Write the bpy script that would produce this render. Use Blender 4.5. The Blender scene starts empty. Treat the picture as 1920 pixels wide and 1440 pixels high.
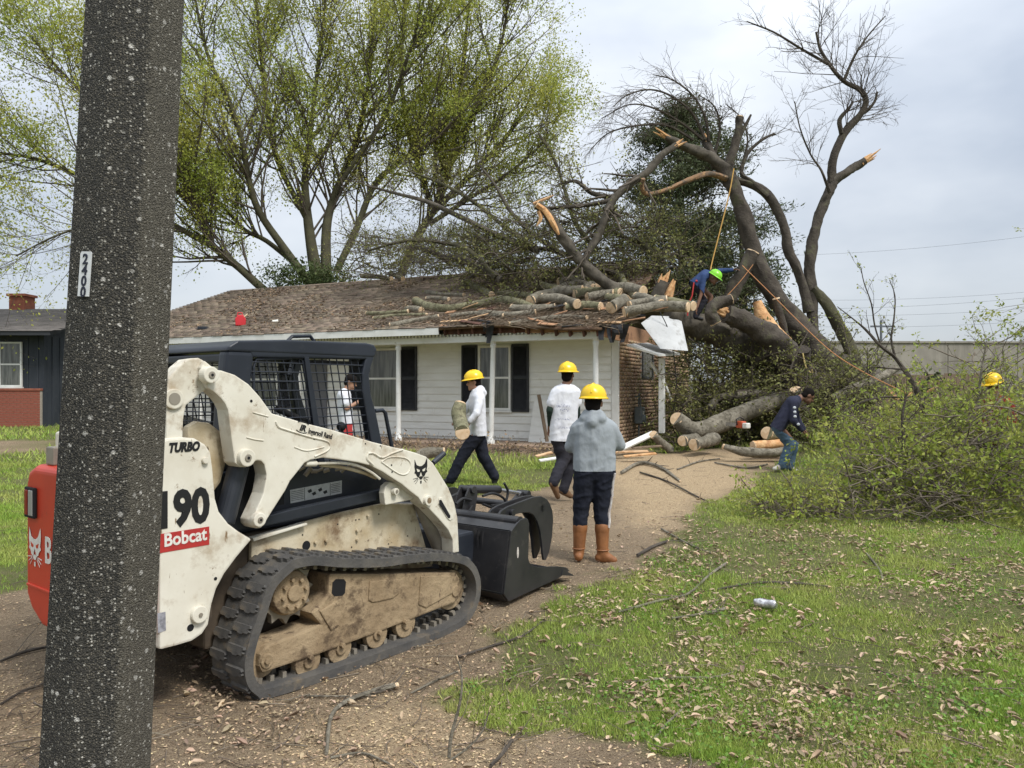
import bpy, bmesh, math, random
import numpy as np
from mathutils import Vector, Matrix
R = math.radians
SC = bpy.context.scene
COL = SC.collection
random.seed(7)

# ---------------------------------------------------------------- camera, sky, sun, exposure
F = 1442.0          # focal length in pixels of a 1920 px wide frame
HC = 1.62           # eye height
cam_d = bpy.data.cameras.new('camera')
cam_d.sensor_width = 36.0
cam_d.lens = 36.0 * F / 1920.0
cam_d.shift_y = 9.0 / 1920.0
cam_d.clip_start = 0.1
cam_d.clip_end = 3000.0
cam = bpy.data.objects.new('camera', cam_d)
cam.location = (0, 0, HC)
cam.rotation_euler = (R(90), 0, 0)
COL.objects.link(cam)
SC.camera = cam

SUN_EL, SUN_AZ = R(52), R(135)      # azimuth clockwise from +Y
world = bpy.data.worlds.new('World')
SC.world = world
world.use_nodes = True
nt = world.node_tree
nt.nodes.clear()
def wn(t, **k):
    n = nt.nodes.new(t)
    for a, b in k.items(): setattr(n, a, b)
    return n
out = wn('ShaderNodeOutputWorld'); bg = wn('ShaderNodeBackground')
sky = wn('ShaderNodeTexSky', sky_type='NISHITA', sun_disc=False, sun_elevation=SUN_EL, sun_rotation=SUN_AZ)
sky.air_density = 1.0; sky.dust_density = 1.0
tc = wn('ShaderNodeTexCoord'); sep = wn('ShaderNodeSeparateXYZ')
nt.links.new(tc.outputs['Generated'], sep.inputs[0])
mapn = wn('ShaderNodeMapping'); mapn.inputs['Scale'].default_value = (1.0, 1.0, 2.2)
nt.links.new(tc.outputs['Generated'], mapn.inputs[0])
nz = wn('ShaderNodeTexNoise'); nz.inputs['Scale'].default_value = 2.3; nz.inputs['Detail'].default_value = 5; nz.inputs['Roughness'].default_value = 0.5
nt.links.new(mapn.outputs[0], nz.inputs['Vector'])
ramp = wn('ShaderNodeValToRGB')
ramp.color_ramp.elements[0].position = 0.34; ramp.color_ramp.elements[0].color = (1.62, 1.8, 2.08, 1)
ramp.color_ramp.elements[1].position = 0.62; ramp.color_ramp.elements[1].color = (2.62, 2.74, 2.9, 1)
nt.links.new(nz.outputs[0], ramp.inputs[0])
# overcast luminance: the zenith of a cloudy sky is brighter than its horizon
mr = wn('ShaderNodeMapRange'); mr.inputs[1].default_value = 0.0; mr.inputs[2].default_value = 1.0; mr.inputs[3].default_value = 1.0; mr.inputs[4].default_value = 3.0
nt.links.new(sep.outputs[2], mr.inputs[0])
mul = wn('ShaderNodeVectorMath', operation='SCALE')
nt.links.new(ramp.outputs[0], mul.inputs[0]); nt.links.new(mr.outputs[0], mul.inputs['Scale'])
mixs = wn('ShaderNodeMix', data_type='RGBA'); mixs.inputs[0].default_value = 0.9
nt.links.new(sky.outputs[0], mixs.inputs[6]); nt.links.new(mul.outputs[0], mixs.inputs[7])
nt.links.new(mixs.outputs[2], bg.inputs[0]); bg.inputs[1].default_value = 0.1
nt.links.new(bg.outputs[0], out.inputs[0])

sun_d = bpy.data.lights.new('sun', 'SUN'); sun_d.energy = 1.5; sun_d.angle = R(16); sun_d.color = (1.0, 0.97, 0.92)
sun = bpy.data.objects.new('sun', sun_d)
sd = Vector((math.sin(SUN_AZ) * math.cos(SUN_EL), math.cos(SUN_AZ) * math.cos(SUN_EL), math.sin(SUN_EL)))
sun.rotation_euler = sd.to_track_quat('Z', 'Y').to_euler()
sun.location = sd * 60
COL.objects.link(sun)
SC.view_settings.view_transform = 'Standard'; SC.view_settings.look = 'None'
SC.view_settings.exposure = 1.18; SC.view_settings.gamma = 1.0; SC.view_settings.use_curve_mapping = False
SC.render.engine = 'CYCLES'
SC.cycles.use_denoising = True
SC.cycles.max_bounces = 6; SC.cycles.diffuse_bounces = 3; SC.cycles.transparent_max_bounces = 6

# ---------------------------------------------------------------- geometry of the place
GY = [(-60, 0), (4.0, 0), (4.6, -.025), (5.1, -.02), (5.9, .055), (7.0, .05), (10, .13), (11.5, .18), (12.8, .28), (15.5, .42), (18, .48), (30, .5), (900, .5)]
_gx = np.array([a for a, b in GY], float); _gy = np.array([b for a, b in GY], float)
def gz(X, Y): return np.interp(Y, _gx, _gy)
def W(px, py, Y):                       # a point of the place seen at a pixel of the photo, Y metres ahead
    return Vector(((px - 960) / F * Y, Y, HC - (py - 729) / F * Y))
def G(px, py):                          # the ground point seen at a pixel
    Y = 6.0
    for _ in range(40):
        Y = 0.5 * Y + 0.5 * (HC - float(gz(0, Y))) * F / max(py - 729, 4)
    return Vector(((px - 960) / F * Y, Y, float(gz(0, Y))))

# ---------------------------------------------------------------- helpers: materials
MATS = {}
def _mixc(n, l, fac, a, b):
    m = n.new('ShaderNodeMix'); m.data_type = 'RGBA'
    l.new(fac, m.inputs[0])
    for i, v in ((6, a), (7, b)):
        if isinstance(v, (tuple, list)): m.inputs[i].default_value = (*v[:3], 1)
        else: l.new(v, m.inputs[i])
    return m.outputs[2]
def _noise(n, l, vec, scale, detail=5, rough=.6, lo=.4, hi=.6, stretch=None):
    t = n.new('ShaderNodeTexNoise'); t.inputs['Scale'].default_value = scale; t.inputs['Detail'].default_value = detail; t.inputs['Roughness'].default_value = rough
    if stretch:
        mp = n.new('ShaderNodeMapping'); mp.inputs['Scale'].default_value = stretch; l.new(vec, mp.inputs[0]); vec = mp.outputs[0]
    l.new(vec, t.inputs['Vector'])
    r = n.new('ShaderNodeMapRange'); r.inputs[1].default_value = lo; r.inputs[2].default_value = hi; r.clamp = True
    l.new(t.outputs[0], r.inputs[0])
    return r.outputs[0], t.outputs[0]
def mat(name, c1, c2=None, scale=6, rough=.75, metal=0.0, lo=.38, hi=.62, c3=None, s3=3, lo3=.55, hi3=.7, bump=0.0, bscale=60, stretch=None, island=0.0, spec=.4, trans=0.0, st3=None, bst=None, scr=None):
    if name in MATS: return MATS[name]
    m = bpy.data.materials.new(name); m.use_nodes = True
    n, l = m.node_tree.nodes, m.node_tree.links
    b = n['Principled BSDF']; b.inputs['Roughness'].default_value = rough; b.inputs['Metallic'].default_value = metal
    b.inputs['Specular IOR Level'].default_value = spec
    t = n.new('ShaderNodeTexCoord'); vec = t.outputs['Object']
    col = None
    if c2 is not None:
        f, _ = _noise(n, l, vec, scale, lo=lo, hi=hi, stretch=stretch)
        col = _mixc(n, l, f, c1, c2)
    if c3 is not None:
        f, _ = _noise(n, l, vec, s3, detail=8, rough=.7, lo=lo3, hi=hi3, stretch=st3)
        col = _mixc(n, l, f, col if col is not None else c1, c3)
    if scr:
        f, _ = _noise(n, l, vec, 30, detail=4, rough=.6, lo=.66, hi=.70, stretch=(1, 1, .22)); col = _mixc(n, l, f, col, scr)
        f, _ = _noise(n, l, vec, 9, detail=9, rough=.8, lo=.60, hi=.66); col = _mixc(n, l, f, col, scr)
    if island:
        g = n.new('ShaderNodeNewGeometry'); h = n.new('ShaderNodeHueSaturation')
        r = n.new('ShaderNodeMapRange'); r.inputs[3].default_value = 1 - island; r.inputs[4].default_value = 1 + island
        l.new(g.outputs['Random Per Island'], r.inputs[0]); l.new(r.outputs[0], h.inputs['Value'])
        wn2 = n.new('ShaderNodeTexWhiteNoise'); wn2.noise_dimensions = '1D'; l.new(g.outputs['Random Per Island'], wn2.inputs['W'])
        r2 = n.new('ShaderNodeMapRange'); r2.inputs[3].default_value = .5 - island * .05; r2.inputs[4].default_value = .5 + island * .05
        l.new(wn2.outputs['Value'], r2.inputs[0]); l.new(r2.outputs[0], h.inputs['Hue'])
        if col is not None: l.new(col, h.inputs['Color'])
        else: h.inputs['Color'].default_value = (*c1, 1)
        col = h.outputs[0]
    if col is None: b.inputs['Base Color'].default_value = (*c1, 1)
    else: l.new(col, b.inputs['Base Color'])
    if bump:
        _, raw = _noise(n, l, vec, bscale, detail=6, stretch=bst)
        bp = n.new('ShaderNodeBump'); bp.inputs['Strength'].default_value = bump; bp.inputs['Distance'].default_value = .02
        l.new(raw, bp.inputs['Height']); l.new(bp.outputs[0], b.inputs['Normal'])
    if trans:
        tr = n.new('ShaderNodeBsdfTranslucent'); mx = n.new('ShaderNodeMixShader'); mx.inputs[0].default_value = trans
        if col is not None: l.new(col, tr.inputs[0])
        else: tr.inputs[0].default_value = (*c1, 1)
        l.new(b.outputs[0], mx.inputs[1]); l.new(tr.outputs[0], mx.inputs[2])
        l.new(mx.outputs[0], n['Material Output'].inputs[0])
    MATS[name] = m
    return m

# ---------------------------------------------------------------- helpers: objects
def link(o, parent=None):
    COL.objects.link(o)
    if parent is not None: o.parent = parent
    return o
def tag(o, label=None, cat=None, group=None, kind=None):
    for k, v in (('label', label), ('category', cat), ('group', group), ('kind', kind)):
        if v: o[k] = v
    return o
def empty(name, loc, rz=0.0, **k):
    o = bpy.data.objects.new(name, None); o.location = loc; o.rotation_euler = (0, 0, rz); o.empty_display_size = .2
    link(o); tag(o, **k); return o
def mesh_obj(name, verts, faces, m, parent=None, smooth=False, **k):
    me = bpy.data.meshes.new(name)
    me.from_pydata([tuple(v) for v in verts], [], [tuple(f) for f in faces])
    if m is not None: me.materials.append(m)
    if smooth: me.polygons.foreach_set('use_smooth', [True] * len(me.polygons))
    me.update()
    o = bpy.data.objects.new(name, me); link(o, parent); tag(o, **k); return o
def np_mesh(name, V, Fa, m, parent=None, smooth=False, **k):      # V (n,3), Fa (m,3|4) arrays
    V = np.ascontiguousarray(V, np.float32); Fa = np.ascontiguousarray(Fa, np.int32)
    me = bpy.data.meshes.new(name)
    me.vertices.add(len(V)); me.vertices.foreach_set('co', V.ravel())
    q = Fa.shape[1]
    me.loops.add(Fa.size); me.loops.foreach_set('vertex_index', Fa.ravel())
    me.polygons.add(len(Fa)); me.polygons.foreach_set('loop_start', np.arange(0, Fa.size, q, dtype=np.int32))
    try: me.polygons.foreach_set('loop_total', np.full(len(Fa), q, np.int32))
    except Exception: pass
    if smooth: me.polygons.foreach_set('use_smooth', np.ones(len(Fa), bool))
    me.materials.append(m); me.update(calc_edges=True); me.validate()
    o = bpy.data.objects.new(name, me); link(o, parent); tag(o, **k); return o
class MB:
    def __init__(s): s.v = []; s.f = []
    def add(s, v, f):
        b = len(s.v); s.v += [Vector(x) for x in v]; s.f += [[i + b for i in q] for q in f]; return s
    def box(s, lo, hi, M=None):
        (a, b, c), (d, e, g) = lo, hi
        v = [Vector(x) for x in ((a, b, c), (d, b, c), (d, e, c), (a, e, c), (a, b, g), (d, b, g), (d, e, g), (a, e, g))]
        if M is not None: v = [M @ x for x in v]
        return s.add(v, [(0, 3, 2, 1), (4, 5, 6, 7), (0, 1, 5, 4), (1, 2, 6, 5), (2, 3, 7, 6), (3, 0, 4, 7)])
    def bar(s, a, b, w, h, up=(0, 0, 1)):
        a, b = Vector(a), Vector(b); d = (b - a); L = d.length; d.normalize()
        up = Vector(up)
        if abs(d.dot(up)) > .98: up = Vector((1, 0, 0))
        x = d.cross(up).normalized(); z = x.cross(d).normalized()
        M = Matrix((( x.x, d.x, z.x, a.x), (x.y, d.y, z.y, a.y), (x.z, d.z, z.z, a.z), (0, 0, 0, 1)))
        return s.box((-w / 2, 0, -h / 2), (w / 2, L, h / 2), M)
    def tube(s, pts, rad, n=8, cap=True):
        pts = [Vector(p) for p in pts]
        if not hasattr(rad, '__len__'): rad = [rad] * len(pts)
        b = len(s.v); ref = None
        for i, p in enumerate(pts):
            t = (pts[min(i + 1, len(pts) - 1)] - pts[max(i - 1, 0)]).normalized()
            if ref is None:
                ref = Vector((0, 0, 1)) if abs(t.z) < .9 else Vector((1, 0, 0))
            x = t.cross(ref).normalized(); y = x.cross(t).normalized(); ref = y
            for k in range(n):
                a = 2 * math.pi * k / n
                s.v.append(p + (x * math.cos(a) + y * math.sin(a)) * rad[i])
        for i in range(len(pts) - 1):
            for k in range(n):
                s.f.append([b + i * n + k, b + i * n + (k + 1) % n, b + (i + 1) * n + (k + 1) % n, b + (i + 1) * n + k])
        if cap:
            s.f.append([b + k for k in range(n)][::-1]); s.f.append([b + (len(pts) - 1) * n + k for k in range(n)])
        return s
    def cyl(s, a, b, r, n=16, r2=None): return s.tube([a, b], [r, r if r2 is None else r2], n)
    def prism(s, poly, fn0, fn1):            # poly of 2-tuples; fn maps a 2-tuple to 3-D for each cap
        n = len(poly); a = [fn0(p) for p in poly]; c = [fn1(p) for p in poly]
        return s.add(a + c, [list(range(n))[::-1], list(range(n, 2 * n))] + [[i, (i + 1) % n, n + (i + 1) % n, n + i] for i in range(n)])
    def ball(s, c, r, nu=12, nv=8):
        c = Vector(c); rx, ry, rz = r if hasattr(r, '__len__') else (r, r, r)
        v = [c + Vector((0, 0, -rz))]
        for j in range(1, nv):
            t = math.pi * j / nv - math.pi / 2
            for i in range(nu):
                a = 2 * math.pi * i / nu
                v.append(c + Vector((rx * math.cos(t) * math.cos(a), ry * math.cos(t) * math.sin(a), rz * math.sin(t))))
        v.append(c + Vector((0, 0, rz))); e = len(v) - 1
        f = [(0, 1 + (i + 1) % nu, 1 + i) for i in range(nu)]
        for j in range(nv - 2):
            for i in range(nu):
                p = 1 + j * nu
                f.append((p + i, p + (i + 1) % nu, p + nu + (i + 1) % nu, p + nu + i))
        p = 1 + (nv - 2) * nu
        f += [(p + i, p + (i + 1) % nu, e) for i in range(nu)]
        return s.add(v, f)
    def build(s, name, m, parent=None, smooth=False, bevel=0, seg=2, angle=35, **k):
        o = mesh_obj(name, s.v, s.f, m, parent, False, **k)
        bm = bmesh.new(); bm.from_mesh(o.data); bmesh.ops.recalc_face_normals(bm, faces=bm.faces)
        if bevel:
            ed = [e for e in bm.edges if len(e.link_faces) == 2 and e.calc_face_angle(0) > R(angle)]
            try: bmesh.ops.bevel(bm, geom=ed, offset=bevel, segments=seg, profile=.6, affect='EDGES', clamp_overlap=True)
            except Exception: pass
        bm.to_mesh(o.data); bm.free()
        if smooth:
            o.data.polygons.foreach_set('use_smooth', [True] * len(o.data.polygons))
            try: o.data.set_sharp_from_angle(angle=R(40))
            except Exception: pass
        o.data.update()
        return o
def copy_tree(o, parent=None, label=None):
    c = o.copy(); COL.objects.link(c)
    if parent is not None: c.parent = parent
    if label: c['label'] = label
    for ch in list(o.children): copy_tree(ch, c)
    return c
def subdiv(pts, k=4):                  # Catmull-Rom through points (lists of equal length tuples)
    P = np.array([tuple(p) for p in pts], float)
    if len(P) < 3: return [tuple(P[0] + (P[-1] - P[0]) * i / k) for i in range(k + 1)]
    Q = np.vstack([2 * P[0] - P[1], P, 2 * P[-1] - P[-2]]); o = []
    for i in range(1, len(Q) - 2):
        for j in range(k):
            t = j / k
            o.append(tuple(.5 * ((2 * Q[i]) + (-Q[i - 1] + Q[i + 1]) * t + (2 * Q[i - 1] - 5 * Q[i] + 4 * Q[i + 1] - Q[i + 2]) * t * t + (-Q[i - 1] + 3 * Q[i] - 3 * Q[i + 1] + Q[i + 2]) * t ** 3)))
    o.append(tuple(P[-1])); return o
def lettering(name, body, size, origin, xd, yd, m, parent, shear=0.0, bold=0.0, sx=1.0, lift=.002, align='LEFT'):
    cu = bpy.data.curves.new('t', 'FONT'); cu.body = body; cu.size = size; cu.shear = shear; cu.offset = bold; cu.extrude = .001; cu.align_x = align; cu.resolution_u = 3
    to = bpy.data.objects.new('t', cu); COL.objects.link(to)
    dg = bpy.context.evaluated_depsgraph_get()
    me = bpy.data.meshes.new_from_object(to.evaluated_get(dg)); me.name = name
    bpy.data.objects.remove(to); bpy.data.curves.remove(cu)
    xd, yd = Vector(xd).normalized(), Vector(yd).normalized(); nd = xd.cross(yd).normalized()
    o0 = Vector(origin) + nd * lift
    for v in me.vertices:
        v.co = o0 + xd * (v.co.x * sx) + yd * v.co.y + nd * v.co.z
    me.materials.clear(); me.materials.append(m)
    o = bpy.data.objects.new(name, me); link(o, parent); return o

# ---------------------------------------------------------------- helpers: wood and leaves (numpy)
class Wood:
    def __init__(s): s.g = {}; s.lp = []; s.ln = []
    def line(s, pts, rad, sides=3):
        pts = np.asarray(pts, float); rad = np.asarray(rad, float)
        s.lines(pts[None], rad[None], sides)
    def lines(s, P, Rr, sides): s.g.setdefault((P.shape[1], sides), []).append((P, Rr))
    @property
    def leaves(s): return np.vstack([np.atleast_2d(x) for x in s.lp]) if s.lp else np.zeros((0, 3))
    def leaf(s, p): s.lp.append(p)
    def arrays(s):
        VV, FF, b = [], [], 0
        for (n, k), L in s.g.items():
            P = np.concatenate([a for a, _ in L]); Rr = np.concatenate([r for _, r in L]); m = len(P)
            T = np.empty_like(P); T[:, 1:-1] = P[:, 2:] - P[:, :-2]; T[:, 0] = P[:, 1] - P[:, 0]; T[:, -1] = P[:, -1] - P[:, -2]
            T /= np.linalg.norm(T, axis=2, keepdims=True) + 1e-9
            main = P[:, -1] - P[:, 0]; main /= np.linalg.norm(main, axis=1, keepdims=True) + 1e-9
            ref = np.zeros((m, 3)); ref[:, 2] = 1; near = np.abs(main[:, 2]) > .8; ref[near] = (0.3, 1, 0.1)
            X = np.cross(T, ref[:, None, :]); X /= np.linalg.norm(X, axis=2, keepdims=True) + 1e-9
            Yv = np.cross(X, T)
            a = np.arange(k) * 2 * np.pi / k
            V = P[:, :, None, :] + Rr[:, :, None, None] * (X[:, :, None, :] * np.cos(a)[None, None, :, None] + Yv[:, :, None, :] * np.sin(a)[None, None, :, None])
            VV.append(V.reshape(-1, 3))
            i = np.arange(m)[:, None, None] * n * k; j = np.arange(n - 1)[None, :, None] * k; c = np.arange(k)[None, None, :]; c2 = (c + 1) % k
            f = np.stack([i + j + c, i + j + c2, i + j + k + c2, i + j + k + c], -1).reshape(-1, 4) + b
            FF.append(f); b += m * n * k
        return (np.vstack(VV), np.vstack(FF)) if VV else (np.zeros((0, 3)), np.zeros((0, 4), int))
def leaf_arrays(P, size, rng, var=.5, aspect=.55, flat=0.0):
    P = np.asarray(P, float); n = len(P)
    d = rng.normal(size=(n, 3)); d[:, 2] *= (1 - flat); d /= np.linalg.norm(d, axis=1, keepdims=True)
    e = rng.normal(size=(n, 3)); e[:, 2] *= (1 - flat); e -= d * (e * d).sum(1, keepdims=True); e /= np.linalg.norm(e, axis=1, keepdims=True) + 1e-9
    sz = size * (1 + var * (rng.random(n) * 2 - 1))[:, None]
    V = np.stack([P, P + d * sz * .5 + e * sz * aspect * .5, P + d * sz, P + d * sz * .5 - e * sz * aspect * .5], 1).reshape(-1, 3)
    return V, np.arange(4 * n).reshape(n, 4)
def norm(v): return v / (np.linalg.norm(v) + 1e-9)
def curve_from(p, d, L, n, rng, wob=.15, trop=(0, 0, 0)):
    pts = [np.array(p, float)]; d = norm(np.array(d, float)); tr = np.array(trop, float)
    for i in range(n - 1):
        d = norm(d + rng.normal(size=3) * wob + tr / n); pts.append(pts[-1] + d * L / (n - 1))
    return np.array(pts), d
def curve_batch(p, d, L, n, rng, wob=.15, trop=(0, 0, 0)):
    m = len(p); P = np.empty((m, n, 3)); P[:, 0] = p; d = d / (np.linalg.norm(d, axis=1, keepdims=True) + 1e-9); tr = np.asarray(trop, float) / n; st = (L / (n - 1))[:, None]
    for i in range(n - 1):
        d = d + rng.normal(size=(m, 3)) * wob + tr; d /= np.linalg.norm(d, axis=1, keepdims=True) + 1e-9; P[:, i + 1] = P[:, i] + d * st
    return P
def at_curve(P, t):                    # points at parameter t (m, c) of curves P (m, n, 3 or 1-D radii)
    n = P.shape[1]; x = t * (n - 1); i = np.minimum(x.astype(int), n - 2); f = x - i; r = np.arange(len(P))[:, None]
    if P.ndim == 2: return P[r, i] * (1 - f) + P[r, i + 1] * f
    return P[r, i] * (1 - f[..., None]) + P[r, i + 1] * f[..., None], P[r, i + 1] - P[r, i]
def sprout(wood, stem, rad, rng, count, L, level, spread=.9, trop=(0, 0, .3), lo=.25, wob=.14, kids=4, ratio=.5, leaf=None, leafr=.12, tw=.0035, n=5, thin=.45, maxr=1.0):
    """side branches along stems, level after level; the last level carries leaves"""
    P = np.asarray(stem, float); Rr = np.asarray(rad, float)
    if P.ndim == 2: P = P[None]; Rr = Rr[None]
    L = np.full(len(P), L, float) if np.ndim(L) == 0 else L
    t = lo + (1 - lo) * rng.random((len(P), count)); p, tn = at_curve(P, t); r0 = at_curve(Rr, t)
    p = p.reshape(-1, 3); tn = tn.reshape(-1, 3); tn = tn / (np.linalg.norm(tn, axis=1, keepdims=True) + 1e-9); r0 = r0.ravel(); m = len(p)
    a = rng.normal(size=(m, 3)); a -= tn * (a * tn).sum(1, keepdims=True); a /= np.linalg.norm(a, axis=1, keepdims=True) + 1e-9
    d = tn + a * (spread * (.6 + .8 * rng.random(m)))[:, None]
    l = np.repeat(L, count) * (.6 + .7 * rng.random(m)) * (1 - .35 * t.ravel())
    nn = n if level > 0 else max(3, n - 2)
    Q = curve_batch(p, d, l, nn, rng, wob, trop); rr = np.maximum(tw, np.minimum(r0 * thin, maxr)); Rq = rr[:, None] * np.linspace(1, .35, nn)[None]
    Rq = np.maximum(Rq, tw * .6)
    big = rr > .03
    if big.any(): wood.lines(Q[big], Rq[big], 5)
    if (~big).any(): wood.lines(Q[~big], Rq[~big], 3)
    if level > 0: sprout(wood, Q, Rq, rng, kids, l * ratio, level - 1, spread, trop, .15, wob, kids, ratio, leaf, leafr, tw, max(4, n - 1), .6, maxr)
    elif leaf:
        x, _ = at_curve(Q, .2 + .8 * rng.random((m, leaf))); wood.lp.append((x + rng.normal(size=x.shape) * leafr).reshape(-1, 3))
def limb(pix, Y, rad_px, dys=None, k=4):       # a traced limb: pixel path, distance, radii in px -> points and radii in metres
    n = len(pix)
    if not hasattr(rad_px, '__len__'): rad_px = [rad_px] * n
    rp = np.interp(np.linspace(0, 1, n), np.linspace(0, 1, len(rad_px)), rad_px)
    dy = np.zeros(n) if dys is None else np.interp(np.linspace(0, 1, n), np.linspace(0, 1, len(dys)), dys)
    Q = [(*W(a, b, Y + c), r * (Y + c) / F) for (a, b), c, r in zip(pix, dy, rp)]
    Q = np.array(subdiv(Q, k))
    return Q[:, :3], np.maximum(Q[:, 3], .002)
# ================================================================ GROUND
def vnoise(x, y, scale, seed=0):
    r = np.random.default_rng(seed); T = r.random((256, 256))
    x = np.asarray(x) * scale + 1000.3; y = np.asarray(y) * scale + 1000.7
    xi = np.floor(x).astype(int); yi = np.floor(y).astype(int); fx = x - xi; fy = y - yi
    fx = fx * fx * (3 - 2 * fx); fy = fy * fy * (3 - 2 * fy)
    g = lambda a, b: T[a % 256, b % 256]
    return (g(xi, yi) * (1 - fx) + g(xi + 1, yi) * fx) * (1 - fy) + (g(xi, yi + 1) * (1 - fx) + g(xi + 1, yi + 1) * fx) * fy
def fbm(x, y, scale, seed=0, o=4):
    s = 0; a = .5; t = 0
    for i in range(o):
        s = s + a * vnoise(x, y, scale * 2 ** i, seed + i); t += a; a *= .5
    return s / t
def sdist(poly, X, Y):                  # signed distance to a polygon, negative inside
    P = np.array(poly, float); n = len(P); X = np.asarray(X, float); Y = np.asarray(Y, float)
    d = np.full(X.shape, 1e9); ins = np.zeros(X.shape, bool)
    for i in range(n):
        a, b = P[i], P[(i + 1) % n]; e = b - a
        t = np.clip(((X - a[0]) * e[0] + (Y - a[1]) * e[1]) / (e @ e + 1e-12), 0, 1)
        d = np.minimum(d, (X - a[0] - t * e[0]) ** 2 + (Y - a[1] - t * e[1]) ** 2)
        c = (a[1] > Y) != (b[1] > Y)
        ins ^= c & (X < (b[0] - a[0]) * (Y - a[1]) / (b[1] - a[1] + 1e-12) + a[0])
    d = np.sqrt(d); return np.where(ins, -d, d)
def gpoly(px): return [(G(a, b).x, G(a, b).y) for a, b in px]
DRIVE = gpoly([(1700, 1900), (1330, 1475), (1240, 1440), (1100, 1402), (1000, 1385), (900, 1362), (805, 1338), (800, 1312), (850, 1255), (900, 1215), (960, 1180), (1080, 1112), (1180, 1062), (1260, 1010), (1330, 965), (1390, 915), (1430, 885), (1470, 862), (1520, 850), (1400, 842), (1300, 845), (1180, 848), (1130, 862), (1075, 880), (1040, 905), (980, 918), (900, 924), (800, 940), (600, 985), (350, 1050), (100, 1100), (0, 1115), (-400, 1150), (-900, 1300), (-900, 1900)])
DUST1 = gpoly([(1130, 866), (1200, 852), (1420, 846), (1440, 872), (1380, 915), (1320, 960), (1240, 1000), (1165, 985), (1150, 930)])
DUST2 = gpoly([(600, 1400), (700, 1335), (820, 1330), (960, 1370), (930, 1420), (760, 1440), (560, 1460)])
DUST3 = gpoly([(-40, 1300), (70, 1310), (110, 1360), (60, 1420), (-60, 1450)])
BED = gpoly([(300, 838), (700, 826), (1000, 828), (1200, 836), (1240, 850), (1130, 856), (1000, 854), (800, 846), (600, 846), (300, 862)])
NBR = gpoly([(-300, 828), (110, 826), (110, 848), (-300, 856)])
def masks(X, Y):
    nz1 = (fbm(X, Y, 1.6, 3) - .5) * 1.1 + (fbm(X, Y, 7, 9) - .5) * .35
    dirt = np.clip(.5 - (sdist(DRIVE, X, Y) + nz1 * .75) / .13, 0, 1)
    dirt = np.maximum(dirt, np.clip(.5 - (sdist(BED, X, Y) + nz1 * .4) / .3, 0, 1))
    dirt = np.maximum(dirt, np.clip(.5 - (sdist(NBR, X, Y) + nz1 * .8) / .4, 0, 1))
    dust = np.zeros_like(dirt)
    for p, wgt in ((DUST1, 1.0), (DUST2, .85), (DUST3, .75)):
        dust = np.maximum(dust, wgt * np.clip(.5 - (sdist(p, X, Y) + nz1 * .6) / .5, 0, 1))
    return dirt, dust
def gz2(X, Y):
    near = np.clip((16 - Y) / 10, 0, 1)
    return gz(X, Y) + ((fbm(X, Y, .8, 21) - .5) * .05 + (fbm(X, Y, 6, 22, 3) - .5) * .022) * near
xs = np.concatenate([-np.geomspace(7, 900, 34)[::-1], np.arange(-6.93, 7, .09), np.geomspace(7.05, 900, 34)])
ys = np.concatenate([-np.geomspace(1, 200, 14)[::-1], np.arange(0, 2.4, .3), np.arange(2.4, 14, .08), np.arange(14.1, 30, .4), np.geomspace(30.5, 1500, 30)])
GX, GYY = np.meshgrid(xs, ys)
GZ = gz2(GX, GYY)
ng = np.arange(len(xs) * len(ys)).reshape(len(ys), len(xs))
gf = np.stack([ng[:-1, :-1], ng[:-1, 1:], ng[1:, 1:], ng[1:, :-1]], -1).reshape(-1, 4)
gm = bpy.data.materials.new('soil'); gm.use_nodes = True
n, l = gm.node_tree.nodes, gm.node_tree.links
b = n['Principled BSDF']; b.inputs['Roughness'].default_value = .95; b.inputs['Specular IOR Level'].default_value = .15
t = n.new('ShaderNodeTexCoord'); vec = t.outputs['Object']
a1 = n.new('ShaderNodeAttribute'); a1.attribute_name = 'dirt'
a2 = n.new('ShaderNodeAttribute'); a2.attribute_name = 'dust'
f1, _ = _noise(n, l, vec, 2.2, 6, .65, .35, .65); f2, raw2 = _noise(n, l, vec, 28, 6, .7, .35, .65); f3, raw3 = _noise(n, l, vec, 160, 4, .7, .5, .62); f4, _ = _noise(n, l, vec, 70, 3, .7, .56, .62)
dirtc = _mixc(n, l, f1, (.175, .125, .081), (.335, .255, .17))
dirtc = _mixc(n, l, f2, dirtc, (.25, .185, .122))
dirtc = _mixc(n, l, f4, dirtc, (.11, .075, .048))
dirtc = _mixc(n, l, f3, dirtc, (.42, .33, .22))
lawn = _mixc(n, l, f1, (.13, .165, .04), (.21, .17, .095))
lawn = _mixc(n, l, f2, lawn, (.10, .14, .03))
lawn = _mixc(n, l, f3, lawn, (.16, .13, .075))
dustc = _mixc(n, l, f2, (.56, .43, .27), (.42, .31, .19))
dustc = _mixc(n, l, f4, dustc, (.20, .14, .09))
c = _mixc(n, l, a1.outputs['Fac'], lawn, dirtc); c = _mixc(n, l, a2.outputs['Fac'], c, dustc)
l.new(c, b.inputs['Base Color'])
bp = n.new('ShaderNodeBump'); bp.inputs['Strength'].default_value = 1.0; bp.inputs['Distance'].default_value = .05
l.new(raw2, bp.inputs['Height']); bp2 = n.new('ShaderNodeBump'); bp2.inputs['Strength'].default_value = .5; bp2.inputs['Distance'].default_value = .01
l.new(raw3, bp2.inputs['Height']); l.new(bp.outputs[0], bp2.inputs['Normal']); l.new(bp2.outputs[0], b.inputs['Normal'])
ground = np_mesh('ground', np.stack([GX, GYY, GZ], -1).reshape(-1, 3), gf, gm, smooth=True, kind='structure', label='trampled yard ground of lawn, dirt drive and sawdust')
dd, du = masks(GX.ravel(), GYY.ravel())
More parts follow.
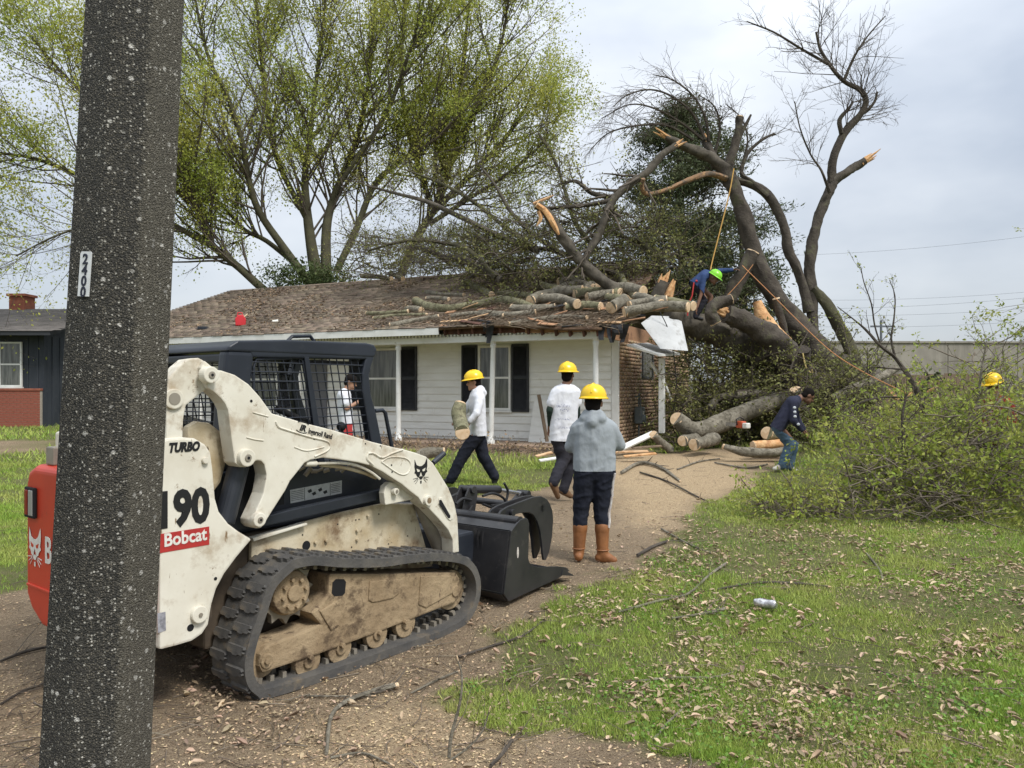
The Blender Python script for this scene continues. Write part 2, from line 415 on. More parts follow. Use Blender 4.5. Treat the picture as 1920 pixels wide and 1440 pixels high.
for nm, arr in (('dirt', dd), ('dust', du)):
    at = ground.data.attributes.new(nm, 'FLOAT', 'POINT'); at.data.foreach_set('value', arr.astype(np.float32))

# ================================================================ DAMAGED HOUSE (local x along the front, y to the back, corner at the right front)
HA = R(-25.0)
HCx, HCy = 2.16, 15.57
hu = (math.cos(HA), math.sin(HA)); hn = (-math.sin(HA), math.cos(HA))
def hx(px, y):
    k = (px - 960) / F
    return (k * (HCy + hn[1] * y) - HCx - hn[0] * y) / (hu[0] - k * hu[1])
def hY(x, y): return HCy + hu[1] * x + hn[1] * y
def hz(py, x, y): return HC - (py - 729) / F * hY(x, y)
def hl(px, py, y):
    x = hx(px, y); return (x, y, hz(py, x, y))
def h2w(p): return Vector((HCx + hu[0] * p[0] + hn[0] * p[1], HCy + hu[1] * p[0] + hn[1] * p[1], p[2]))
house = empty('house', (HCx, HCy, 0), HA, label='low white ranch house with shuttered windows and storm-crushed brown roof', cat='house')
LX = hx(250, 0) - .1                     # left end of the front wall
white = mat('white_paint', (.72, .72, .69), (.63, .625, .585), 3, .6, c3=(.30, .27, .22), s3=5, lo3=.62, hi3=.8, bump=.08, bscale=40)
sidingm = mat('siding_paint', (.74, .735, .69), (.67, .66, .61), 1.6, .55, c3=(.42, .39, .32), s3=2.5, lo3=.6, hi3=.85, stretch=(1, 1, 4))
blackm = mat('shutter_black', (.012, .013, .016), (.022, .022, .026), 9, .5)
glassm = mat('window_glass', (.05, .054, .048), (.15, .155, .14), 5, .1, spec=.7, stretch=(3, 3, .25))
sillz = .56
MB().box((LX, .0, .1), (-.02, .18, 2.95)).build('wall', sidingm, house)
mbw = MB().box((LX, .19, .1), (LX + .18, 8, 2.95)); mbw.box((LX, 7.8, .1), (-.2, 8, 2.6)); mbw.build('rear_wall', sidingm, house)
# siding planks
EXP = .157
z = sillz; row = 0
rs = random.Random(3)
while z < 2.85:
    cuts = [LX] + sorted(LX + (-.16 - LX) * (q + rs.uniform(-.12, .12)) for q in (.33, .67)) + [-.145]
    for x0, x1 in zip(cuts[:-1], cuts[1:]):
        dy = rs.uniform(0, .003)
        m = MB(); a, c = x0 + .002, x1 - .002
        m.prism([(-.028 - dy, z), (-.028 - dy, z + .012), (-.008, z + EXP + .004), (-.001, z + EXP + .004), (-.001, z)], lambda p: (a, p[0], p[1]), lambda p: (c, p[0], p[1]))
        m.build('siding_plank', sidingm, house)
    z += EXP; row += 1
MB().box((-.14, -.035, .4), (.012, .012, 2.92)).build('corner_board', white, house, bevel=.004)
def window(parent, x0, x1, z0, z1, y=0.0):
    fr = MB()
    t = .05
    fr.box((x0, y - .07, z0), (x0 + t, y - .005, z1)).box((x1 - t, y - .07, z0), (x1, y - .005, z1)).box((x0 + t, y - .07, z1 - t), (x1 - t, y - .005, z1)).box((x0 + t, y - .07, z0), (x1 - t, y - .005, z0 + t))
    zm = (z0 + z1) / 2
    fr.box((x0 + t, y - .06, zm - .022), (x1 - t, y - .006, zm + .022))
    w = fr.build('window', white, parent, bevel=.004)
    for a, c, q in ((zm + .022, z1 - t, .05), (z0 + t, zm - .022, .058)):
        MB().box((x0 + t, y - q, a), (x1 - t, y - q + .012, c)).build('pane', glassm, w)
    MB().box((x0 - .03, y - .1, z0 - .045), (x1 + .03, y - .005, z0 - .003)).build('sill', white, w, bevel=.004)
    return w
def shutter(parent, x0, x1, z0, z1, y=-.03):
    fr = MB(); t = .045
    fr.box((x0, y - .035, z0), (x0 + t, y, z1)).box((x1 - t, y - .035, z0), (x1, y, z1)).box((x0 + t, y - .035, z0), (x1 - t, y, z0 + t)).box((x0 + t, y - .035, z1 - t), (x1 - t, y, z1))
    zm = z0 + (z1 - z0) * .5; fr.box((x0 + t, y - .035, zm - .03), (x1 - t, y, zm + .03)); fr.box((x0 + t, y - .008, z0 + t), (x1 - t, y, z1 - t))
    s = fr.build('shutter', blackm, parent, bevel=.003)
    sl = MB(); q = z0 + t + .02
    while q < z1 - t - .02:
        if abs(q - zm) > .045:
            sl.add([(x0 + t, y - .03, q - .012), (x1 - t, y - .03, q - .012), (x1 - t, y - .012, q + .018), (x0 + t, y - .012, q + .018)], [(0, 1, 2, 3)])
        q += .032
    sl.build('slats', blackm, s, kind='stuff')
wz1, wz0 = hz(648, hx(925, 0), 0), hz(769, hx(925, 0), 0)
for a, b_, c_, d_ in ((896, 957, (865, 894), (959, 991)), (686, 748, (654, 684), (750, 781)), (450, 520, (418, 448), (522, 552))):
    window(house, hx(a, -.07), hx(b_, -.07), wz0, wz1)
    shutter(house, hx(c_[0], -.06), hx(c_[1], -.06), wz0 - .03, wz1 + .02)
    shutter(house, hx(d_[0], -.06), hx(d_[1], -.06), wz0 - .03, wz1 + .02)
# front door behind the loader cab
MB().box((hx(575, 0), -.06, sillz + .02), (hx(615, 0), -.03, 2.62)).build('door', mat('door_paint', (.12, .12, .13), rough=.5), house, bevel=.01)
# porch slab, posts, beam, dentils, fascia, soffit
slabm = mat('porch_slab', (.34, .24, .17), (.24, .17, .12), 5, .9, c3=(.42, .36, .28), s3=9, bump=.3)
MB().box((LX, -1.22, .05), (-.02, -.001, .505)).build('porch_slab', slabm, house, bevel=.015)
pbz = hz(641, hx(925, -1.0), -1.0)
for px in (375, 560, 747, 925, 1117):
    x = hx(px, -1.0); lean = .06 if px == 925 else .0
    pr = [(.075, 0), (.075, .06), (.052, .09), (.05, .3), (.047, 1.6), (.043, 1.95), (.055, 1.98), (.055, 2.02), (.045, 2.04), (.06, 2.08)]
    sc_ = (pbz - .5) / 2.08
    m = MB(); m.tube([(x - lean * (1 - h / 2.08), -1.0, .5 + h * sc_) for _, h in pr], [r * 1.12 for r, _ in pr], 14); m.build('porch_post', white, house, smooth=True)
bx1 = hx(1122, -1.0)
beam = MB(); nseg = 18
for i in range(nseg):                    # the beam sags a little towards the broken end
    xa = LX + (bx1 - LX) * i / nseg; xb = LX + (bx1 - LX) * (i + 1) / nseg
    beam.box((xa, -1.07, pbz), (xb, -.93, pbz + .13))
beam = MB().box((LX, -1.07, pbz), (bx1, -.93, pbz + .125)); beam.build('beam', white, house, bevel=.005)
dn = MB(); x = LX
while x < bx1 - .05:
    if not (hx(905, -1.1) < x < hx(928, -1.1)): dn.box((x, -1.1, pbz + .128), (x + .045, -1.03, pbz + .185))
    x += .085
dn.build('dentil_molding', white, house, kind='stuff')
fbz, ftz = hz(632, hx(700, -1.3), -1.3), hz(619, hx(700, -1.3), -1.3)
fx1 = hx(823, -1.3)
MB().box((LX - .3, -1.33, fbz), (fx1, -1.30, ftz - .005)).build('fascia', white, house, bevel=.004)
MB().box((LX - .3, -1.295, fbz + .02), (fx1 - .1, -.93, fbz + .035)).build('soffit', white, house)
MB().box((LX, -.925, pbz + .1), (-.15, -.002, pbz + .115)).build('porch_ceiling', sidingm, house)
# roof
EZ = ftz + .005; RY = 3.9
rxm = hx(840, RY); RZ = hz(517, rxm, RY)
RXE = hx(432, RY)                        # left gable end
RX1 = .12
def roof_sag(x, y):
    q = np.clip((np.asarray(x) + 3.2) / 3.6, 0, 1); g = np.clip((1.6 - np.asarray(y)) / 3.0, 0, 1)
    return -.16 * q * q * g + .03 * np.sin(np.asarray(x) * 2.1) * np.clip((np.asarray(x) + 4.5) / 4, 0, 1)
def roof_z(x, y): return EZ + (RZ - EZ) * (np.asarray(y) + 1.3) / (RY + 1.3) + roof_sag(x, y)
def RP(px, py, lift=0.0):                # the roof point seen at a pixel, as house-local coordinates
    lo, hi = -1.4, RY + .6
    def g(y):
        x = hx(px, y); return hz(py, x, y) - (float(roof_z(x, y)) + lift)
    for _ in range(50):
        mid = (lo + hi) / 2
        if g(mid) > 0: lo = mid
        else: hi = mid
    x = hx(px, lo); return Vector((x, lo, float(roof_z(x, lo)) + lift))
roofm = mat('shingle', (.155, .122, .092), (.235, .185, .138), 1.1, .95, c3=(.10, .075, .058), s3=6, lo3=.5, hi3=.75, bump=.35, bscale=90, island=.28)
deckm = mat('roof_deck', (.10, .06, .04), (.16, .10, .06), 6, .9)
dx = np.linspace(RXE, RX1, 60); dy_ = np.linspace(-1.3, RY, 20)
DX, DY = np.meshgrid(dx, dy_)
jag = np.where(DX > RX1 - .01, (vnoise(DX, DY, 2.2, 5) - .5) * .5, 0); DX = DX + jag
DZ = roof_z(DX, DY)
top = np.stack([DX, DY, DZ], -1).reshape(-1, 3); bot = top - (0, 0, .05)
ni = np.arange(DX.size).reshape(DX.shape); f_ = np.stack([ni[:-1, :-1], ni[:-1, 1:], ni[1:, 1:], ni[1:, :-1]], -1).reshape(-1, 4)
ring = np.concatenate([ni[0, :], ni[1:, -1], ni[-1, -2::-1], ni[-2:0:-1, 0]]); r2 = np.roll(ring, -1)
N_ = DX.size
roof = np_mesh('roof', np.vstack([top, bot]), np.vstack([f_, f_[:, ::-1] + N_, np.stack([ring, ring + N_, r2 + N_, r2], -1)]), deckm, house)
# back slope of the roof and the left gable
MB().add([(RXE, RY, RZ), (RX1 - .6, RY, RZ), (RX1 - .6, RY + 5, EZ), (RXE, RY + 5, EZ), (RXE, RY, RZ - .06), (RX1 - .6, RY, RZ - .06), (RX1 - .6, RY + 5, EZ - .06), (RXE, RY + 5, EZ - .06)], [(0, 1, 2, 3), (7, 6, 5, 4), (0, 4, 5, 1), (1, 5, 6, 2), (2, 6, 7, 3), (3, 7, 4, 0)]).build('rear_slope', roofm, roof)
MB().prism([(0, 2.9), (8, 2.9), (RY, RZ - .12)], lambda p: (LX, p[0], p[1]), lambda p: (LX + .12, p[0], p[1])).build('gable', sidingm, house)
rng = np.random.default_rng(11)
cs, tabw = .145, .32
V, Fq = [], []
L_s = math.hypot(RY + 1.3, RZ - EZ); ncour = int(L_s / cs)
for c_ in range(ncour + 1):
    y0 = -1.34 + c_ * cs * (RY + 1.3) / L_s; y1 = y0 + cs * 1.25 * (RY + 1.3) / L_s
    x = RXE - .1; first = c_ % 2
    while x < RX1 - .2:
        w_ = tabw * rng.uniform(.9, 1.1) * (.5 if first else 1); first = 0
        jagx = RX1 + (vnoise(RX1, y0, 2.2, 5) - .5) * .5
        gone = (x > -3.6 and y0 < .1 + .5 * vnoise(x, y0, 1.3, 77) and vnoise(x, y0, 1.6, 31) > .42) or x + w_ > jagx
        if not gone:
            t0 = .024 + rng.uniform(0, .014); z0_ = float(roof_z(x, y0)) + t0; z1_ = float(roof_z(x, y1)) + .004
            zz = float(roof_z(x + w_, y0)) + t0; zz1 = float(roof_z(x + w_, y1)) + .004; j = rng.uniform(-.008, .008)
            b0 = len(V); g_ = .006
            V += [(x + g_, y0 + j, z0_), (x + w_ - g_, y0 + j, zz), (x + w_ - g_, y1, zz1), (x + g_, y1, z1_), (x + g_, y0 + j, z0_ - .02), (x + w_ - g_, y0 + j, zz - .02), (x + w_ - g_, y1, zz1 - .02), (x + g_, y1, z1_ - .02)]
            Fq += [(b0, b0 + 1, b0 + 2, b0 + 3), (b0, b0 + 4, b0 + 5, b0 + 1), (b0, b0 + 3, b0 + 7, b0 + 4), (b0 + 1, b0 + 5, b0 + 6, b0 + 2)]
        x += w_
np_mesh('shingles', np.array(V), np.array(Fq), roofm, roof, kind='stuff')
for i in range(44):                      # ridge caps
    x = RXE + (RX1 - .7 - RXE) * i / 44
    m = MB(); m.add([(x, RY - .14, RZ - .02), (x + .3, RY - .14, RZ - .02), (x + .3, RY, RZ + .035), (x, RY, RZ + .035), (x, RY + .14, RZ - .02), (x + .3, RY + .14, RZ - .02)], [(0, 1, 2, 3), (3, 2, 5, 4)]); m.build('ridge_cap', roofm, roof)
# broken eave: bare rafters, red-brown board, torn decking
rafm = mat('raw_wood', (.30, .15, .08), (.42, .25, .14), 7, .85, stretch=(1, 8, 8), c3=(.12, .06, .04), s3=4)
darkw = mat('dark_wood', (.07, .035, .025), (.12, .055, .04), 6, .9)
palew = mat('torn_wood', (.62, .42, .25), (.48, .29, .15), 5, .85, c3=(.30, .16, .08), s3=9, bump=.4, bscale=40)
for px in range(836, 1150, 26):
    x = hx(px, -1.15); z = float(roof_z(x, -1.2)) - .06
    MB().bar((x, -1.22, z - .08), (x, 1.2, float(roof_z(x, 1.2)) - .13), .04, .13).build('rafter', darkw, house)
x0 = hx(985, -1.12)
MB().bar((x0, -1.12, pbz + .21), (bx1 + .02, -1.12, pbz + .20), .03, .13).build('header_board', rafm, house, bevel=.006)
MB().bar((fx1 + .02, -1.1, pbz + .23), (x0, -1.1, pbz + .22), .03, .12).build('header_board', darkw, house, bevel=.006)
MB().bar((bx1 + .03, -1.12, pbz + .17), (.25, -.2, pbz + .05), .04, .2).build('header_board', rafm, house, bevel=.006)
rs = random.Random(21)
paper = mat('roof_felt', (.015, .016, .018), (.03, .03, .033), 12, .85)
for i in range(30):                      # torn decking boards and felt along the crushed eave
    px = rs.uniform(800, 1190); x = hx(px, -1.2); y = -1.3 + rs.random() ** 1.6 * 1.5
    z = float(roof_z(x, y)) + rs.uniform(.0, .10)
    Lb = rs.uniform(.2, .75); a = rs.uniform(-.5, .5); tz = rs.uniform(-.25, .25)
    m = MB(); p = Vector((x, y, z)); q = p + Vector((math.cos(a) * Lb, math.sin(a) * Lb * .7, tz * Lb))
    m.bar(p, q, rs.uniform(.05, .16), .015, up=(rs.uniform(-.4, .4), -.4, 1))
    m.build('torn_board', rs.choice([palew, rafm, rafm, darkw, darkw, paper]), house)
for i in range(9):                       # hanging felt flaps
    px = [908, 914, 921, 1132, 1146, 1155, 1163, 1150, 1172][i]; x = hx(px, -1.25)
    z = float(roof_z(x, -1.25)); w_ = rs.uniform(.06, .15); h = rs.uniform(.15, .42)
    m = MB(); N = 5
    pts = []
    for j in range(N + 1):
        t = j / N
        for s_ in (-1, 1): pts.append((x + s_ * w_ * (1 - .35 * t) * .5 + .05 * math.sin(3 * t + i), -1.3 - .05 * math.sin(4 * t + i), z + .03 - h * t))
    m.add(pts, [(2 * j, 2 * j + 1, 2 * j + 3, 2 * j + 2) for j in range(N)])
    m.build('felt_flap', paper, house)
# brick side wall
brickm = mat('tan_brick', (.40, .28, .175), (.30, .19, .115), 3, .9, c3=(.40, .30, .19), s3=14, bump=.25, island=.28)
mort = mat('mortar', (.40, .36, .30), (.32, .28, .23), 20, .95)
MB().box((-.19, .02, .1), (-.008, 6.6, 2.7)).build('side_wall', mort, house)
V, Fq = [], []
wy0, wy1 = 1.75, 2.7; wz0s, wz1s = 1.85, 2.45
for c_ in range(31):
    z = .3 + c_ * .0762; y = .03 - (.1 if c_ % 2 else 0)
    while y < 6.5:
        ya, yb = max(y, .02), y + .2
        if not (yb > wy0 - .02 and ya < wy1 + .02 and z > wz0s - .06 and z < wz1s):
            b0 = len(V); e = rng.uniform(0, .005)
            V += [(-.01, ya, z), (-.01, yb, z), (-.01, yb, z + .066), (-.01, ya, z + .066), (.008 + e, ya, z), (.008 + e, yb, z), (.008 + e, yb, z + .066), (.008 + e, ya, z + .066)]
            Fq += [(b0 + 4, b0 + 5, b0 + 6, b0 + 7), (b0, b0 + 4, b0 + 7, b0 + 3), (b0, b0 + 1, b0 + 5, b0 + 4), (b0 + 3, b0 + 7, b0 + 6, b0 + 2), (b0 + 1, b0 + 2, b0 + 6, b0 + 5)]
        y += .21
np_mesh('bricks', np.array(V), np.array(Fq), brickm, house, kind='stuff')
sw = MB().box((-.02, wy0, wz0s), (.004, wy1, wz1s)).build('window', glassm, house)
MB().box((.004, wy0, wz0s), (.02, wy0 + .05, wz1s)).box((.004, wy1 - .05, wz0s), (.02, wy1, wz1s)).box((.004, wy0, wz0s), (.02, wy1, wz0s + .05)).build('frame', mat('dark_frame', (.05, .05, .055), rough=.5), sw)
MB().box((-.15, .1, 2.62), (.0, 6.5, 2.95)).build('gable_board', rafm, house)
# white gable sheet torn loose and the dropped soffit slab, both hanging off the corner
m = MB()
ga = [h for h in (hl(1202, 606, .2), hl(1222, 592, .5), hl(1276, 594, .9), hl(1290, 658, .35), hl(1238, 654, -.15))]
cv = [Vector(g_) for g_ in ga]; nrm = Vector((.25, -.95, .15)).normalized() * .012
m.add(cv + [c_ + nrm for c_ in cv], [(4, 3, 2, 1, 0), (5, 6, 7, 8, 9)] + [(i, (i + 1) % 5, 5 + (i + 1) % 5, 5 + i) for i in range(5)])
m.build('gable_sheet', mat('sheet_metal', (.52, .53, .53), (.44, .45, .45), 3, .5, c3=(.26, .25, .23), s3=4, lo3=.55, hi3=.72), house)
for t in (.25, .5, .75):
    a = cv[1].lerp(cv[2], t) + nrm * 1.3; b_ = cv[4].lerp(cv[3], t) + nrm * 1.3
    MB().bar(a, b_, .006, .004).build('sheet_seam', mat('seam_grey', (.42, .42, .40), rough=.6), house)
m = MB(); q = [Vector(hl(1175, 649, -.25)), Vector(hl(1235, 668, -.35)), Vector(hl(1275, 666, .9)), Vector(hl(1215, 646, 1.0))]
m.add(q + [c_ + Vector((0, 0, .04)) for c_ in q], [(3, 2, 1, 0), (4, 5, 6, 7)] + [(i, (i + 1) % 4, 4 + (i + 1) % 4, 4 + i) for i in range(4)]); m.build('soffit_slab', white, house)
MB().bar(Vector(hl(1241, 672, .35)), Vector(hl(1241, 812, .35)), .11, .11).build('prop_post', white, house, bevel=.006)
MB().bar(Vector(hl(1221, 680, .4)), Vector(hl(1236, 706, .36)), .05, .05).build('brace', white, house)
MB().bar(Vector(hl(1246, 718, .4)), Vector(hl(1258, 750, .6)), .04, .04).build('brace', white, house)
print('HOUSE', 'pbz', pbz, 'EZ', EZ, 'RZ', RZ, 'LX', LX, 'RXE', RXE)

# ================================================================ NEIGHBOUR HOUSE
nb = empty('neighbour_house', (-14.0, 23.0, 0), 0, label='dark navy house with white window, brick wainscot and grey roof', cat='house')
navy = mat('navy_siding', (.022, .027, .036), (.034, .04, .05), 4, .7, stretch=(1, 1, .2), c3=(.05, .055, .06), s3=6)
redbrick = mat('red_brick', (.34, .135, .07), (.25, .085, .05), 5, .9, island=.25, bump=.2)
groof = mat('grey_shingle', (.115, .105, .098), (.16, .145, .135), 3, .95, island=.15, bump=.3)
MB().box((-14, 0, .1), (0, .15, 3.25)).box((-.15, .16, .1), (0, 8.4, 3.25)).build('wall', navy, nb)
for i in range(26):
    x = -.2 - i * .3
    if not (-1.3 < x < -.6): MB().box((x, -.02, 1.62), (x + .04, -.001, 3.2)).build('batten', navy, nb)
for i in range(9): MB().box((.001, .4 + i * .4, .45), (.02, .44 + i * .4, 3.2)).build('batten', navy, nb)
MB().box((-14, -.12, .1), (-.04, -.002, 1.56)).build('wainscot', mort, nb)
bme = None
for c_ in range(16):
    z = .36 + c_ * .0755; x = -3.2 + (.1 if c_ % 2 else 0)
    while x < -.08:
        if bme is None:
            o = MB().box((0, -.135, 0), (.195, -.121, .064)).build('brick', redbrick, nb); bme = o.data
        else: o = bpy.data.objects.new('brick', bme); link(o, nb)
        o.location = (x, 0, z); o.scale = (min(1, (-.045 - x) / .195), 1, 1); x += .207
MB().box((-14, -.16, 1.562), (-.02, -.003, 1.63)).build('coping', redbrick, nb, bevel=.01)
w = window(nb, -1.3, -.62, 1.68, 3.02, y=-.01)
MB().box((-1.22, -.028, 1.75), (-.7, -.022, 2.95)).build('curtain', mat('curtain_cloth', (.55, .56, .54), (.42, .44, .42), 8, .9), w)
RZ2, EZ2 = 4.42, 3.3
m = MB(); m.prism([(-.62, EZ2), (4.1, RZ2), (8.9, EZ2), (8.9, EZ2 - .12), (4.1, RZ2 - .12), (-.62, EZ2 - .12)], lambda p: (-14.3, p[0], p[1]), lambda p: (.55, p[0], p[1]))
rf = m.build('roof', mat('dark_trim', (.03, .032, .036), rough=.7), nb)
V, Fq = [], []
Ls = math.hypot(4.72, RZ2 - EZ2)
for c_ in range(int(Ls / .15) + 1):
    t0, t1 = c_ * .15 / Ls, min(1, (c_ + 1.2) * .15 / Ls); x = -14.3 - .16 * (c_ % 2)
    while x < .5:
        b0 = len(V); y0, y1 = -.65 + 4.75 * t0, -.65 + 4.75 * t1; z0_, z1_ = EZ2 + (RZ2 - EZ2) * t0 + .02, EZ2 + (RZ2 - EZ2) * t1 + .008
        V += [(x + .004, y0, z0_), (x + .32, y0, z0_), (x + .32, y1, z1_), (x + .004, y1, z1_), (x + .004, y0, z0_ - .018), (x + .32, y0, z0_ - .018)]
        Fq += [(b0, b0 + 1, b0 + 2, b0 + 3), (b0, b0 + 4, b0 + 5, b0 + 1)]; x += .325
np_mesh('shingles', np.array(V), np.array(Fq), groof, rf, kind='stuff')
MB().prism([(0, 3.2), (8.4, 3.2), (4.1, RZ2 - .14)], lambda p: (-.14, p[0], p[1]), lambda p: (-.01, p[0], p[1])).build('gable', navy, nb)
ch = MB().box((-3.6, 3.9, 3.9), (-3.05, 4.5, 4.86)).box((-3.66, 3.84, 4.86), (-2.99, 4.56, 4.95)).build('chimney', redbrick, rf, bevel=.01)
MB().cyl((-.95, 4.0, 4.2), (-.95, 4.0, 5.0), .06, 10).build('vent_pipe', mat('pale_pipe', (.5, .46, .42), rough=.7), rf)

# ================================================================ HIGHWAY WALL, FENCE, POWER LINES
conc = mat('concrete', (.30, .275, .235), (.23, .21, .18), .6, .95, c3=(.15, .135, .115), s3=.9, lo3=.5, hi3=.75, bump=.2, st3=(1, 1, .12))
hw = empty('concrete_wall', (14, 48, 0), R(2), label='long plain concrete highway wall beyond the brush', cat='wall')
for i in range(16):
    MB().box((i * 4.5, 0, .2), (i * 4.5 + 4.47, .4, 4.5)).build('wall_panel', conc, hw, bevel=.02)
MB().box((0, -.08, 4.502), (72, .48, 4.62)).build('coping', conc, hw)
fencem = mat('fence_wood', (.16, .115, .075), (.22, .16, .11), 5, .9, stretch=(4, 4, .5), c3=(.09, .07, .05), s3=4)
fp = W(1628, 705, 20)
fn = empty('wooden_fence', (fp.x, 20, .45), R(-6), label='short weathered brown board fence in front of the concrete wall', cat='fence')
fme = None
for i in range(22):
    if fme is None:
        o = MB().box((0, 0, 0), (.135, .02, 1.55)).build('picket', fencem, fn, bevel=.004); fme = o.data
    else: o = bpy.data.objects.new('picket', fme); link(o, fn)
    o.location = (i * .145, rs.uniform(-.006, .006), rs.uniform(-.03, .03))
for q in (.35, 1.2): MB().box((0, .03, q), (3.2, .07, q + .09)).build('rail', fencem, fn)
wirem = mat('wire', (.12, .13, .15), rough=.6)
for i, (ya, yb) in enumerate(((470, 437), (556, 541), (572, 552), (585, 572), (606, 596))):
    a, b_ = W(1430, ya + (ya - yb) * .3, 70), W(2050, yb - (ya - yb) * .35, 62)
    pts = [a.lerp(b_, t / 12) - Vector((0, 0, .5 * (1 - (2 * t / 12 - 1) ** 2))) for t in range(13)]
    tag(MB().tube(pts, .010, 5).build('power_line', wirem), '%s thin power line crossing the sky above the concrete wall' % ['highest', 'second highest', 'middle', 'second lowest', 'lowest'][i], 'power line', 'power lines over the wall')
pp = W(1652, 650, 66)
up_ = empty('power_pole', (pp.x, 66, .5), label='thin distant power pole rising just above the concrete wall', cat='pole')
MB().cyl((0, 0, 0), (0, 0, 7.0), .13, 8, .1).build('shaft', wirem, up_); MB().box((-.9, -.06, 6.4), (.9, .06, 6.55)).build('crossarm', wirem, up_)

# ================================================================ CONCRETE UTILITY POLE
def octr(c, r, rot=R(-90 + 28.4 + 18.7)):
    return [Vector((c[0] + r * math.cos(rot + i * math.pi / 4), c[1] + r * math.sin(rot + i * math.pi / 4), c[2])) for i in range(8)]
pm = bpy.data.materials.new('exposed_aggregate'); pm.use_nodes = True
n, l = pm.node_tree.nodes, pm.node_tree.links
b = n['Principled BSDF']; b.inputs['Roughness'].default_value = .9; b.inputs['Specular IOR Level'].default_value = .25
t = n.new('ShaderNodeTexCoord'); vec = t.outputs['Object']
def vor(scale, lo, hi):
    v = n.new('ShaderNodeTexVoronoi'); v.inputs['Scale'].default_value = scale; l.new(vec, v.inputs['Vector'])
    return v
v1 = vor(190, 0, 1); v2 = vor(115, 0, 1)
f1, _ = _noise(n, l, vec, 3.0, 5, .6, .35, .7, stretch=(1, 1, .3)); f2, raw = _noise(n, l, vec, 120, 5, .7, .4, .65)
base = _mixc(n, l, f1, (.017, .017, .0165), (.034, .033, .030)); base = _mixc(n, l, f2, base, (.068, .063, .053))
# right-hand face coloured paler, painting in the extra skylight it catches
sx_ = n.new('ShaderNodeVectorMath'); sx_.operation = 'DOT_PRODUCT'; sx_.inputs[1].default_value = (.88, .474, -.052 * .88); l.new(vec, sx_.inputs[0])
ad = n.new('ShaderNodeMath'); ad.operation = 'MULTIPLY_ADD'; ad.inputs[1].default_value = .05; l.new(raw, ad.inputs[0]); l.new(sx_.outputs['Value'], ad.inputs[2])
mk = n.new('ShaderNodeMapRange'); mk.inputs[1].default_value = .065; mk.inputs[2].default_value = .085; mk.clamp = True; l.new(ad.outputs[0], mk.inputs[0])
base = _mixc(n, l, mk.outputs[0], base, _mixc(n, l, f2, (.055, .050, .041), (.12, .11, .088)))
for v, thr, colr in ((v1, .42, (.19, .17, .135)), (v2, .15, (.44, .42, .37)), (vor(52, 0, 1), .045, (.50, .48, .44))):
    s = n.new('ShaderNodeSeparateColor'); l.new(v.outputs['Color'], s.inputs[0])
    c1 = n.new('ShaderNodeMath'); c1.operation = 'LESS_THAN'; c1.inputs[1].default_value = thr; l.new(s.outputs[0], c1.inputs[0])
    c2 = n.new('ShaderNodeMapRange'); c2.inputs[1].default_value = .5; c2.inputs[2].default_value = .28; c2.clamp = True; l.new(v.outputs['Distance'], c2.inputs[0])
    mu = n.new('ShaderNodeMath'); mu.operation = 'MULTIPLY'; l.new(c1.outputs[0], mu.inputs[0]); l.new(c2.outputs[0], mu.inputs[1])
    cc = _mixc(n, l, s.outputs[1], tuple(x * .45 for x in colr), colr)
    base = _mixc(n, l, mu.outputs[0], base, cc)
l.new(base, b.inputs['Base Color'])
bp = n.new('ShaderNodeBump'); bp.inputs['Strength'].default_value = .8; bp.inputs['Distance'].default_value = .006; l.new(v1.outputs['Distance'], bp.inputs['Height']); bp.invert = True
l.new(bp.outputs[0], b.inputs['Normal'])
PY = 2.62
pb, pt = W(181, 1450, PY), W(256.5, 0, PY)
rb, rt = 104 * .925 * PY / F, 92 * .925 * PY / F
dirp = (pt - pb) / (pt.z - pb.z); base_p = pb - dirp * (pb.z + .2); top_p = pb + dirp * (8 - pb.z)
rat = (rt - rb) / (pt.z - pb.z)
pole = empty('utility_pole', (base_p.x, base_p.y, 0), label='dark speckled octagonal concrete pole filling the left of the view', cat='pole')
off = Vector((base_p.x, base_p.y, 0))
m = MB(); rings = []
for i in range(9):
    z = -.2 + 8.2 * i / 8; c_ = pb + dirp * (z - pb.z) - off; rings += octr(c_, (rb + rat * (z - pb.z)) * 1.03)
m.v = rings; m.f = [[i * 8 + k, i * 8 + (k + 1) % 8, (i + 1) * 8 + (k + 1) % 8, (i + 1) * 8 + k] for i in range(8) for k in range(8)] + [list(range(8))[::-1], list(range(64, 72))]
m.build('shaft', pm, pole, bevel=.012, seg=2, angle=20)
# number plate, on the face turned to the street
def pole_face(px, py):                  # point on the pole surface at a pixel
    d = W(px, py, 1) - Vector((0, 0, HC)); best = None
    o0 = Vector((0, 0, HC))
    zc = HC - (py - 729) / F * PY
    c_ = pb + dirp * (zc - pb.z); rr = rb + rat * (zc - pb.z)
    P8 = octr(c_, rr * 1.03)
    for k in range(8):
        a, e = P8[k], P8[(k + 1) % 8]; nn = (e - a).cross(dirp).normalized()
        if nn.dot(c_ - a) > 0: nn = -nn
        if nn.dot(d) >= 0: continue
        tt = (a - o0).dot(nn) / d.dot(nn); p = o0 + d * tt
        if best is None or True:
            w_ = (p - a).dot((e - a).normalized())
            if -0.002 <= w_ <= (e - a).length + .002: best = (p, nn, (e - a).normalized())
    return best
platem = mat('plate_white', (.66, .67, .67), (.55, .56, .56), 30, .4)
navyp = mat('plate_navy', (.012, .014, .03), rough=.5)
p0 = pole_face(164, 472); p1 = pole_face(158, 556)
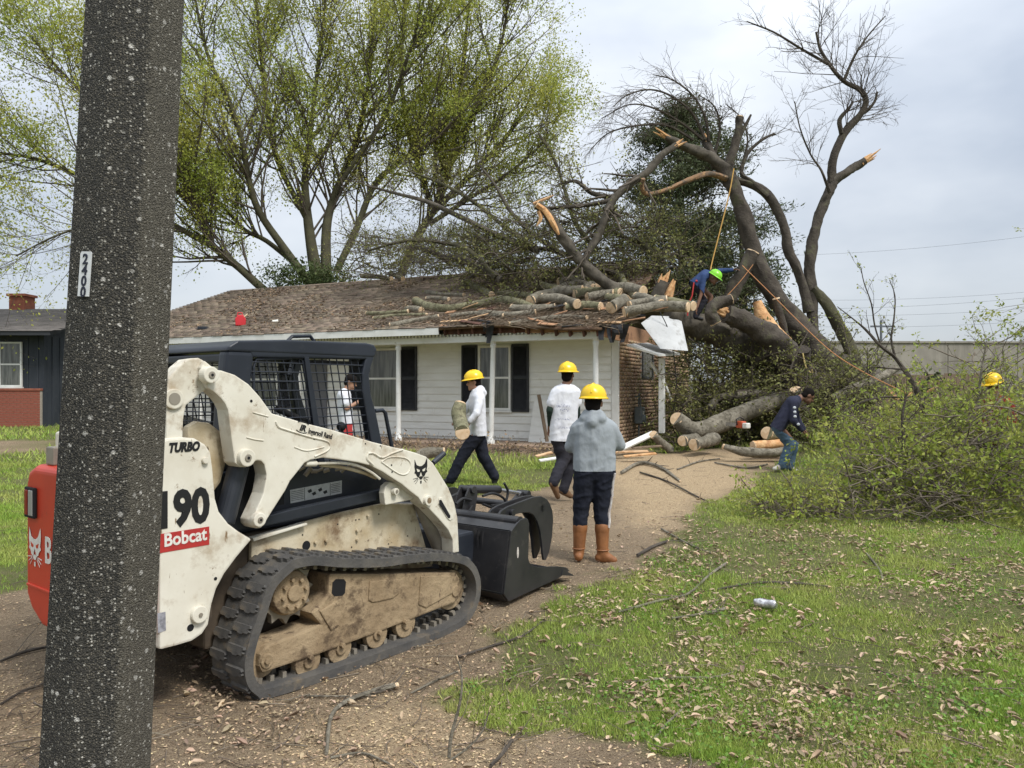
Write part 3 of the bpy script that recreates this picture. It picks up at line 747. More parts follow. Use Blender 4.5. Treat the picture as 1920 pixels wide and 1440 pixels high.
if p0 and p1:
    nn = p0[1]; yd = (p0[0] - p1[0]).normalized(); xd = yd.cross(nn).normalized()
    if xd.x < 0: xd = -xd
    ctr = (p0[0] + p1[0]) / 2 - off; H = (p0[0] - p1[0]).length; Wd = .048
    fnp = lambda q: ctr + xd * q[0] + yd * q[1] + nn * .002
    poly = [(-Wd / 2 * .8, H / 2), (-Wd / 2, H / 2 - .006), (-Wd / 2, -H / 2), (Wd / 2, -H / 2), (Wd / 2, H / 2 - .006), (Wd / 2 * .8, H / 2)]
    m = MB(); m.prism(poly, fnp, lambda q: fnp(q) + nn * .003); pl = m.build('number_plate', platem, pole)
    for i, ch_ in enumerate('2400'):
        lettering('digit', ch_, .046, ctr + yd * (H / 2 - .040 - i * H / 4.1) + nn * .005, xd, yd, navyp, pl, bold=.0012, align='CENTER', lift=.0008)
# ================================================================ COMPACT TRACK LOADER (local x forward, y left, z up; origin at the outer face of the right track)
MAh = R(38.0)
mf = (math.sin(MAh), math.cos(MAh)); mrr = (mf[1], -mf[0])
_Y = HC * F / (1308 - 729); _X = (506.6 - 960) / F * _Y
MA = (_X - .05 * mf[0], _Y - .05 * mf[1])
def sd_(px, py, w):                     # pixel -> (s, z) on the upright plane w metres outside the right track face
    k = (px - 960) / F; Px, Py_ = MA[0] + w * mrr[0], MA[1] + w * mrr[1]
    s = (k * Py_ - Px) / (mf[0] - k * mf[1]); Y = Py_ + s * mf[1]
    return (s, HC - (py - 729) / F * Y)
def SP(pts, w): return [sd_(a, b_, w) for a, b_ in pts]
def rr_(px, py, s):                     # pixel -> (w, z) on the cross plane at s
    Px, Py_ = MA[0] + s * mf[0], MA[1] + s * mf[1]; k = (px - 960) / F
    w = (k * Py_ - Px) / (mrr[0] - k * mrr[1]); Y = Py_ + w * mrr[1]
    return (w, HC - (py - 729) / F * Y)
L3 = lambda s, w, z: Vector((s, -w, z))
ldr = empty('track_loader', (MA[0], MA[1], 0), math.atan2(mf[1], mf[0]), label='cream and black compact track loader with red tail and grapple bucket', cat='loader')
WC = -.838
cream = mat('cream_paint', (.70, .67, .575), (.60, .56, .46), 2.6, .5, c3=(.33, .245, .15), s3=4.0, lo3=.50, hi3=.72, scr=(.22, .15, .085), bump=.05, bscale=25)
creamd = mat('cream_muddy', (.58, .51, .37), (.42, .33, .20), 3.5, .75, c3=(.19, .125, .07), s3=5, lo3=.50, hi3=.68, scr=(.10, .065, .04), bump=.2, bscale=30)
mud = mat('dried_mud', (.34, .255, .155), (.25, .18, .105), 4, .95, c3=(.11, .075, .045), s3=7, lo3=.52, hi3=.64, scr=(.09, .06, .04), bump=.9, bscale=14)
rubber = mat('track_rubber', (.062, .06, .058), (.105, .097, .085), 5, .85, c3=(.20, .155, .10), s3=7, lo3=.55, hi3=.75, bump=.3, bscale=40)
blk = mat('machine_black', (.016, .019, .026), (.026, .03, .038), 3, .45, c3=(.075, .07, .062), s3=6, lo3=.62, hi3=.85)
blkm = mat('bucket_steel', (.018, .018, .02), (.03, .029, .03), 4, .36, c3=(.085, .078, .07), s3=7, lo3=.58, hi3=.8, spec=.5)
dark = mat('inner_black', (.008, .008, .009), rough=.9)
redp = mat('tail_red', (.52, .045, .018), (.45, .04, .018), 3, .42, c3=(.25, .05, .03), s3=6, lo3=.62, hi3=.8)
steel = mat('worn_steel', (.30, .27, .22), (.22, .19, .15), 8, .5, .3)
chrome = mat('rod_steel', (.55, .55, .55), rough=.25, metal=.9)
inkb = mat('decal_black', (.012, .012, .013), rough=.5)
inkr = mat('decal_red', (.42, .035, .03), (.36, .03, .03), 20, .45)
inkw = mat('decal_white', (.72, .71, .66), (.6, .58, .52), 30, .5)
def plate(name, pts, w0, th, m, parent=None, bevel=.006, mirror=False):
    w1 = w0 - th
    if mirror: w0, w1 = 2 * WC - w0 + .24, 2 * WC - w1 + .24
    return MB().prism(pts, lambda p: L3(p[0], w0, p[1]), lambda p: L3(p[0], w1, p[1])).build(name, m, parent or ldr, bevel=bevel, seg=2)
def disc(name, s, z, w0, w1, r, m, parent=None, n=24, bevel=.004):
    return MB().cyl(L3(s, w0, z), L3(s, w1, z), r, n).build(name, m, parent or ldr, bevel=bevel)

# --- tracks
TR = [(549, 1050), (506.6, 1092.5), (484, 1154), (467, 1205), (459, 1247), (464, 1284), (481, 1303), (506.6, 1309), (633, 1273), (745.6, 1231), (841, 1194), (880.6, 1163), (900, 1120.6), (899, 1078), (878, 1047.5), (830, 1037.7), (773.7, 1040.5), (717.5, 1047.5), (647, 1047.5), (591, 1043)]
tp = SP(TR, 0)
tp = [(s, max(z, -.02)) for s, z in tp]
cl = np.array(subdiv(tp + [tp[0]], 8))[:-1]
seg = np.linalg.norm(np.roll(cl, -1, 0) - cl, axis=1); cum = np.concatenate([[0], np.cumsum(seg)])
NB = 168
u = np.linspace(0, cum[-1], NB, endpoint=False)
cc_ = np.vstack([cl, cl[:1]])
lp = np.stack([np.interp(u, cum, cc_[:, 0]), np.interp(u, cum, cc_[:, 1])], -1)
tan = np.roll(lp, -1, 0) - np.roll(lp, 1, 0); tan /= np.linalg.norm(tan, axis=1, keepdims=True)
nor = np.stack([tan[:, 1], -tan[:, 0]], -1)
ctr_ = lp.mean(0)
if ((lp - ctr_) * nor).sum() < 0: nor = -nor
def make_track(mirror):
    base = (0.0 if not mirror else 2 * WC + .32)
    tk = empty('track', (0, 0, 0)); tk.parent = ldr
    V, Fq = [], []
    prof = [(.012, 0), (.0, .022), (.0, .05), (-.035, .052), (-.285, .052), (-.32, .05), (-.32, .022), (-.308, 0)]   # (w, depth inwards)
    k = len(prof)
    for i in range(NB):
        for w_, d in prof: V.append(L3(lp[i, 0] - nor[i, 0] * d, base + w_ if w_ <= 0 else base, lp[i, 1] - nor[i, 1] * d))
    for i in range(NB):
        j = (i + 1) % NB
        for q in range(k): Fq.append((i * k + q, i * k + (q + 1) % k, j * k + (q + 1) % k, j * k + q))
    o = mesh_obj('belt', V, Fq, rubber, tk, True)
    bm = bmesh.new(); bm.from_mesh(o.data); bmesh.ops.recalc_face_normals(bm, faces=bm.faces); bm.to_mesh(o.data); bm.free()
    try: o.data.set_sharp_from_angle(angle=R(40))
    except Exception: pass
    # tread blocks: two staggered notched lugs per pitch
    bme = None
    NL = 42
    for i in range(NL):
        for sidek in (0, 1):
            a = ((i + .5 * sidek) * NB / NL) % NB; i0 = int(a); p = lp[i0] + (lp[(i0 + 1) % NB] - lp[i0]) * (a - i0); tn, nn = tan[i0], nor[i0]
            if bme is None:
                m = MB(); h = .013
                out_ = [(-.026, -.075), (-.026, .07), (-.012, .078), (-.002, .06), (.010, .078), (.024, .066), (.024, .03), (.034, .02), (.034, -.015), (.024, -.03), (.024, -.07), (.008, -.08)]
                m.prism(out_, lambda q: Vector((q[0], q[1], -.012)), lambda q: Vector((q[0] * .8, q[1] * .93, h)))
                ob = m.build('tread_block', rubber, tk); bme = ob.data
            else: ob = bpy.data.objects.new('tread_block', bme); link(ob, tk)
            wc = base - .085 - .15 * sidek
            c_ = L3(p[0], wc, p[1]); x = Vector((tn[0], 0, tn[1])); z = Vector((nn[0], 0, nn[1])); y = z.cross(x)
            ob.matrix_local = Matrix(((x.x, y.x, z.x, c_.x), (x.y, y.y, z.y, c_.y), (x.z, y.z, z.z, c_.z), (0, 0, 0, 1)))
    # metal guide teeth inside
    m = MB()
    for i in range(60):
        a = int(i * NB / 60); p = lp[a]; tn, nn = tan[a], nor[a]
        for wq in (-.11, -.21):
            c_ = L3(p[0] - nn[0] * .052, base + wq, p[1] - nn[1] * .052); x = Vector((tn[0], 0, tn[1])); z = -Vector((nn[0], 0, nn[1])); y = z.cross(x)
            Mx = Matrix(((x.x, y.x, z.x, c_.x), (x.y, y.y, z.y, c_.y), (x.z, y.z, z.z, c_.z), (0, 0, 0, 1)))
            m.box((-.012, -.02, -.004), (.012, .02, .03), Mx)
    m.build('guide_teeth', steel, tk, kind='stuff')
    # frame, hub, rollers, idlers
    fr = SP([(617, 1076), (700, 1076), (780, 1074), (855, 1073), (862, 1084), (861, 1120), (855, 1129), (700, 1189), (600, 1226), (492, 1262), (487, 1250), (488, 1228), (501, 1211), (560, 1188), (602, 1171), (584, 1150), (600, 1136), (616, 1115)], -.06)
    def pl2(name, pts, wo, th, m, bevel=.006, parent=tk):
        w0, w1 = base + wo, base + wo - th
        return MB().prism(pts, lambda p: L3(p[0], w0, p[1]), lambda p: L3(p[0], w1, p[1])).build(name, m, parent, bevel=bevel)
    pf = pl2('track_frame', fr, -.06, .20, mud, .012)
    # raised mud cakes and cut panels on the frame, an oval opening
    pl2('frame_panel', SP([(694, 1090), (748, 1086), (750, 1112), (738, 1122), (700, 1130), (692, 1126)], -.05), -.052, .012, mud, .006, pf)
    pl2('frame_panel', SP([(790, 1080), (848, 1079), (850, 1112), (800, 1140), (786, 1134)], -.05), -.052, .012, mud, .006, pf)
    pl2('frame_panel', SP([(600, 1146), (640, 1122), (652, 1138), (636, 1172), (622, 1183)], -.05), -.05, .014, mud, .008, pf)
    hole = SP([(624, 1092), (630, 1086), (645, 1086), (649, 1091), (647, 1112), (642, 1117), (627, 1118), (622, 1112)], -.058)
    pl2('frame_opening', hole, -.0585, .01, dark, 0, pf)
    hole = SP([(793, 1082), (801, 1079), (803, 1086), (797, 1092), (793, 1090)], -.058)
    pl2('frame_opening', hole, -.0575, .005, dark, 0, pf)
    for px, py in ((712, 1187), (642, 1210), (582, 1232), (500, 1240), (760, 1166)):
        s, z = sd_(px, py, -.05); MB().cyl(L3(s, base - .061, z), L3(s, base - .035, z), .016, 6).build('bolt', mud, pf, bevel=.003)
    hs, hz_ = sd_(551, 1112, -.07)
    hub = MB().tube([L3(hs, base - .28, hz_), L3(hs, base - .12, hz_), L3(hs, base - .085, hz_), L3(hs, base - .07, hz_)], [.13, .128, .118, .09], 28).build('drive_hub', mud, tk, bevel=.006)
    MB().cyl(L3(hs, base - .071, hz_), L3(hs, base - .055, hz_), .045, 20).build('hub_cap', mud, hub, bevel=.005)
    for i in range(8):
        a = i * math.pi / 4 + .2; MB().cyl(L3(hs + .076 * math.cos(a), base - .076, hz_ + .076 * math.sin(a)), L3(hs + .076 * math.cos(a), base - .05, hz_ + .076 * math.sin(a)), .012, 6).build('bolt', mud, hub, bevel=.002)
    sp = MB(); pts = []
    for i in range(36):
        a = i * math.pi / 18; r_ = .185 if i % 3 == 0 else .15; pts.append((hs + r_ * math.cos(a), hz_ + r_ * math.sin(a)))
    pl2('sprocket', pts, -.14, .04, steel, .003)
    for px, py in ((577, 1241), (637, 1216), (706, 1189), (760, 1170)):
        s, z = sd_(px, py, -.08)
        ro = MB().cyl(L3(s, base - .075, z), L3(s, base - .12, z), .085, 24).cyl(L3(s, base - .2, z), L3(s, base - .245, z), .085, 24).cyl(L3(s, base - .06, z), L3(s, base - .26, z), .035, 12).build('roller', mud, tk, bevel=.006)
    for px, py, rd in ((492, 1236, .10), (846, 1106, .135)):
        s, z = sd_(px, py, -.1); MB().cyl(L3(s, base - .10, z), L3(s, base - .22, z), rd, 28).cyl(L3(s, base - .05, z), L3(s, base - .27, z), .04, 14).build('idler', mud, tk, bevel=.008)
    return tk
make_track(False)
make_track(True)

# --- chassis and engine box
ch_pts = SP([(472, 1010), (560, 982), (640, 961), (720, 944), (776, 945), (799, 1027), (812, 1062), (700, 1075), (560, 1080), (470, 1100)], -.3)
plate('chassis_side', ch_pts, -.3, .03, creamd)
plate('chassis_side', ch_pts, -.3, .03, creamd, mirror=True)
MB().box(L3(-.12, -.34, .22), L3(1.42, 2 * WC + .34, .80)).build('chassis', mat('chassis_brown', (.06, .045, .032), (.10, .075, .05), 6, .95), ldr, bevel=.02)  # dark brown mottled colour, shared with the engine box
MB().box(L3(-.05, -.37, .81), L3(1.25, 2 * WC + .37, 1.16)).build('inner_body', blk, ldr, bevel=.02)
for px, py, q in ((690, 967, .008), (670, 995, .01), (670, 1012, .01), (592, 1017, .011), (612, 1014, .011)):
    s, z = sd_(px, py, -.29); disc('bolt', s, z, -.298, -.282, q, creamd, n=8)
s, z = sd_(575, 1023, -.295); disc('side_hole', s, z, -.2995, -.297, .028, dark, bevel=0)
for px, py in ((668, 975), (674, 974), (634, 983), (729, 1020), (711, 964), (765, 1005), (660, 1026), (568, 1003)):
    s, z = sd_(px, py, -.295); disc('rust_spot', s, z, -.2992, -.2975, .005, dark, n=8, bevel=0)
plate('fender_lip', SP([(472, 1009), (574, 980), (575, 984), (474, 1015)], -.27), -.26, .06, cream, bevel=.004)
# rear engine box with side uprights
MB().box(L3(-.49, -.18, .40), L3(-.16, -1.36, 1.18)).build('engine_box', mat('chassis_brown', (.06, .045, .032)), ldr, bevel=.04)
MB().box(L3(-.47, -.30, 1.181), L3(-.0, 2 * WC + .36, 1.26)).build('engine_cover', blk, ldr, bevel=.03)
up_pts = SP([(225, 846), (250, 836), (290, 827), (315, 822), (344, 820), (366, 822), (385, 833), (395, 848), (399, 877), (404, 935), (411, 959), (429, 982), (449, 997), (472.5, 1011), (443, 1046), (421, 1076), (406, 1104), (397, 1134), (391, 1171), (379, 1189), (360, 1202), (330, 1211), (295, 1220), (200, 1240), (190, 1060)], -.12)
up_pts = [(max(a, -.48), b_) for a, b_ in up_pts]
up = plate('side_upright', up_pts, -.12, .05, cream, bevel=.012)
plate('side_upright', up_pts, -.12, .05, cream, mirror=True, bevel=.012)
# hood cheek seen inside the arm arch
cheek = SP([(348, 900), (352, 800), (370, 790), (395, 793), (414, 808), (424, 840), (424, 872), (415, 905), (400, 925)], -.25)
plate('engine_cheek', cheek, -.25, .06, creamd, bevel=.02)
s0, z0 = sd_(383, 863, -.12); disc('pivot_cap', s0, z0, -.12, -.10, .017, cream)
s0, z0 = sd_(371, 1151, -.12); pc = disc('pivot_cap', s0, z0, -.12, -.095, .042, cream); MB().cyl(L3(s0, -.094, z0), L3(s0, -.088, z0), .010, 10).build('pin', steel, pc); 
for px, py, q in ((357, 1177, .018), (404, 1085, .009), (352, 1013, .006)):
    s, z = sd_(px, py, -.12); disc('side_hole', s, z, -.1195, -.1185, q, dark, bevel=0)
# tailgate, tail light, rear bumper
rz0, rz1 = rr_(45, 1170, -.66)[1], rr_(50, 868, -.66)[1]
tgp = [(-1.36, .46), (-1.36, 1.10), (-1.33, 1.17), (-1.25, 1.20), (-.34, 1.20), (-.24, 1.17), (-.20, 1.10), (-.20, .46), (-.26, .38), (-.40, .31), (-1.15, .31), (-1.29, .38)]
tg = MB(); N = len(tgp); v = []
for ds, sc_ in ((-.50, 1.0), (-.58, 1.0), (-.62, .95)):
    v += [L3(ds, -.78 + (w_ + .78) * sc_, .76 + (z_ - .76) * sc_) for w_, z_ in tgp]
tg.add(v, [list(range(N))[::-1], list(range(2 * N, 3 * N))] + [[r0 * N + i, r0 * N + (i + 1) % N, (r0 + 1) * N + (i + 1) % N, (r0 + 1) * N + i] for r0 in (0, 1) for i in range(N)])
tail = tg.build('tailgate', redp, ldr, bevel=.025, seg=3, angle=20)
RS = -.622
MB().box(L3(RS + .005, -1.31, .52), L3(RS - .008, -.26, .535)).build('tailgate_crease', redp, tail, bevel=.004)
def tail_light(w0, w1):
    o = MB().box(L3(RS, w0, .905), L3(RS - .02, w1, 1.075)).build('tail_light', dark, tail, bevel=.008)
    wm = w0 + (w1 - w0) * .45
    MB().box(L3(RS - .014, w0 + .012, .92), L3(RS - .024, wm - .006, 1.06)).build('red_lens', mat('red_lens', (.22, .012, .012), rough=.2), o, bevel=.004)
    MB().box(L3(RS - .014, wm + .006, .92), L3(RS - .024, w1 - .012, 1.06)).build('clear_lens', mat('clear_lens', (.30, .30, .28), rough=.15), o, bevel=.004)
wl0, wl1 = rr_(52, 930, RS)[0], rr_(79, 930, RS)[0]
wl0 = max(wl0, -1.31)
tail_light(wl0, wl0 + .13); tail_light(-.28 - .13, -.28)
MB().box(L3(-.58, -1.18, 1.20), L3(-.50, -1.08, 1.30)).build('rear_bracket', steel, ldr, bevel=.008)
MB().box(L3(-.60, -.36, 1.22), L3(-.50, -.24, 1.33)).build('rear_bracket', cream, ldr, bevel=.008)
# --- cat-head mark (flat decal): ears, face mask, whiskers
def cat_head(cs_, cz, size, basis, m, parent, mask_only):
    hd = [(-.5, .62), (-.34, .30), (-.12, .22), (.08, .22), (.30, .34), (.50, .66), (.52, .20), (.46, -.02), (.52, -.14), (.40, -.20), (.30, -.36), (.14, -.42), (.06, -.22), (0, -.10), (-.06, -.22), (-.14, -.42), (-.30, -.36), (-.40, -.20), (-.52, -.14), (-.46, -.02), (-.52, .20)]
    fn = lambda p: basis(cs_ + p[0] * size, cz + p[1] * size, 0)
    fn2 = lambda p: basis(cs_ + p[0] * size, cz + p[1] * size, .0015)
    o = MB().prism(hd, fn, fn2).build('cat_head_mark', m, parent)
    k = MB()
    for q in ([(-.16, -.42), (0, -.34), (.16, -.42), (.08, -.54), (-.08, -.54)], [(-.06, -.62), (.06, -.62), (.05, -.78), (-.05, -.78)]):
        k.prism(q, fn, fn2)
    for sg in (-1, 1):
        for a, b_ in (((.24, -.42), (.62, -.46)), ((.24, -.46), (.56, -.62)), ((.20, -.5), (.44, -.74))):
            k.prism([(sg * a[0], a[1]), (sg * b_[0], b_[1]), (sg * b_[0], b_[1] - .025), (sg * a[0], a[1] - .03)], fn, fn2)
    k.build('whiskers', m, o)
    ey = MB()
    for sg in (-1, 1): ey.prism([(sg * .10, .0), (sg * .36, .10), (sg * .30, -.08), (sg * .14, -.10)], lambda p: basis(cs_ + p[0] * size, cz + p[1] * size, .0017), lambda p: basis(cs_ + p[0] * size, cz + p[1] * size, .0025))
    ey.build('eyes', parent.data.materials[0], o)
rbasis = lambda w_, z_, d: L3(RS - .001 - d, w_, z_)
wq, zq = rr_(66, 1022, RS)
wq = max(wq, -1.22)
cat_head(wq, zq, .15, rbasis, inkw, tail, True)
lettering('lettering', 'Bobcat', .20, L3(RS, wq + .13, zq - .075), (0, -1, 0), (0, 0, 1), inkw, tail, bold=.004, sx=.8)
# --- lettering on the upright
def side_text(body, px, py, size, w_, m, parent, ang=0.0, **k):
    s, z = sd_(px, py, w_); a = ang
    return lettering('lettering', body, size, L3(s, w_, z), (math.cos(a), 0, math.sin(a)), (-math.sin(a), 0, math.cos(a)), m, parent, **k)
side_text('TURBO', 315, 848, .062, -.12, inkb, up, shear=.25, bold=.0035, sx=.78)
sA, zA = sd_(392, 975, -.12)
lettering('lettering', 'T190', .235, L3(sA, -.12, zA), (1, 0, 0), (0, 0, 1), inkb, up, bold=.010, sx=.80, align='RIGHT')
stk = SP([(270, 1043), (392, 1021), (392, 987), (270, 1004)], -.12); stk = [(stk[1][0] - .42, stk[1][1] - .001), stk[1], stk[2], (stk[2][0] - .42, stk[2][1] - .001)]
sk = MB().prism(stk, lambda p: L3(p[0], -.1195, p[1]), lambda p: L3(p[0], -.1180, p[1])).build('red_sticker', inkr, up)
lettering('lettering', 'Bobcat', .088, L3(stk[1][0] - .015, -.118, stk[1][1] + .028), (1, 0, 0), (0, 0, 1), inkw, sk, bold=.0022, sx=.9, align='RIGHT', lift=.001)
MB().prism(SP([(295, 1150), (310, 1147), (311, 1182), (296, 1187)], -.12), lambda p: L3(p[0], -.1195, p[1]), lambda p: L3(p[0], -.1182, p[1])).build('worn_sticker', mat('worn_sticker', (.35, .35, .38), (.18, .18, .2), 40, .5), up)

# --- loader arms
ARM = [(391, 728), (383, 712), (377, 690), (384, 676), (396, 686), (403, 693), (417, 695), (441, 703), (466, 720), (487, 743), (500, 761), (510, 775), (571, 793), (623, 806), (700, 829), (740, 839), (759, 843), (780, 849), (799, 856), (812, 868), (824, 887), (841, 915), (852, 943), (858, 971), (861, 1035), (850, 1037), (849, 1012), (841, 994), (824, 974), (805, 954), (793, 946), (785, 933), (768, 920), (754, 908), (729, 892), (717, 884), (695, 873), (672, 867), (640, 862), (606, 858), (583, 862), (571, 868), (556, 887), (544, 902), (535, 920), (510, 959), (496, 982), (490, 990), (480, 991), (473, 984), (472, 975), (478, 962), (488, 940), (494, 925), (499, 900), (500, 890), (496, 871), (490, 864), (482, 863), (474, 868), (462, 876), (450, 876), (441, 868), (437, 840), (434, 819), (428, 769), (422, 756), (414, 746), (402, 735)]
arm_pts = SP(ARM, -.10)
arm = plate('loader_arm', arm_pts, -.10, .11, cream, bevel=.007)
armL = plate('loader_arm', arm_pts, -.10, .11, cream, mirror=True, bevel=.007)
LINK = [(377, 690), (384, 676), (374, 671), (352, 674), (335, 688), (318, 710), (300, 735), (280, 790), (262, 850), (262, 900), (340, 900), (344, 817), (345, 790), (346, 781), (350, 760), (367, 746), (391, 728), (383, 712)]
lk = [(max(a, -.44), b_) for a, b_ in SP(LINK, -.13)]
rl = plate('rear_link', lk, -.135, .09, cream, bevel=.008); plate('rear_link', lk, -.135, .09, cream, mirror=True, bevel=.008)
s, z = sd_(325, 748, -.13); MB().tube([L3(s, -.136, z), L3(s, -.118, z)], .05, 24).build('bushing', cream, rl, bevel=.006); MB().cyl(L3(s, -.119, z), L3(s, -.116, z), .03, 20).build('bushing_hole', steel, rl)
# inner web of the arch (dark lining behind)
for px, py, r_, d in ((389, 703, .042, .05), (460, 858, .046, .035), (484, 974, .038, .03)):
    s, z = sd_(px, py, -.09)
    pv = disc('pivot', s, z, -.11, -.10 + d, r_, cream, arm, 28, .006); MB().cyl(L3(s, -.10 + d + .001, z), L3(s, -.10 + d + .006, z), r_ * .42, 18).build('pin', steel, pv, bevel=.002); MB().cyl(L3(s, -.10 + d + .006, z), L3(s, -.10 + d + .009, z), r_ * .16, 10).build('pin_bore', dark, pv)
for px, py, q in ((471, 752, .008), (685, 832, .005), (589, 823, .006), (735, 885, .006), (734, 872, .006), (713, 836, .005)):
    s, z = sd_(px, py, -.1); disc('arm_hole', s, z, -.0995, -.0985, q, dark, arm, 10, 0)
# stiffener ridges pressed into the arm
def ridge(pix, r_=.006, w_=-.099, parent=arm):
    MB().tube([L3(*(lambda q: (q[0], w_, q[1]))(sd_(a, b_, w_))) for a, b_ in subdiv(pix, 4)], r_, 6).build('weld_ridge', cream, parent, smooth=True)
ridge([(517, 790), (522, 800), (534, 805), (580, 819), (612, 827), (619, 836), (612, 846), (590, 856)])
ridge([(474, 773), (488, 777), (503, 781)], .004); ridge([(462, 820), (478, 824), (494, 826)], .004); ridge([(552, 838), (575, 845), (608, 838)], .004)
ridge([(690, 850), (688, 860), (700, 872)], .007); ridge([(690, 850), (700, 850), (716, 858), (735, 850), (755, 843)], .007)
ridge([(715, 866), (728, 858), (746, 857), (762, 860), (770, 870), (766, 885), (756, 890), (742, 885), (715, 866)], .005)
cb = lambda s_, z_, d: L3(s_, -.0995 + d, z_)
cs0, cz0 = sd_(789, 881, -.10)
cat_head(cs0, cz0, .115, cb, inkb, arm, False)
# maker's lettering along the arm
sI, zI = sd_(563, 803, -.10); sJ, zJ = sd_(618, 817, -.10); aa = math.atan2(zJ - zI, sJ - sI)
side_text('IR', 561, 806, .046, -.10, inkb, arm, ang=aa, bold=.0022, shear=.2)
ov = []
for i in range(24):
    a = i * math.pi / 12; sx_, sz_ = .052 * math.cos(a), .032 * math.sin(a); c0 = sd_(567, 801, -.10); ov.append(L3(c0[0] + sx_ * math.cos(aa) - sz_ * math.sin(aa), -.0985, c0[1] + sx_ * math.sin(aa) + sz_ * math.cos(aa)))
MB().tube(ov[3:10], .0025, 5).tube(ov[15:22], .0025, 5).build('oval_mark', inkb, arm)
side_text('Ingersoll Rand', 577, 812, .042, -.10, inkb, arm, ang=aa, bold=.0008, sx=.72)
# front foot of the arm: lightening slot, bushing, hose
sl_ = SP([(822, 934), (828, 932), (848, 966), (849, 972), (843, 976), (838, 972), (821, 944)], -.10)
so = MB().prism(sl_, lambda p: L3(p[0], -.0995, p[1]), lambda p: L3(p[0], -.094, p[1])).build('slot_rim', cream, arm, bevel=.003)
sl2 = SP([(824, 938), (828, 937), (845, 967), (845, 971), (841, 972), (824, 946)], -.09)
MB().prism(sl2, lambda p: L3(p[0], -.0938, p[1]), lambda p: L3(p[0], -.0928, p[1])).build('slot', dark, arm)
s, z = sd_(801, 938, -.095); pv = disc('pivot', s, z, -.10, -.075, .035, cream, arm); MB().cyl(L3(s, -.0745, z), L3(s, -.0735, z), .02, 16).build('pin_bore', mud, pv)
hs_ = [L3(*(lambda q: (q[0], -.13, q[1]))(sd_(a, b_, -.13))) for a, b_ in subdiv([(575, 869), (600, 869), (640, 868), (670, 873), (695, 885), (712, 898)], 5)]
MB().tube(hs_, .009, 8).build('hydraulic_line', cream, arm, smooth=True)
hs_ = [L3(*(lambda q: (q[0], -.16, q[1]))(sd_(a, b_, -.16))) for a, b_ in subdiv([(600, 872), (640, 876), (680, 886), (705, 896)], 5)]
MB().tube(hs_, .011, 8).build('hydraulic_line', creamd, arm, smooth=True)
MB().cyl(L3(*(lambda q: (q[0], -.13, q[1]))(sd_(572, 869, -.13))), L3(*(lambda q: (q[0], -.13, q[1]))(sd_(592, 869, -.13))), .018, 12).build('hose_fitting', cream, arm)
# link bracket under the arm
bk = SP([(722, 943), (720, 925), (723, 912), (732, 904), (744, 906), (760, 916), (785, 930), (788, 934), (723, 947)], -.16)
br = plate('link_bracket', bk, -.16, .05, cream, bevel=.006)
s, z = sd_(739, 921, -.15); pv = disc('pivot', s, z, -.16, -.125, .022, cream, br); MB().cyl(L3(s, -.1245, z), L3(s, -.121, z), .011, 10).build('pin', steel, pv)
# black stringer, warning decal, lift cylinder
bm_ = SP([(484, 972), (540, 957), (720, 917), (722, 935), (640, 954), (484, 990)], -.24)
plate('stringer', bm_, -.24, .05, blk)
dc = SP([(545, 919), (642, 901), (642, 925), (546, 944)], -.36)
dk = MB().prism(dc, lambda p: L3(p[0], -.3695, p[1]), lambda p: L3(p[0], -.366, p[1])).build('warning_decal', mat('decal_grey', (.42, .43, .42), (.34, .35, .34), 30, .5), ldr)
d0, d1, d2, d3 = dc
def dl(u_, v_): return (d0[0] + (d1[0] - d0[0]) * u_, (d0[1] + (d1[1] - d0[1]) * u_) * (1 - v_) + (d3[1] + (d2[1] - d3[1]) * u_) * v_)
k = MB()
for i in range(6):
    for a, b_ in ((.02, .25), (.78, .97)):
        v_ = .15 + i * .13; pa, pb_ = dl(a, v_), dl(b_, v_); pc_, pd = dl(b_, v_ + .03), dl(a, v_ + .03)
        k.prism([pa, pb_, pc_, pd], lambda p: L3(p[0], -.3658, p[1]), lambda p: L3(p[0], -.365, p[1]))
for a in (.265, .76):
    k.prism([dl(a, .02), dl(a + .008, .02), dl(a + .008, .98), dl(a, .98)], lambda p: L3(p[0], -.3658, p[1]), lambda p: L3(p[0], -.365, p[1]))
for a, v_ in ((.32, .3), (.40, .55), (.52, .35), (.62, .6)):
    k.prism([dl(a, v_), dl(a + .07, v_ - .1), dl(a + .09, v_ + .12), dl(a + .03, v_ + .2)], lambda p: L3(p[0], -.3658, p[1]), lambda p: L3(p[0], -.365, p[1]))
k.build('decal_print', inkb, dk)
c0, c1 = sd_(448, 872, -.2), sd_(420, 980, -.2)
MB().cyl(L3(c0[0], -.2, c0[1]), L3(c1[0], -.2, c1[1]), .055, 20).build('lift_cylinder', blk, ldr, bevel=.008)
MB().cyl(L3(c0[0], 2 * WC + .2, c0[1]), L3(c1[0], 2 * WC + .2, c1[1]), .055, 20).build('lift_cylinder', blk, ldr, bevel=.008)
for mm in (False, True):
    g = lambda w_: (2 * WC - w_) if mm else w_
    c0, c1 = sd_(784, 938, -.26), sd_(823, 1028, -.26)
    MB().cyl(L3(c0[0], g(-.26), c0[1]), L3(c1[0], g(-.26), c1[1]), .045, 20).cyl(L3(c1[0], g(-.26), c1[1]), L3(c1[0] + .08, g(-.26), c1[1] - .14), .022, 12).build('tilt_cylinder', steel, ldr, bevel=.006)
MB().box(L3(.02, -.30, .95), L3(.35, -.34, 1.25)).build('valve_cover', dark, ldr)
pk = MB(); rq = random.Random(2)
for i in range(16):
    s = .45 + i * .045; pk.cyl(L3(s, -.30, 1.12 + rq.uniform(-.02, .02)), L3(s + .03, -.28, 1.14 + rq.uniform(-.03, .02)), rq.uniform(.008, .016), 8)
pk.build('valve_fittings', steel, ldr, kind='stuff')

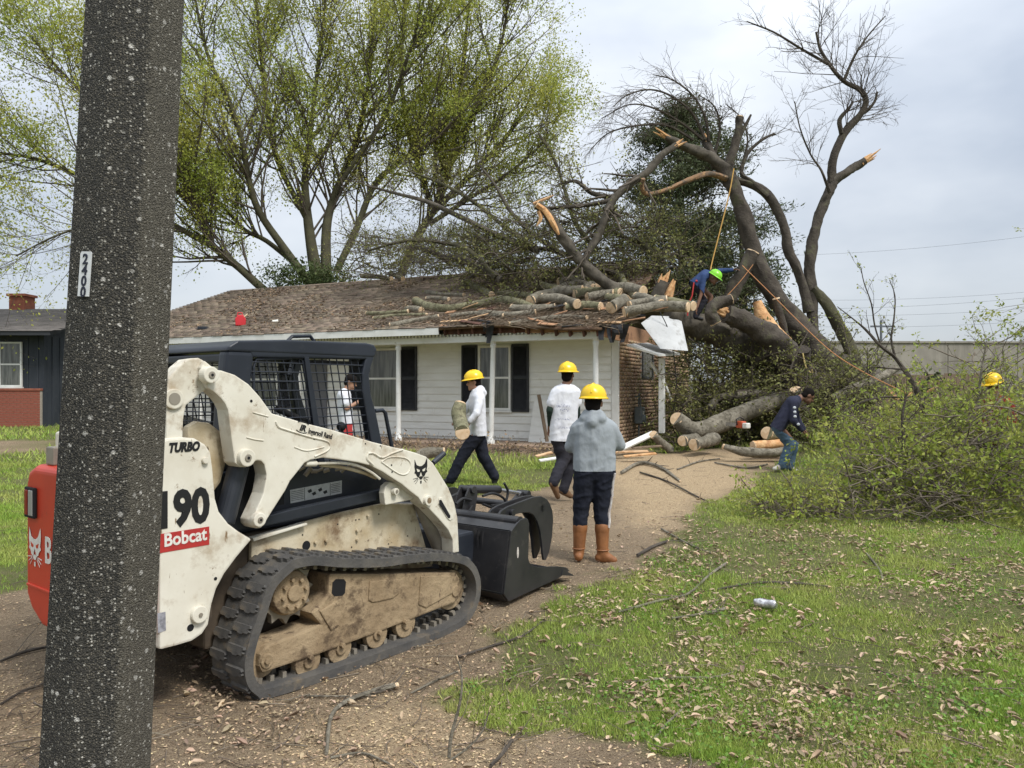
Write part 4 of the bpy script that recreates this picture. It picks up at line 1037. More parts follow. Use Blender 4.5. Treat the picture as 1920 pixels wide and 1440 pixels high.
# --- cab
cabm = mat('cab_blue_black', (.012, .015, .022), (.02, .024, .033), 2, .38, c3=(.06, .062, .065), s3=5, lo3=.6, hi3=.9)
CW0, CW1 = -.42, 2 * WC + .42
cab = empty('cab', (0, 0, 0)); cab.parent = ldr
rp_ = [(.06, 1.83), (.07, 1.86), (.13, 1.895), (.45, 1.915), (1.08, 1.925), (1.15, 1.915), (1.175, 1.885), (1.155, 1.83)]
MB().prism(rp_, lambda p: L3(p[0], CW0, p[1]), lambda p: L3(p[0], CW1, p[1])).build('cab_roof', cabm, cab, bevel=.045, seg=4, angle=15)
hb = [L3(.62, -.65, 1.92), L3(.66, -.65, 1.955), L3(.80, -.65, 1.965), L3(.84, -.65, 1.92)]
MB().tube(hb, .012, 8).build('roof_handle', cabm, cab)
for w_, sg in ((CW0, 1), (CW1, -1)):
    q = lambda pts, n_, th=.05, bv=.014: MB().prism(pts, lambda p: L3(p[0], w_ - .004 * sg, p[1]), lambda p: L3(p[0], w_ - th * sg, p[1])).build(n_, cabm, cab, bevel=bv, seg=3)
    q([(.065, 1.84), (.245, 1.84), (.225, 1.70), (.205, 1.5), (.20, 1.1), (.0, 1.1), (.03, 1.5)], 'rear_pillar', .10, .03)
    q([(1.085, 1.84), (1.165, 1.86), (1.13, 1.78), (1.108, 1.71), (1.125, 1.58), (1.17, 1.46), (1.225, 1.25), (1.25, 1.12), (1.15, 1.12), (1.13, 1.25), (1.085, 1.45), (1.05, 1.60), (1.05, 1.72)], 'front_pillar', .07, .012)
    q([(.2, 1.86), (1.12, 1.88), (1.11, 1.815), (.22, 1.80)], 'side_rail', .05)
    q([(.585, 1.82), (.62, 1.82), (.75, 1.12), (.70, 1.12)], 'middle_bar', .03, .004)
    q([(.0, 1.22), (1.24, 1.10), (1.22, 1.04), (.0, 1.12)], 'lower_rail', .05)
    gm_ = MB(); wq_ = w_ - .025 * sg
    for i in range(16):                  # bars of the side guard
        a = .235 + i * .058
        if a > 1.12: break
        lean = .10
        gm_.cyl(L3(a - .025, wq_, 1.82), L3(a + lean, wq_, 1.15), .0042, 6)
    for i in range(13):
        z = 1.17 + i * .055; gm_.cyl(L3(.20, wq_ + .006, z), L3(1.11, wq_ + .006, z), .0042, 6)
    gm_.build('window_guard', cabm, cab)
    fr = [L3(.245, wq_, 1.20), L3(.245, wq_, 1.745), L3(.26, wq_, 1.79), L3(.56, wq_, 1.81), L3(.585, wq_, 1.795), L3(.72, wq_, 1.2)]
    MB().tube(fr, .009, 8).build('guard_frame', cabm, cab)
rm = MB()
for i in range(11):
    w_ = CW0 - .08 - i * .068; rm.cyl(L3(.09, w_, 1.24), L3(.10, w_, 1.80), .004, 6)
for i in range(10):
    z = 1.26 + i * .056; rm.cyl(L3(.09, CW0 - .05, z), L3(.09, CW1 + .05, z), .004, 6)
rm.build('rear_guard', cabm, cab)
MB().box(L3(.05, CW0 - .06, 1.16), L3(.11, CW1 + .06, 1.26)).build('rear_rail', cabm, cab, bevel=.012)
MB().box(L3(.07, CW0 - .06, 1.77), L3(.12, CW1 + .06, 1.82)).build('rear_rail', cabm, cab, bevel=.012)
seatm = mat('seat_vinyl', (.012, .012, .013), rough=.7)
st = MB().box(L3(.42, WC + .24, 1.0), L3(.88, WC - .24, 1.12)).build('seat', seatm, cab, bevel=.03, seg=3)
MB().prism([(.36, 1.1), (.48, 1.1), (.40, 1.62), (.32, 1.62)], lambda p: L3(p[0], WC + .22, p[1]), lambda p: L3(p[0], WC - .22, p[1])).build('backrest', seatm, st, bevel=.03, seg=3)
MB().tube([L3(.45, WC - .32, 1.5), L3(.75, WC - .32, 1.38), L3(.95, WC - .30, 1.30), L3(.95, WC + .30, 1.30), L3(.75, WC + .32, 1.38), L3(.45, WC + .32, 1.5)], .02, 10).build('lap_bar', seatm, cab, smooth=True)
for sg in (-1, 1): MB().cyl(L3(.92, WC + sg * .3, 1.06), L3(.96, WC + sg * .3, 1.34), .015, 10).ball(L3(.965, WC + sg * .3, 1.37), .032).build('control_lever', seatm, cab, smooth=True)
MB().box(L3(.5, CW0 - .04, 1.775), L3(1.05, CW0 - .12, 1.80)).build('switch_panel', seatm, cab)
hp = [L3(1.17, CW0 - .02, 1.47), L3(1.24, CW0 - .02, 1.475), L3(1.265, CW0 - .02, 1.455), L3(1.33, CW0 - .02, 1.20), L3(1.36, CW0 - .02, 1.02), L3(1.25, CW0 - .02, .98)]
MB().tube(hp, .014, 10).build('grab_handle', cabm, cab, smooth=True)
MB().cyl(L3(*(lambda q: (q[0], -.5, q[1]))(sd_(812, 868, -.5))), L3(*(lambda q: (q[0], -.5, q[1]))(sd_(833, 850, -.5))), .02, 12).build('step_bar', blk, ldr)

# --- grapple bucket
bkt = empty('grapple_bucket', (0, 0, 0)); bkt.parent = ldr
BW0, BW1 = .03, 2 * WC - .03
BP = [(959, 996), (970, 981), (977, 974), (986, 971), (990, 974), (992.4, 982), (992, 1006), (990.6, 1046), (993, 1055), (999, 1061), (1010, 1063), (1046, 1062), (1062, 1064), (1068, 1070), (1046, 1085), (954, 1128), (945, 1114)]
bp_ = SP(BP, BW0)
for w0, w1 in ((BW0, BW0 - .015), (BW1, BW1 + .015)):
    MB().prism(bp_, lambda p: L3(p[0], w0, p[1]), lambda p: L3(p[0], w1, p[1])).build('side_plate', blkm, bkt, bevel=.003)
b0, b1, b2, b3, b4 = bp_[0], bp_[3], bp_[16], bp_[15], bp_[13]
def sheet(name, poly, th=.012):
    a, e = poly; dx_, dz_ = e[0] - a[0], e[1] - a[1]; Ld = math.hypot(dx_, dz_); ox, oz = -dz_ / Ld * th, dx_ / Ld * th
    MB().prism([a, e, (e[0] + ox, e[1] + oz), (a[0] + ox, a[1] + oz)], lambda p: L3(p[0], BW0 - .016, p[1]), lambda p: L3(p[0], BW1 + .016, p[1])).build(name, blkm, bkt, bevel=.002)
sheet('back_sheet', ((b0[0] + .006, b0[1] - .004), (b2[0] + .006, b2[1] + .004)), -.012)
sheet('heel_sheet', ((b2[0] + .008, b2[1]), (b3[0] + .004, b3[1] + .006)), -.012)
sheet('floor_sheet', ((b3[0] + .01, b3[1] + .008), (b4[0] - .005, b4[1] + .004)), -.012)
sheet('top_sheet', ((b0[0] + .01, b0[1] + .002), (bp_[2][0] + .01, bp_[2][1] - .003)), -.012)
e0 = sd_(1072, 1076, BW0)
MB().prism([(b4[0] - .12, b4[1] + .015 - .03), (e0[0] + .02, e0[1] - .02), (e0[0] + .02, e0[1] - .012), (b4[0] - .10, b4[1] + .03)], lambda p: L3(p[0], BW0 + .005, p[1]), lambda p: L3(p[0], BW1 - .005, p[1])).build('cutting_edge', blkm, bkt, bevel=.002)
tb = (bp_[3][0] - .05, bp_[3][1] - .03)
MB().cyl(L3(tb[0], BW0 - .017, tb[1]), L3(tb[0], BW1 + .017, tb[1]), .045, 20).build('top_tube', blkm, bkt)
slp = sd_(971, 1036, BW0 + .001); k = MB()
k.prism([(slp[0] + .012 * math.cos(i * .5236) , slp[1] + .042 * math.sin(i * .5236)) for i in range(12)], lambda p: L3(p[0], BW0 + .0005, p[1]), lambda p: L3(p[0], BW0 + .0015, p[1]))
k.build('bucket_decal', mat('decal_fade', (.62, .58, .52), (.35, .3, .28), 60, .5), bkt)
# quick-attach frame between arms and bucket
MB().box(L3(b0[0] - .22, -.30, b2[1] + .10), L3(b0[0] - .03, 2 * WC + .30, b0[1] - .03)).build('quick_attach', blk, bkt, bevel=.02)
for w_ in (-.22, -.24 - .02, 2 * WC + .22): MB().prism([(b0[0] - .03, b0[1] - .02), (b0[0] - .05, b2[1] + .12), (b0[0] - .02, b2[1] + .10), (b0[0], b0[1] - .04)], lambda p: L3(p[0], w_, p[1]), lambda p: L3(p[0], w_ - .015, p[1])).build('attach_rib', blkm, bkt)
JAW = [(935.5, 965), (941, 957), (952, 950), (975, 941), (1000, 932), (1015, 930.5), (1026, 936), (1032, 946), (1036, 958), (1037.5, 975), (1035.5, 1006), (1030, 1035), (1024, 1050), (1020, 1050.6), (1018, 1038), (1016, 1015), (1013, 995), (1008, 978), (1001, 966), (993, 961), (982, 961), (964, 965), (958, 968)]
JW = -.30
jp = SP(JAW, JW)
for jw in (JW, JW - .10, 2 * WC - JW, 2 * WC - JW + .10):
    j = MB().prism(jp, lambda p: L3(p[0], jw, p[1]), lambda p: L3(p[0], jw - .022, p[1])).build('grapple_tine', blkm, bkt, bevel=.005)
for w0 in (JW + .03, 2 * WC - JW - .05 + .15):
    s, z = sd_(958, 961, JW); MB().cyl(L3(s, w0, z), L3(s, w0 - .19, z), .028, 16).build('tine_pin', blkm, bkt, bevel=.004)
mid = sd_(1024, 945, JW); MB().cyl(L3(mid[0] - .05, JW, mid[1] - .03), L3(mid[0] - .05, 2 * WC - JW, mid[1] - .03), .03, 14).build('cross_tube', blkm, bkt)
# centre bracket, cylinder, hoses
CWm = -.55
br_ = SP([(868, 962), (874, 930), (880, 914), (892, 912), (896, 925), (890, 966)], CWm)
for d in (0, -.09): MB().prism(br_, lambda p: L3(p[0], CWm + d, p[1]), lambda p: L3(p[0], CWm + d - .015, p[1])).build('cylinder_bracket', blkm, bkt, bevel=.004)
a0, a1, a2 = sd_(886, 918, CWm), sd_(944, 919, CWm), sd_(990, 927, CWm)
cy = MB().cyl(L3(a0[0], CWm - .05, a0[1]), L3(a1[0], CWm - .05, a1[1]), .036, 18).build('grapple_cylinder', blkm, bkt, bevel=.006)
MB().cyl(L3(a1[0], CWm - .05, a1[1]), L3(a2[0], CWm - .05, a2[1]), .016, 12).build('rod', chrome, cy)
MB().cyl(L3(a2[0], CWm + .01, a2[1]), L3(a2[0], CWm - .11, a2[1]), .035, 18).build('rod_eye', blkm, cy, bevel=.006)
MB().cyl(L3(a0[0], CWm + .02, a0[1]), L3(a0[0], CWm - .13, a0[1]), .03, 16).build('cylinder_pin', blkm, cy, bevel=.004)
rc = SP([(964, 945), (985, 922), (997, 924), (996, 946), (975, 956)], CWm)
MB().prism(rc, lambda p: L3(p[0], CWm - .03, p[1]), lambda p: L3(p[0], CWm - .07, p[1])).build('rod_lug', blkm, bkt, bevel=.004)
hosem = mat('hose_black', (.014, .014, .015), rough=.55)
for pts_ in ([(855, 945), (868, 935), (884, 938)], [(872, 975), (878, 962), (885, 948)], [(858, 985), (868, 975), (880, 960)], [(905, 930), (925, 925), (945, 935), (946, 950), (925, 952), (905, 945)], [(945, 906), (952, 920), (950, 935), (944, 945), (920, 948)]):
    MB().tube([L3(*(lambda q: (q[0], CWm + .02, q[1]))(sd_(a, b_, CWm + .02))) for a, b_ in subdiv(pts_, 5)], .011, 8).build('hydraulic_hose', hosem, bkt, smooth=True)
far = SP([(845, 945), (848, 930), (874, 917), (876, 935)], -1.0)
MB().prism(far, lambda p: L3(p[0], -1.0, p[1]), lambda p: L3(p[0], -1.03, p[1])).build('far_bracket', blkm, bkt, bevel=.004)
# ================================================================ TREES, FALLEN TREE, LOGS
bark = mat('bark_grey', (.062, .053, .041), (.115, .10, .078), 5, .95, c3=(.05, .043, .034), s3=11, lo3=.5, hi3=.7, bump=.7, bscale=26, bst=(1, 1, .35))
barkd = mat('bark_dark', (.05, .041, .033), (.085, .071, .056), 6, .95, c3=(.10, .105, .05), s3=3, lo3=.55, hi3=.75, bump=1.0, bscale=24)
barkm = mat('bark_mossy', (.055, .05, .03), (.09, .085, .045), 4, .95, c3=(.045, .038, .03), s3=8, lo3=.5, hi3=.7, bump=.6, bscale=24)
twigm = mat('twig', (.075, .06, .046), (.12, .10, .078), 8, .95)
cutm = mat('cut_wood', (.66, .50, .33), (.56, .39, .23), 14, .8, c3=(.42, .26, .14), s3=22, lo3=.58, hi3=.72, bump=.15, bscale=90)
tornm = mat('split_wood', (.56, .29, .12), (.66, .42, .21), 9, .8, c3=(.32, .14, .06), s3=6, lo3=.5, hi3=.7, bump=.8, bscale=22)
tornd = mat('split_wood_aged', (.30, .17, .085), (.10, .08, .06), 6, .9, c3=(.50, .30, .14), s3=9, lo3=.55, hi3=.68, bump=.8, bscale=20)
lf_y = mat('leaf_spring', (.46, .45, .10), (.34, .40, .075), .5, .7, trans=.5, island=.3)
lf_g = mat('leaf_fresh', (.27, .34, .05), (.36, .38, .09), 1.5, .65, trans=.45, island=.35)
lf_d = mat('leaf_cedar', (.055, .075, .03), (.09, .10, .042), 1.2, .8, trans=.15, island=.35)
lf_o = mat('leaf_olive', (.16, .175, .05), (.22, .21, .07), 1.5, .75, trans=.25, island=.3)
logb = mat('bark_log', (.13, .115, .085), (.25, .225, .175), 7, .95, c3=(.065, .055, .04), s3=13, lo3=.50, hi3=.66, bump=1.0, bscale=30)
logm = mat('bark_log_mossy', (.13, .125, .07), (.23, .215, .13), 7, .95, c3=(.07, .06, .04), s3=12, lo3=.5, hi3=.66, bump=1.0, bscale=30)
rng = np.random.default_rng(5)
def tube_part(name, P, r, m, parent, sides=12, seed=0, wob=.11, **k):
    P = np.asarray(P); r = np.asarray(r); g = np.random.default_rng(seed)
    n_ = len(P); mb = MB(); mb.tube([tuple(p) for p in P], list(r), sides)
    ph = g.random(4) * 6
    for i in range(n_):
        for q in range(sides):
            a = q * 2 * math.pi / sides; d = mb.v[i * sides + q] - Vector(P[i])
            mb.v[i * sides + q] = Vector(P[i]) + d * (1 + wob * (math.sin(2 * a + ph[0] + i * .5) * .6 + math.sin(3 * a + ph[1] - i * .8) * .5 + g.normal() * .35))
    o = mb.build(name, m, parent, **k)
    o.data.polygons.foreach_set('use_smooth', [True] * len(o.data.polygons)); o.data.set_sharp_from_angle(angle=R(50)); return o
def cut_face(P, r, end, parent, m=None, tilt=(0, 0, 0), rag=0.0, name='cut_face'):
    P = np.asarray(P); i = 0 if end == 0 else -1; d = norm(P[0] - P[1]) if end == 0 else norm(P[-1] - P[-2])
    c = Vector(P[i]); d = (Vector(d) + Vector(tilt)).normalized(); ref = Vector((0, 0, 1)) if abs(d.z) < .9 else Vector((1, 0, 0))
    x = d.cross(ref).normalized(); y = x.cross(d)
    n_ = 18; g = random.Random(int(abs(c.x * 1000)) + 1)
    rr0 = float(r[i]); lo = [c + d * (-.01) + (x * math.cos(2 * math.pi * q / n_) + y * math.sin(2 * math.pi * q / n_)) * rr0 * 1.02 for q in range(n_)]
    hi = [c + d * (.012) + (x * math.cos(2 * math.pi * q / n_) + y * math.sin(2 * math.pi * q / n_)) * rr0 * (.95 + g.uniform(-.02, .02)) + d * rag * g.random() for q in range(n_)]
    mb = MB(); mb.add(lo + hi + [c + d * .016], [list(range(n_))[::-1]] + [[q, (q + 1) % n_, n_ + (q + 1) % n_, n_ + q] for q in range(n_)] + [[n_ + q, n_ + (q + 1) % n_, 2 * n_] for q in range(n_)])
    return mb.build(name, m or cutm, parent)
def splinter(P, r, end, parent, L=.4, count=7, m=None):      # jagged torn end
    P = np.asarray(P); i = 0 if end == 0 else -1; d = Vector(norm(P[0] - P[1]) if end == 0 else norm(P[-1] - P[-2])); c = Vector(P[i]); rr0 = float(r[i])
    g = random.Random(int(abs(c.z * 1000))); ref = Vector((0, 0, 1)) if abs(d.z) < .9 else Vector((1, 0, 0)); x = d.cross(ref).normalized(); y = x.cross(d)
    mb = MB()
    for q in range(count):
        a = g.random() * 6.28; o0 = c - d * rr0 * 1.2 + (x * math.cos(a) + y * math.sin(a)) * rr0 * .55 * g.random() ** .5
        tip = o0 + d * (rr0 * 1.2 + L * g.uniform(.25, 1)) + Vector((g.uniform(-1, 1), g.uniform(-1, 1), g.uniform(-1, 1))) * .05
        mb.tube([o0, o0.lerp(tip, .55), tip], [rr0 * .5, rr0 * .34, .006], 5)
    return mb.build('splinters', m or tornm, parent, kind='stuff')

# ---------------------------------------------------------------- standing trees behind the house
def tree_from(name, stems, Y, label, seed, leaves, lsize, lmat, barkmat, lv=(9, 2.6), kids=5, trop=(0, 0, .35), spread=.75, leaf=5, group=None, tw=.006, extra=None, leafr=.16):
    g = np.random.default_rng(seed)
    P0 = W(*stems[0][0][0], Y); root = empty(name, (P0.x, P0.y, .45), label=label, cat='tree', group=group)
    off = np.array((P0.x, P0.y, .45)); wd = Wood(); tr = Wood()
    for pix, rp, dy in stems:
        P, r = limb(pix, Y, rp, dy, 4); P = P - off; tr.line(P, r, 8)
        sprout(wd, P, r, g, int(lv[0] * len(pix) / 6), lv[1], 2, spread, trop, .16, .12, kids, .5, leaf, leafr, tw, 6, .45, .04)
    base = np.array([P0.x, P0.y, .2]) - off
    P, r = limb(stems[0][0], Y, stems[0][1], stems[0][2]); tr.line(np.linspace(base, P[0] - off, 4), np.full(4, r[0] * 1.15), 8)
    np_mesh('trunk', *tr.arrays(), barkmat, root, smooth=True)
    np_mesh('branches', *wd.arrays(), twigm, root, kind='stuff')
    lp_ = wd.leaves; nz_ = fbm(lp_[:, 0] + lp_[:, 1] * .4, lp_[:, 2], .55, seed); keep = g.random(len(lp_)) < np.clip((nz_ - .05) * 2.4, .4, 1) * np.clip((lp_[:, 2] - 1) / 5.5, .3, 1)
    lp_ = lp_[keep]
    if len(lp_) > leaves: lp_ = lp_[g.choice(len(lp_), leaves, False)]
    np_mesh('crown', *leaf_arrays(lp_, lsize, g), lmat, root, kind='stuff')
    return root
A_ST = [([(600, 545), (587, 480), (576, 400), (572, 330), (580, 260), (590, 180), (600, 90), (610, 0), (618, -130)], [15, 10, 7, 5, 4, 2.5, 1.5], (0, 0)),
        ([(612, 535), (612, 430), (626, 370), (650, 310), (675, 240), (690, 160), (700, 60), (708, -90)], [11, 8, 6, 5, 3, 2], (0, 1.5)),
        ([(580, 530), (530, 462), (485, 395), (465, 330), (455, 270), (430, 190), (392, 110), (372, 30), (355, -70)], [9, 7, 5.5, 4.5, 3, 1.5], (0, -1.5)),
        ([(530, 565), (497, 545), (450, 503), (400, 462), (385, 430), (365, 385), (345, 340), (300, 250), (250, 150), (200, 50)], [9, 8, 7, 5.5, 4, 2.5, 1.5], (0, -2.5)),
        ([(402, 464), (340, 430), (270, 390), (150, 330), (60, 296), (-30, 285)], [6, 5, 4, 2], (-1, -3)),
        ([(560, 500), (500, 452), (460, 432), (430, 400), (380, 350), (330, 300), (230, 200)], [5, 4, 3, 2], (0, 1)),
        ([(630, 510), (668, 430), (700, 350), (740, 310), (800, 270), (850, 200), (880, 120)], [7, 6, 5, 4, 2], (0, 1)),
        ([(580, 420), (520, 300), (500, 200), (490, 100), (480, 0), (470, -90)], [6, 5, 4, 3, 2], (0, 2)),
        ([(640, 340), (720, 220), (760, 120), (790, 20), (810, -80)], [5, 4, 3, 2], (0, -1)),
        ([(365, 385), (260, 300), (180, 200), (110, 130), (60, 70)], [4, 3, 2], (-1.5, -3)),
        ([(300, 410), (190, 420), (110, 440), (30, 480)], [3, 2, 1.5], (-2, -3))]
tree_from('maple_tree', A_ST, 25.5, 'tall many-stemmed maple in sparse yellow-green spring leaf behind the house', 3, 200000, .078, lf_y, barkm, (34, 3.7), 5, leaf=18, trop=(0, 0, .7), spread=.8, tw=.0036, leafr=.2)
B_ST = [([(750, 520), (775, 460), (800, 415), (825, 375), (848, 290), (860, 200), (870, 100), (880, 0), (886, -110)], [9, 8, 6.5, 5, 4, 2.5, 1.5], (0, 0)),
        ([(815, 395), (860, 350), (920, 290), (968, 230), (1005, 165)], [6, 5, 3, 2], (0, 1)),
        ([(805, 420), (880, 372), (960, 320), (1025, 262)], [5, 4, 3, 2], (0, -1)),
        ([(815, 400), (790, 330), (762, 230), (752, 120), (760, 0), (765, -80)], [6, 5, 4, 2], (0, 2)),
        ([(850, 290), (905, 180), (940, 80), (955, -10)], [5, 4, 3, 2], (0, -1))]
tree_from('maple_tree', B_ST, 27.5, 'slimmer leaning maple right of the many-stemmed one, with ochre-green spring leaf', 8, 115000, .078, lf_y, barkd, (36, 3.4), 5, leaf=18, trop=(.1, 0, .7), spread=.8, tw=.0036, leafr=.2)
# evergreen behind the fallen tree
def evergreen():
    Y = 24.0; g = np.random.default_rng(14); P0 = W(1285, 640, Y); root = empty('cedar_tree', (P0.x, P0.y, .45), label='dark evergreen cedar standing behind the fallen tree', cat='tree')
    off = np.array((P0.x, P0.y, .45)); tr, wd = Wood(), Wood(); pts = []
    P, r = limb([(1288, 700), (1286, 600), (1280, 480), (1276, 360), (1272, 270), (1268, 195)], Y, [11, 9, 7, 5, 2], None); tr.line(P - off, r, 8)
    P2, r2 = limb([(1400, 700), (1395, 600), (1392, 500), (1388, 420)], Y, [8, 7, 5, 2], (1, 1)); tr.line(P2 - off, r2, 8)
    P3, r3 = limb([(1330, 700), (1325, 600), (1330, 480), (1335, 380)], Y, [6, 5, 4, 2], (2, 2)); tr.line(P3 - off, r3, 6)
    env = [(195, 10), (250, 62), (300, 118), (380, 140), (450, 155), (560, 155), (650, 140)]
    for i in range(330):
        src, top, ctr = [(P, 195, 1276), (P2, 420, 1392), (P3, 380, 1330)][g.choice(3, p=[.62, .2, .18])]
        py = top + (640 - top) * g.random() ** .8; half = np.interp(py, [a for a, _ in env], [b_ for _, b_ in env]) * (1 if src is P else .62)
        zz = HC - (py - 729) / F * Y; k = int(np.argmin(np.abs(src[:, 2] - zz))); p0 = src[k].copy(); p0[2] = zz
        a = g.random() * 6.283; Lb = half * Y / F * (.6 + .6 * g.random())
        d = np.array([math.cos(a), math.sin(a), .15 + .35 * g.random()])
        q, dd_ = curve_from(p0 - off, d, Lb, 5, g, .12, (0, 0, .1)); wd.line(q, np.linspace(.03, .008, 5), 3)
        for c in range(5 + int(Lb * 3)):
            u_ = .35 + .65 * g.random(); x = u_ * 4; j = min(int(x), 3); cc2 = q[j] + (q[j + 1] - q[j]) * (x - j) + g.normal(size=3) * (.16, .16, .10)
            if vnoise(cc2[0] * 1.0 + cc2[1], cc2[2], 1.1, 4) < .30: continue
            nn_ = 34; pts.append(cc2 + g.normal(size=(nn_, 3)) * (.20, .20, .12))
            e2, _ = curve_from(q[j], g.normal(size=3), .35, 3, g); wd.line(e2, [.01, .007, .004], 3)
    np_mesh('trunk', *tr.arrays(), barkd, root, smooth=True); np_mesh('branches', *wd.arrays(), twigm, root, kind='stuff')
    np_mesh('crown', *leaf_arrays(np.vstack(pts), .13, g, .5, .26), lf_d, root, kind='stuff')
evergreen()

# ---------------------------------------------------------------- the fallen tree
FY = 16.6
C0 = W(1580, 705, FY)
ft = empty('fallen_tree', (C0.x, C0.y, .45), label='huge uprooted tree with cut limbs lying across the house corner', cat='tree')
FO = np.array((C0.x, C0.y, .45))
ftw = Wood(); olive = []
def flimb(pix, rp, dy=None, Y=FY, name='limb', m=barkd, sides=12, cut=None, torn=None, seed=0, twigs=None, L=.35):
    P, r = limb(pix, Y, rp, dy, 8 if sides >= 12 else 4); P = P - FO
    o = tube_part(name, P, r, m, ft, sides + (6 if sides >= 12 else 0), seed, .13 if sides >= 12 else .11)
    for e in (cut or ()): cut_face(P, r, e, o)
    for e in (torn or ()): splinter(P, r, e, o, L)
    if twigs:
        cnt, Lt, lev, kw = twigs
        sprout(ftw, P, r, rng, cnt, Lt, lev, **kw)
    return P, r
flimb([(1640, 735), (1590, 712), (1545, 722), (1490, 700), (1440, 672), (1390, 645), (1340, 622), (1298, 606), (1250, 590)], [36, 36, 33, 30, 27, 25, 23, 19], (.3, 0, -.6), name='trunk', sides=16, m=bark, seed=1)
flimb([(1545, 735), (1500, 722), (1490, 690), (1470, 655), (1430, 622), (1390, 600), (1362, 588)], [27, 27, 25, 22, 19, 16], (-.5, -.9), sides=14, m=barkd, torn=(1,), seed=2)
flimb([(1590, 715), (1560, 690), (1520, 645), (1475, 585), (1435, 525), (1408, 455), (1390, 390), (1372, 345), (1360, 318)], [36, 32, 23, 18, 16, 14, 13, 14], (.1, .3, .4), sides=14, seed=3)
flimb([(1362, 322), (1376, 280), (1384, 245), (1387, 219)], [11, 8, 7, 7], (.4, .4), cut=(1,), seed=4)
flimb([(1384, 262), (1395, 240), (1408, 215)], [5, 4, 2], (.4, .4), sides=8, seed=5)
flimb([(1366, 325), (1335, 298), (1305, 283), (1268, 268), (1248, 256)], [12, 10, 8.5, 6], (.4, .1), torn=(1,), m=bark, seed=6)
flimb([(1345, 312), (1332, 285), (1322, 262)], [10, 8, 7], (.4, .6), torn=(1,), seed=7, L=.25)
flimb([(1362, 335), (1330, 326), (1290, 338), (1250, 356), (1215, 364), (1204, 352), (1206, 335)], [6, 5, 4.5, 4.5, 4], (.3, -.4), name='torn_limb', m=tornd, sides=8, seed=8)
flimb([(1268, 272), (1240, 292), (1214, 322), (1180, 346), (1150, 374), (1138, 402), (1122, 440), (1104, 470), (1090, 500)], [6, 7, 7.5, 8, 7, 6], (.1, -.5), m=bark, torn=(0,), seed=9, twigs=(14, .9, 1, dict(trop=(0, 0, -.2), kids=4, leaf=2, leafr=.1)))
flimb([(1150, 374), (1105, 384), (1060, 388), (1010, 392)], [5, 4, 3], (-.2, -.4), sides=8, seed=10, twigs=(10, .7, 1, dict(kids=4, leaf=2)))
flimb([(1150, 372), (1110, 362), (1080, 340), (1050, 345)], [5, 4, 2], (0, .4), sides=8, seed=11, twigs=(10, .7, 1, dict(kids=4, leaf=2)))
flimb([(1528, 690), (1524, 620), (1521, 560), (1518, 500), (1524, 450), (1536, 405), (1550, 370), (1562, 340)], [12, 10.5, 11, 10, 9.5, 9, 9], (.3, .5), sides=12, seed=12)
flimb([(1562, 340), (1592, 320), (1622, 302)], [9, 8, 7], (.5, .4), m=bark, torn=(1,), seed=13, L=.55)
flimb([(1560, 342), (1561, 305), (1573, 268), (1592, 238), (1612, 216), (1624, 190), (1612, 168), (1582, 152), (1556, 122), (1538, 92), (1530, 60)], [9, 8, 7, 6, 5, 4, 3, 2], (.5, .3), sides=8, seed=14, twigs=(34, 1.5, 2, dict(kids=5, spread=.9, trop=(-.15, 0, .1), tw=.0035, maxr=.013)))
flimb([(1612, 216), (1628, 205), (1640, 190), (1645, 172)], [4, 3, 2], (.4, .3), sides=6, seed=15, twigs=(6, .7, 1, dict(kids=3, tw=.0035, maxr=.011)))
flimb([(1582, 152), (1600, 110), (1625, 70), (1660, 30)], [3, 2, 1], (.3, .2), sides=6, seed=16, twigs=(12, 1.0, 1, dict(kids=4, tw=.0035, maxr=.011)))
flimb([(1556, 122), (1500, 90), (1450, 60), (1400, 40)], [3, 2, 1], (.3, 0), sides=6, seed=17, twigs=(14, .9, 1, dict(kids=4, tw=.0035, maxr=.011)))
flimb([(1578, 250), (1574, 225), (1590, 205), (1600, 190)], [4, 4, 2], (.4, .3), sides=6, seed=18, twigs=(8, .9, 1, dict(kids=4, tw=.0035, maxr=.011)))
flimb([(1556, 362), (1540, 320), (1520, 290), (1500, 240), (1490, 190)], [3, 2, 1.5, 1], (.3, -.3), sides=6, seed=19, twigs=(20, 1.1, 2, dict(kids=3, trop=(0, 0, -.2), tw=.0032, maxr=.009)))
flimb([(1380, 338), (1415, 348), (1445, 372), (1462, 405), (1474, 440), (1478, 470), (1495, 505), (1508, 545), (1518, 585)], [7, 8, 9, 9, 9, 9, 11], (.4, .3), sides=10, seed=20)
flimb([(1440, 368), (1410, 340), (1390, 325), (1400, 290), (1425, 265), (1452, 250)], [4, 4, 4, 3, 2], (.3, .5), sides=8, seed=21, twigs=(16, .9, 2, dict(kids=3, tw=.0035, maxr=.011)))
flimb([(1524, 540), (1548, 568), (1572, 608), (1592, 650), (1606, 690), (1616, 712)], [9, 10, 12, 14, 16], (.3, .1), m=barkm, sides=10, seed=22)
flimb([(1345, 610), (1362, 570), (1388, 520), (1412, 472)], [13, 13, 13, 12], (-.3, -.5), cut=(1,), seed=23)
flimb([(1342, 606), (1333, 588), (1340, 572), (1371, 561)], [11, 12, 11, 10], (-1.3, -1.3), m=barkd, cut=(0, 1), seed=24)
flimb([(1476, 650), (1468, 610), (1455, 560)], [8, 7, 7], (-.4, -.5), sides=8, cut=(1,), seed=25)
flimb([(1420, 566), (1432, 598), (1458, 626), (1482, 640)], [9, 13, 12, 6], (-.55, -.75), name='torn_limb', m=tornm, sides=9, seed=26)
flimb([(1496, 688), (1508, 672), (1506, 655)], [14, 12, 12], (-1.0, -1.3), seed=27)
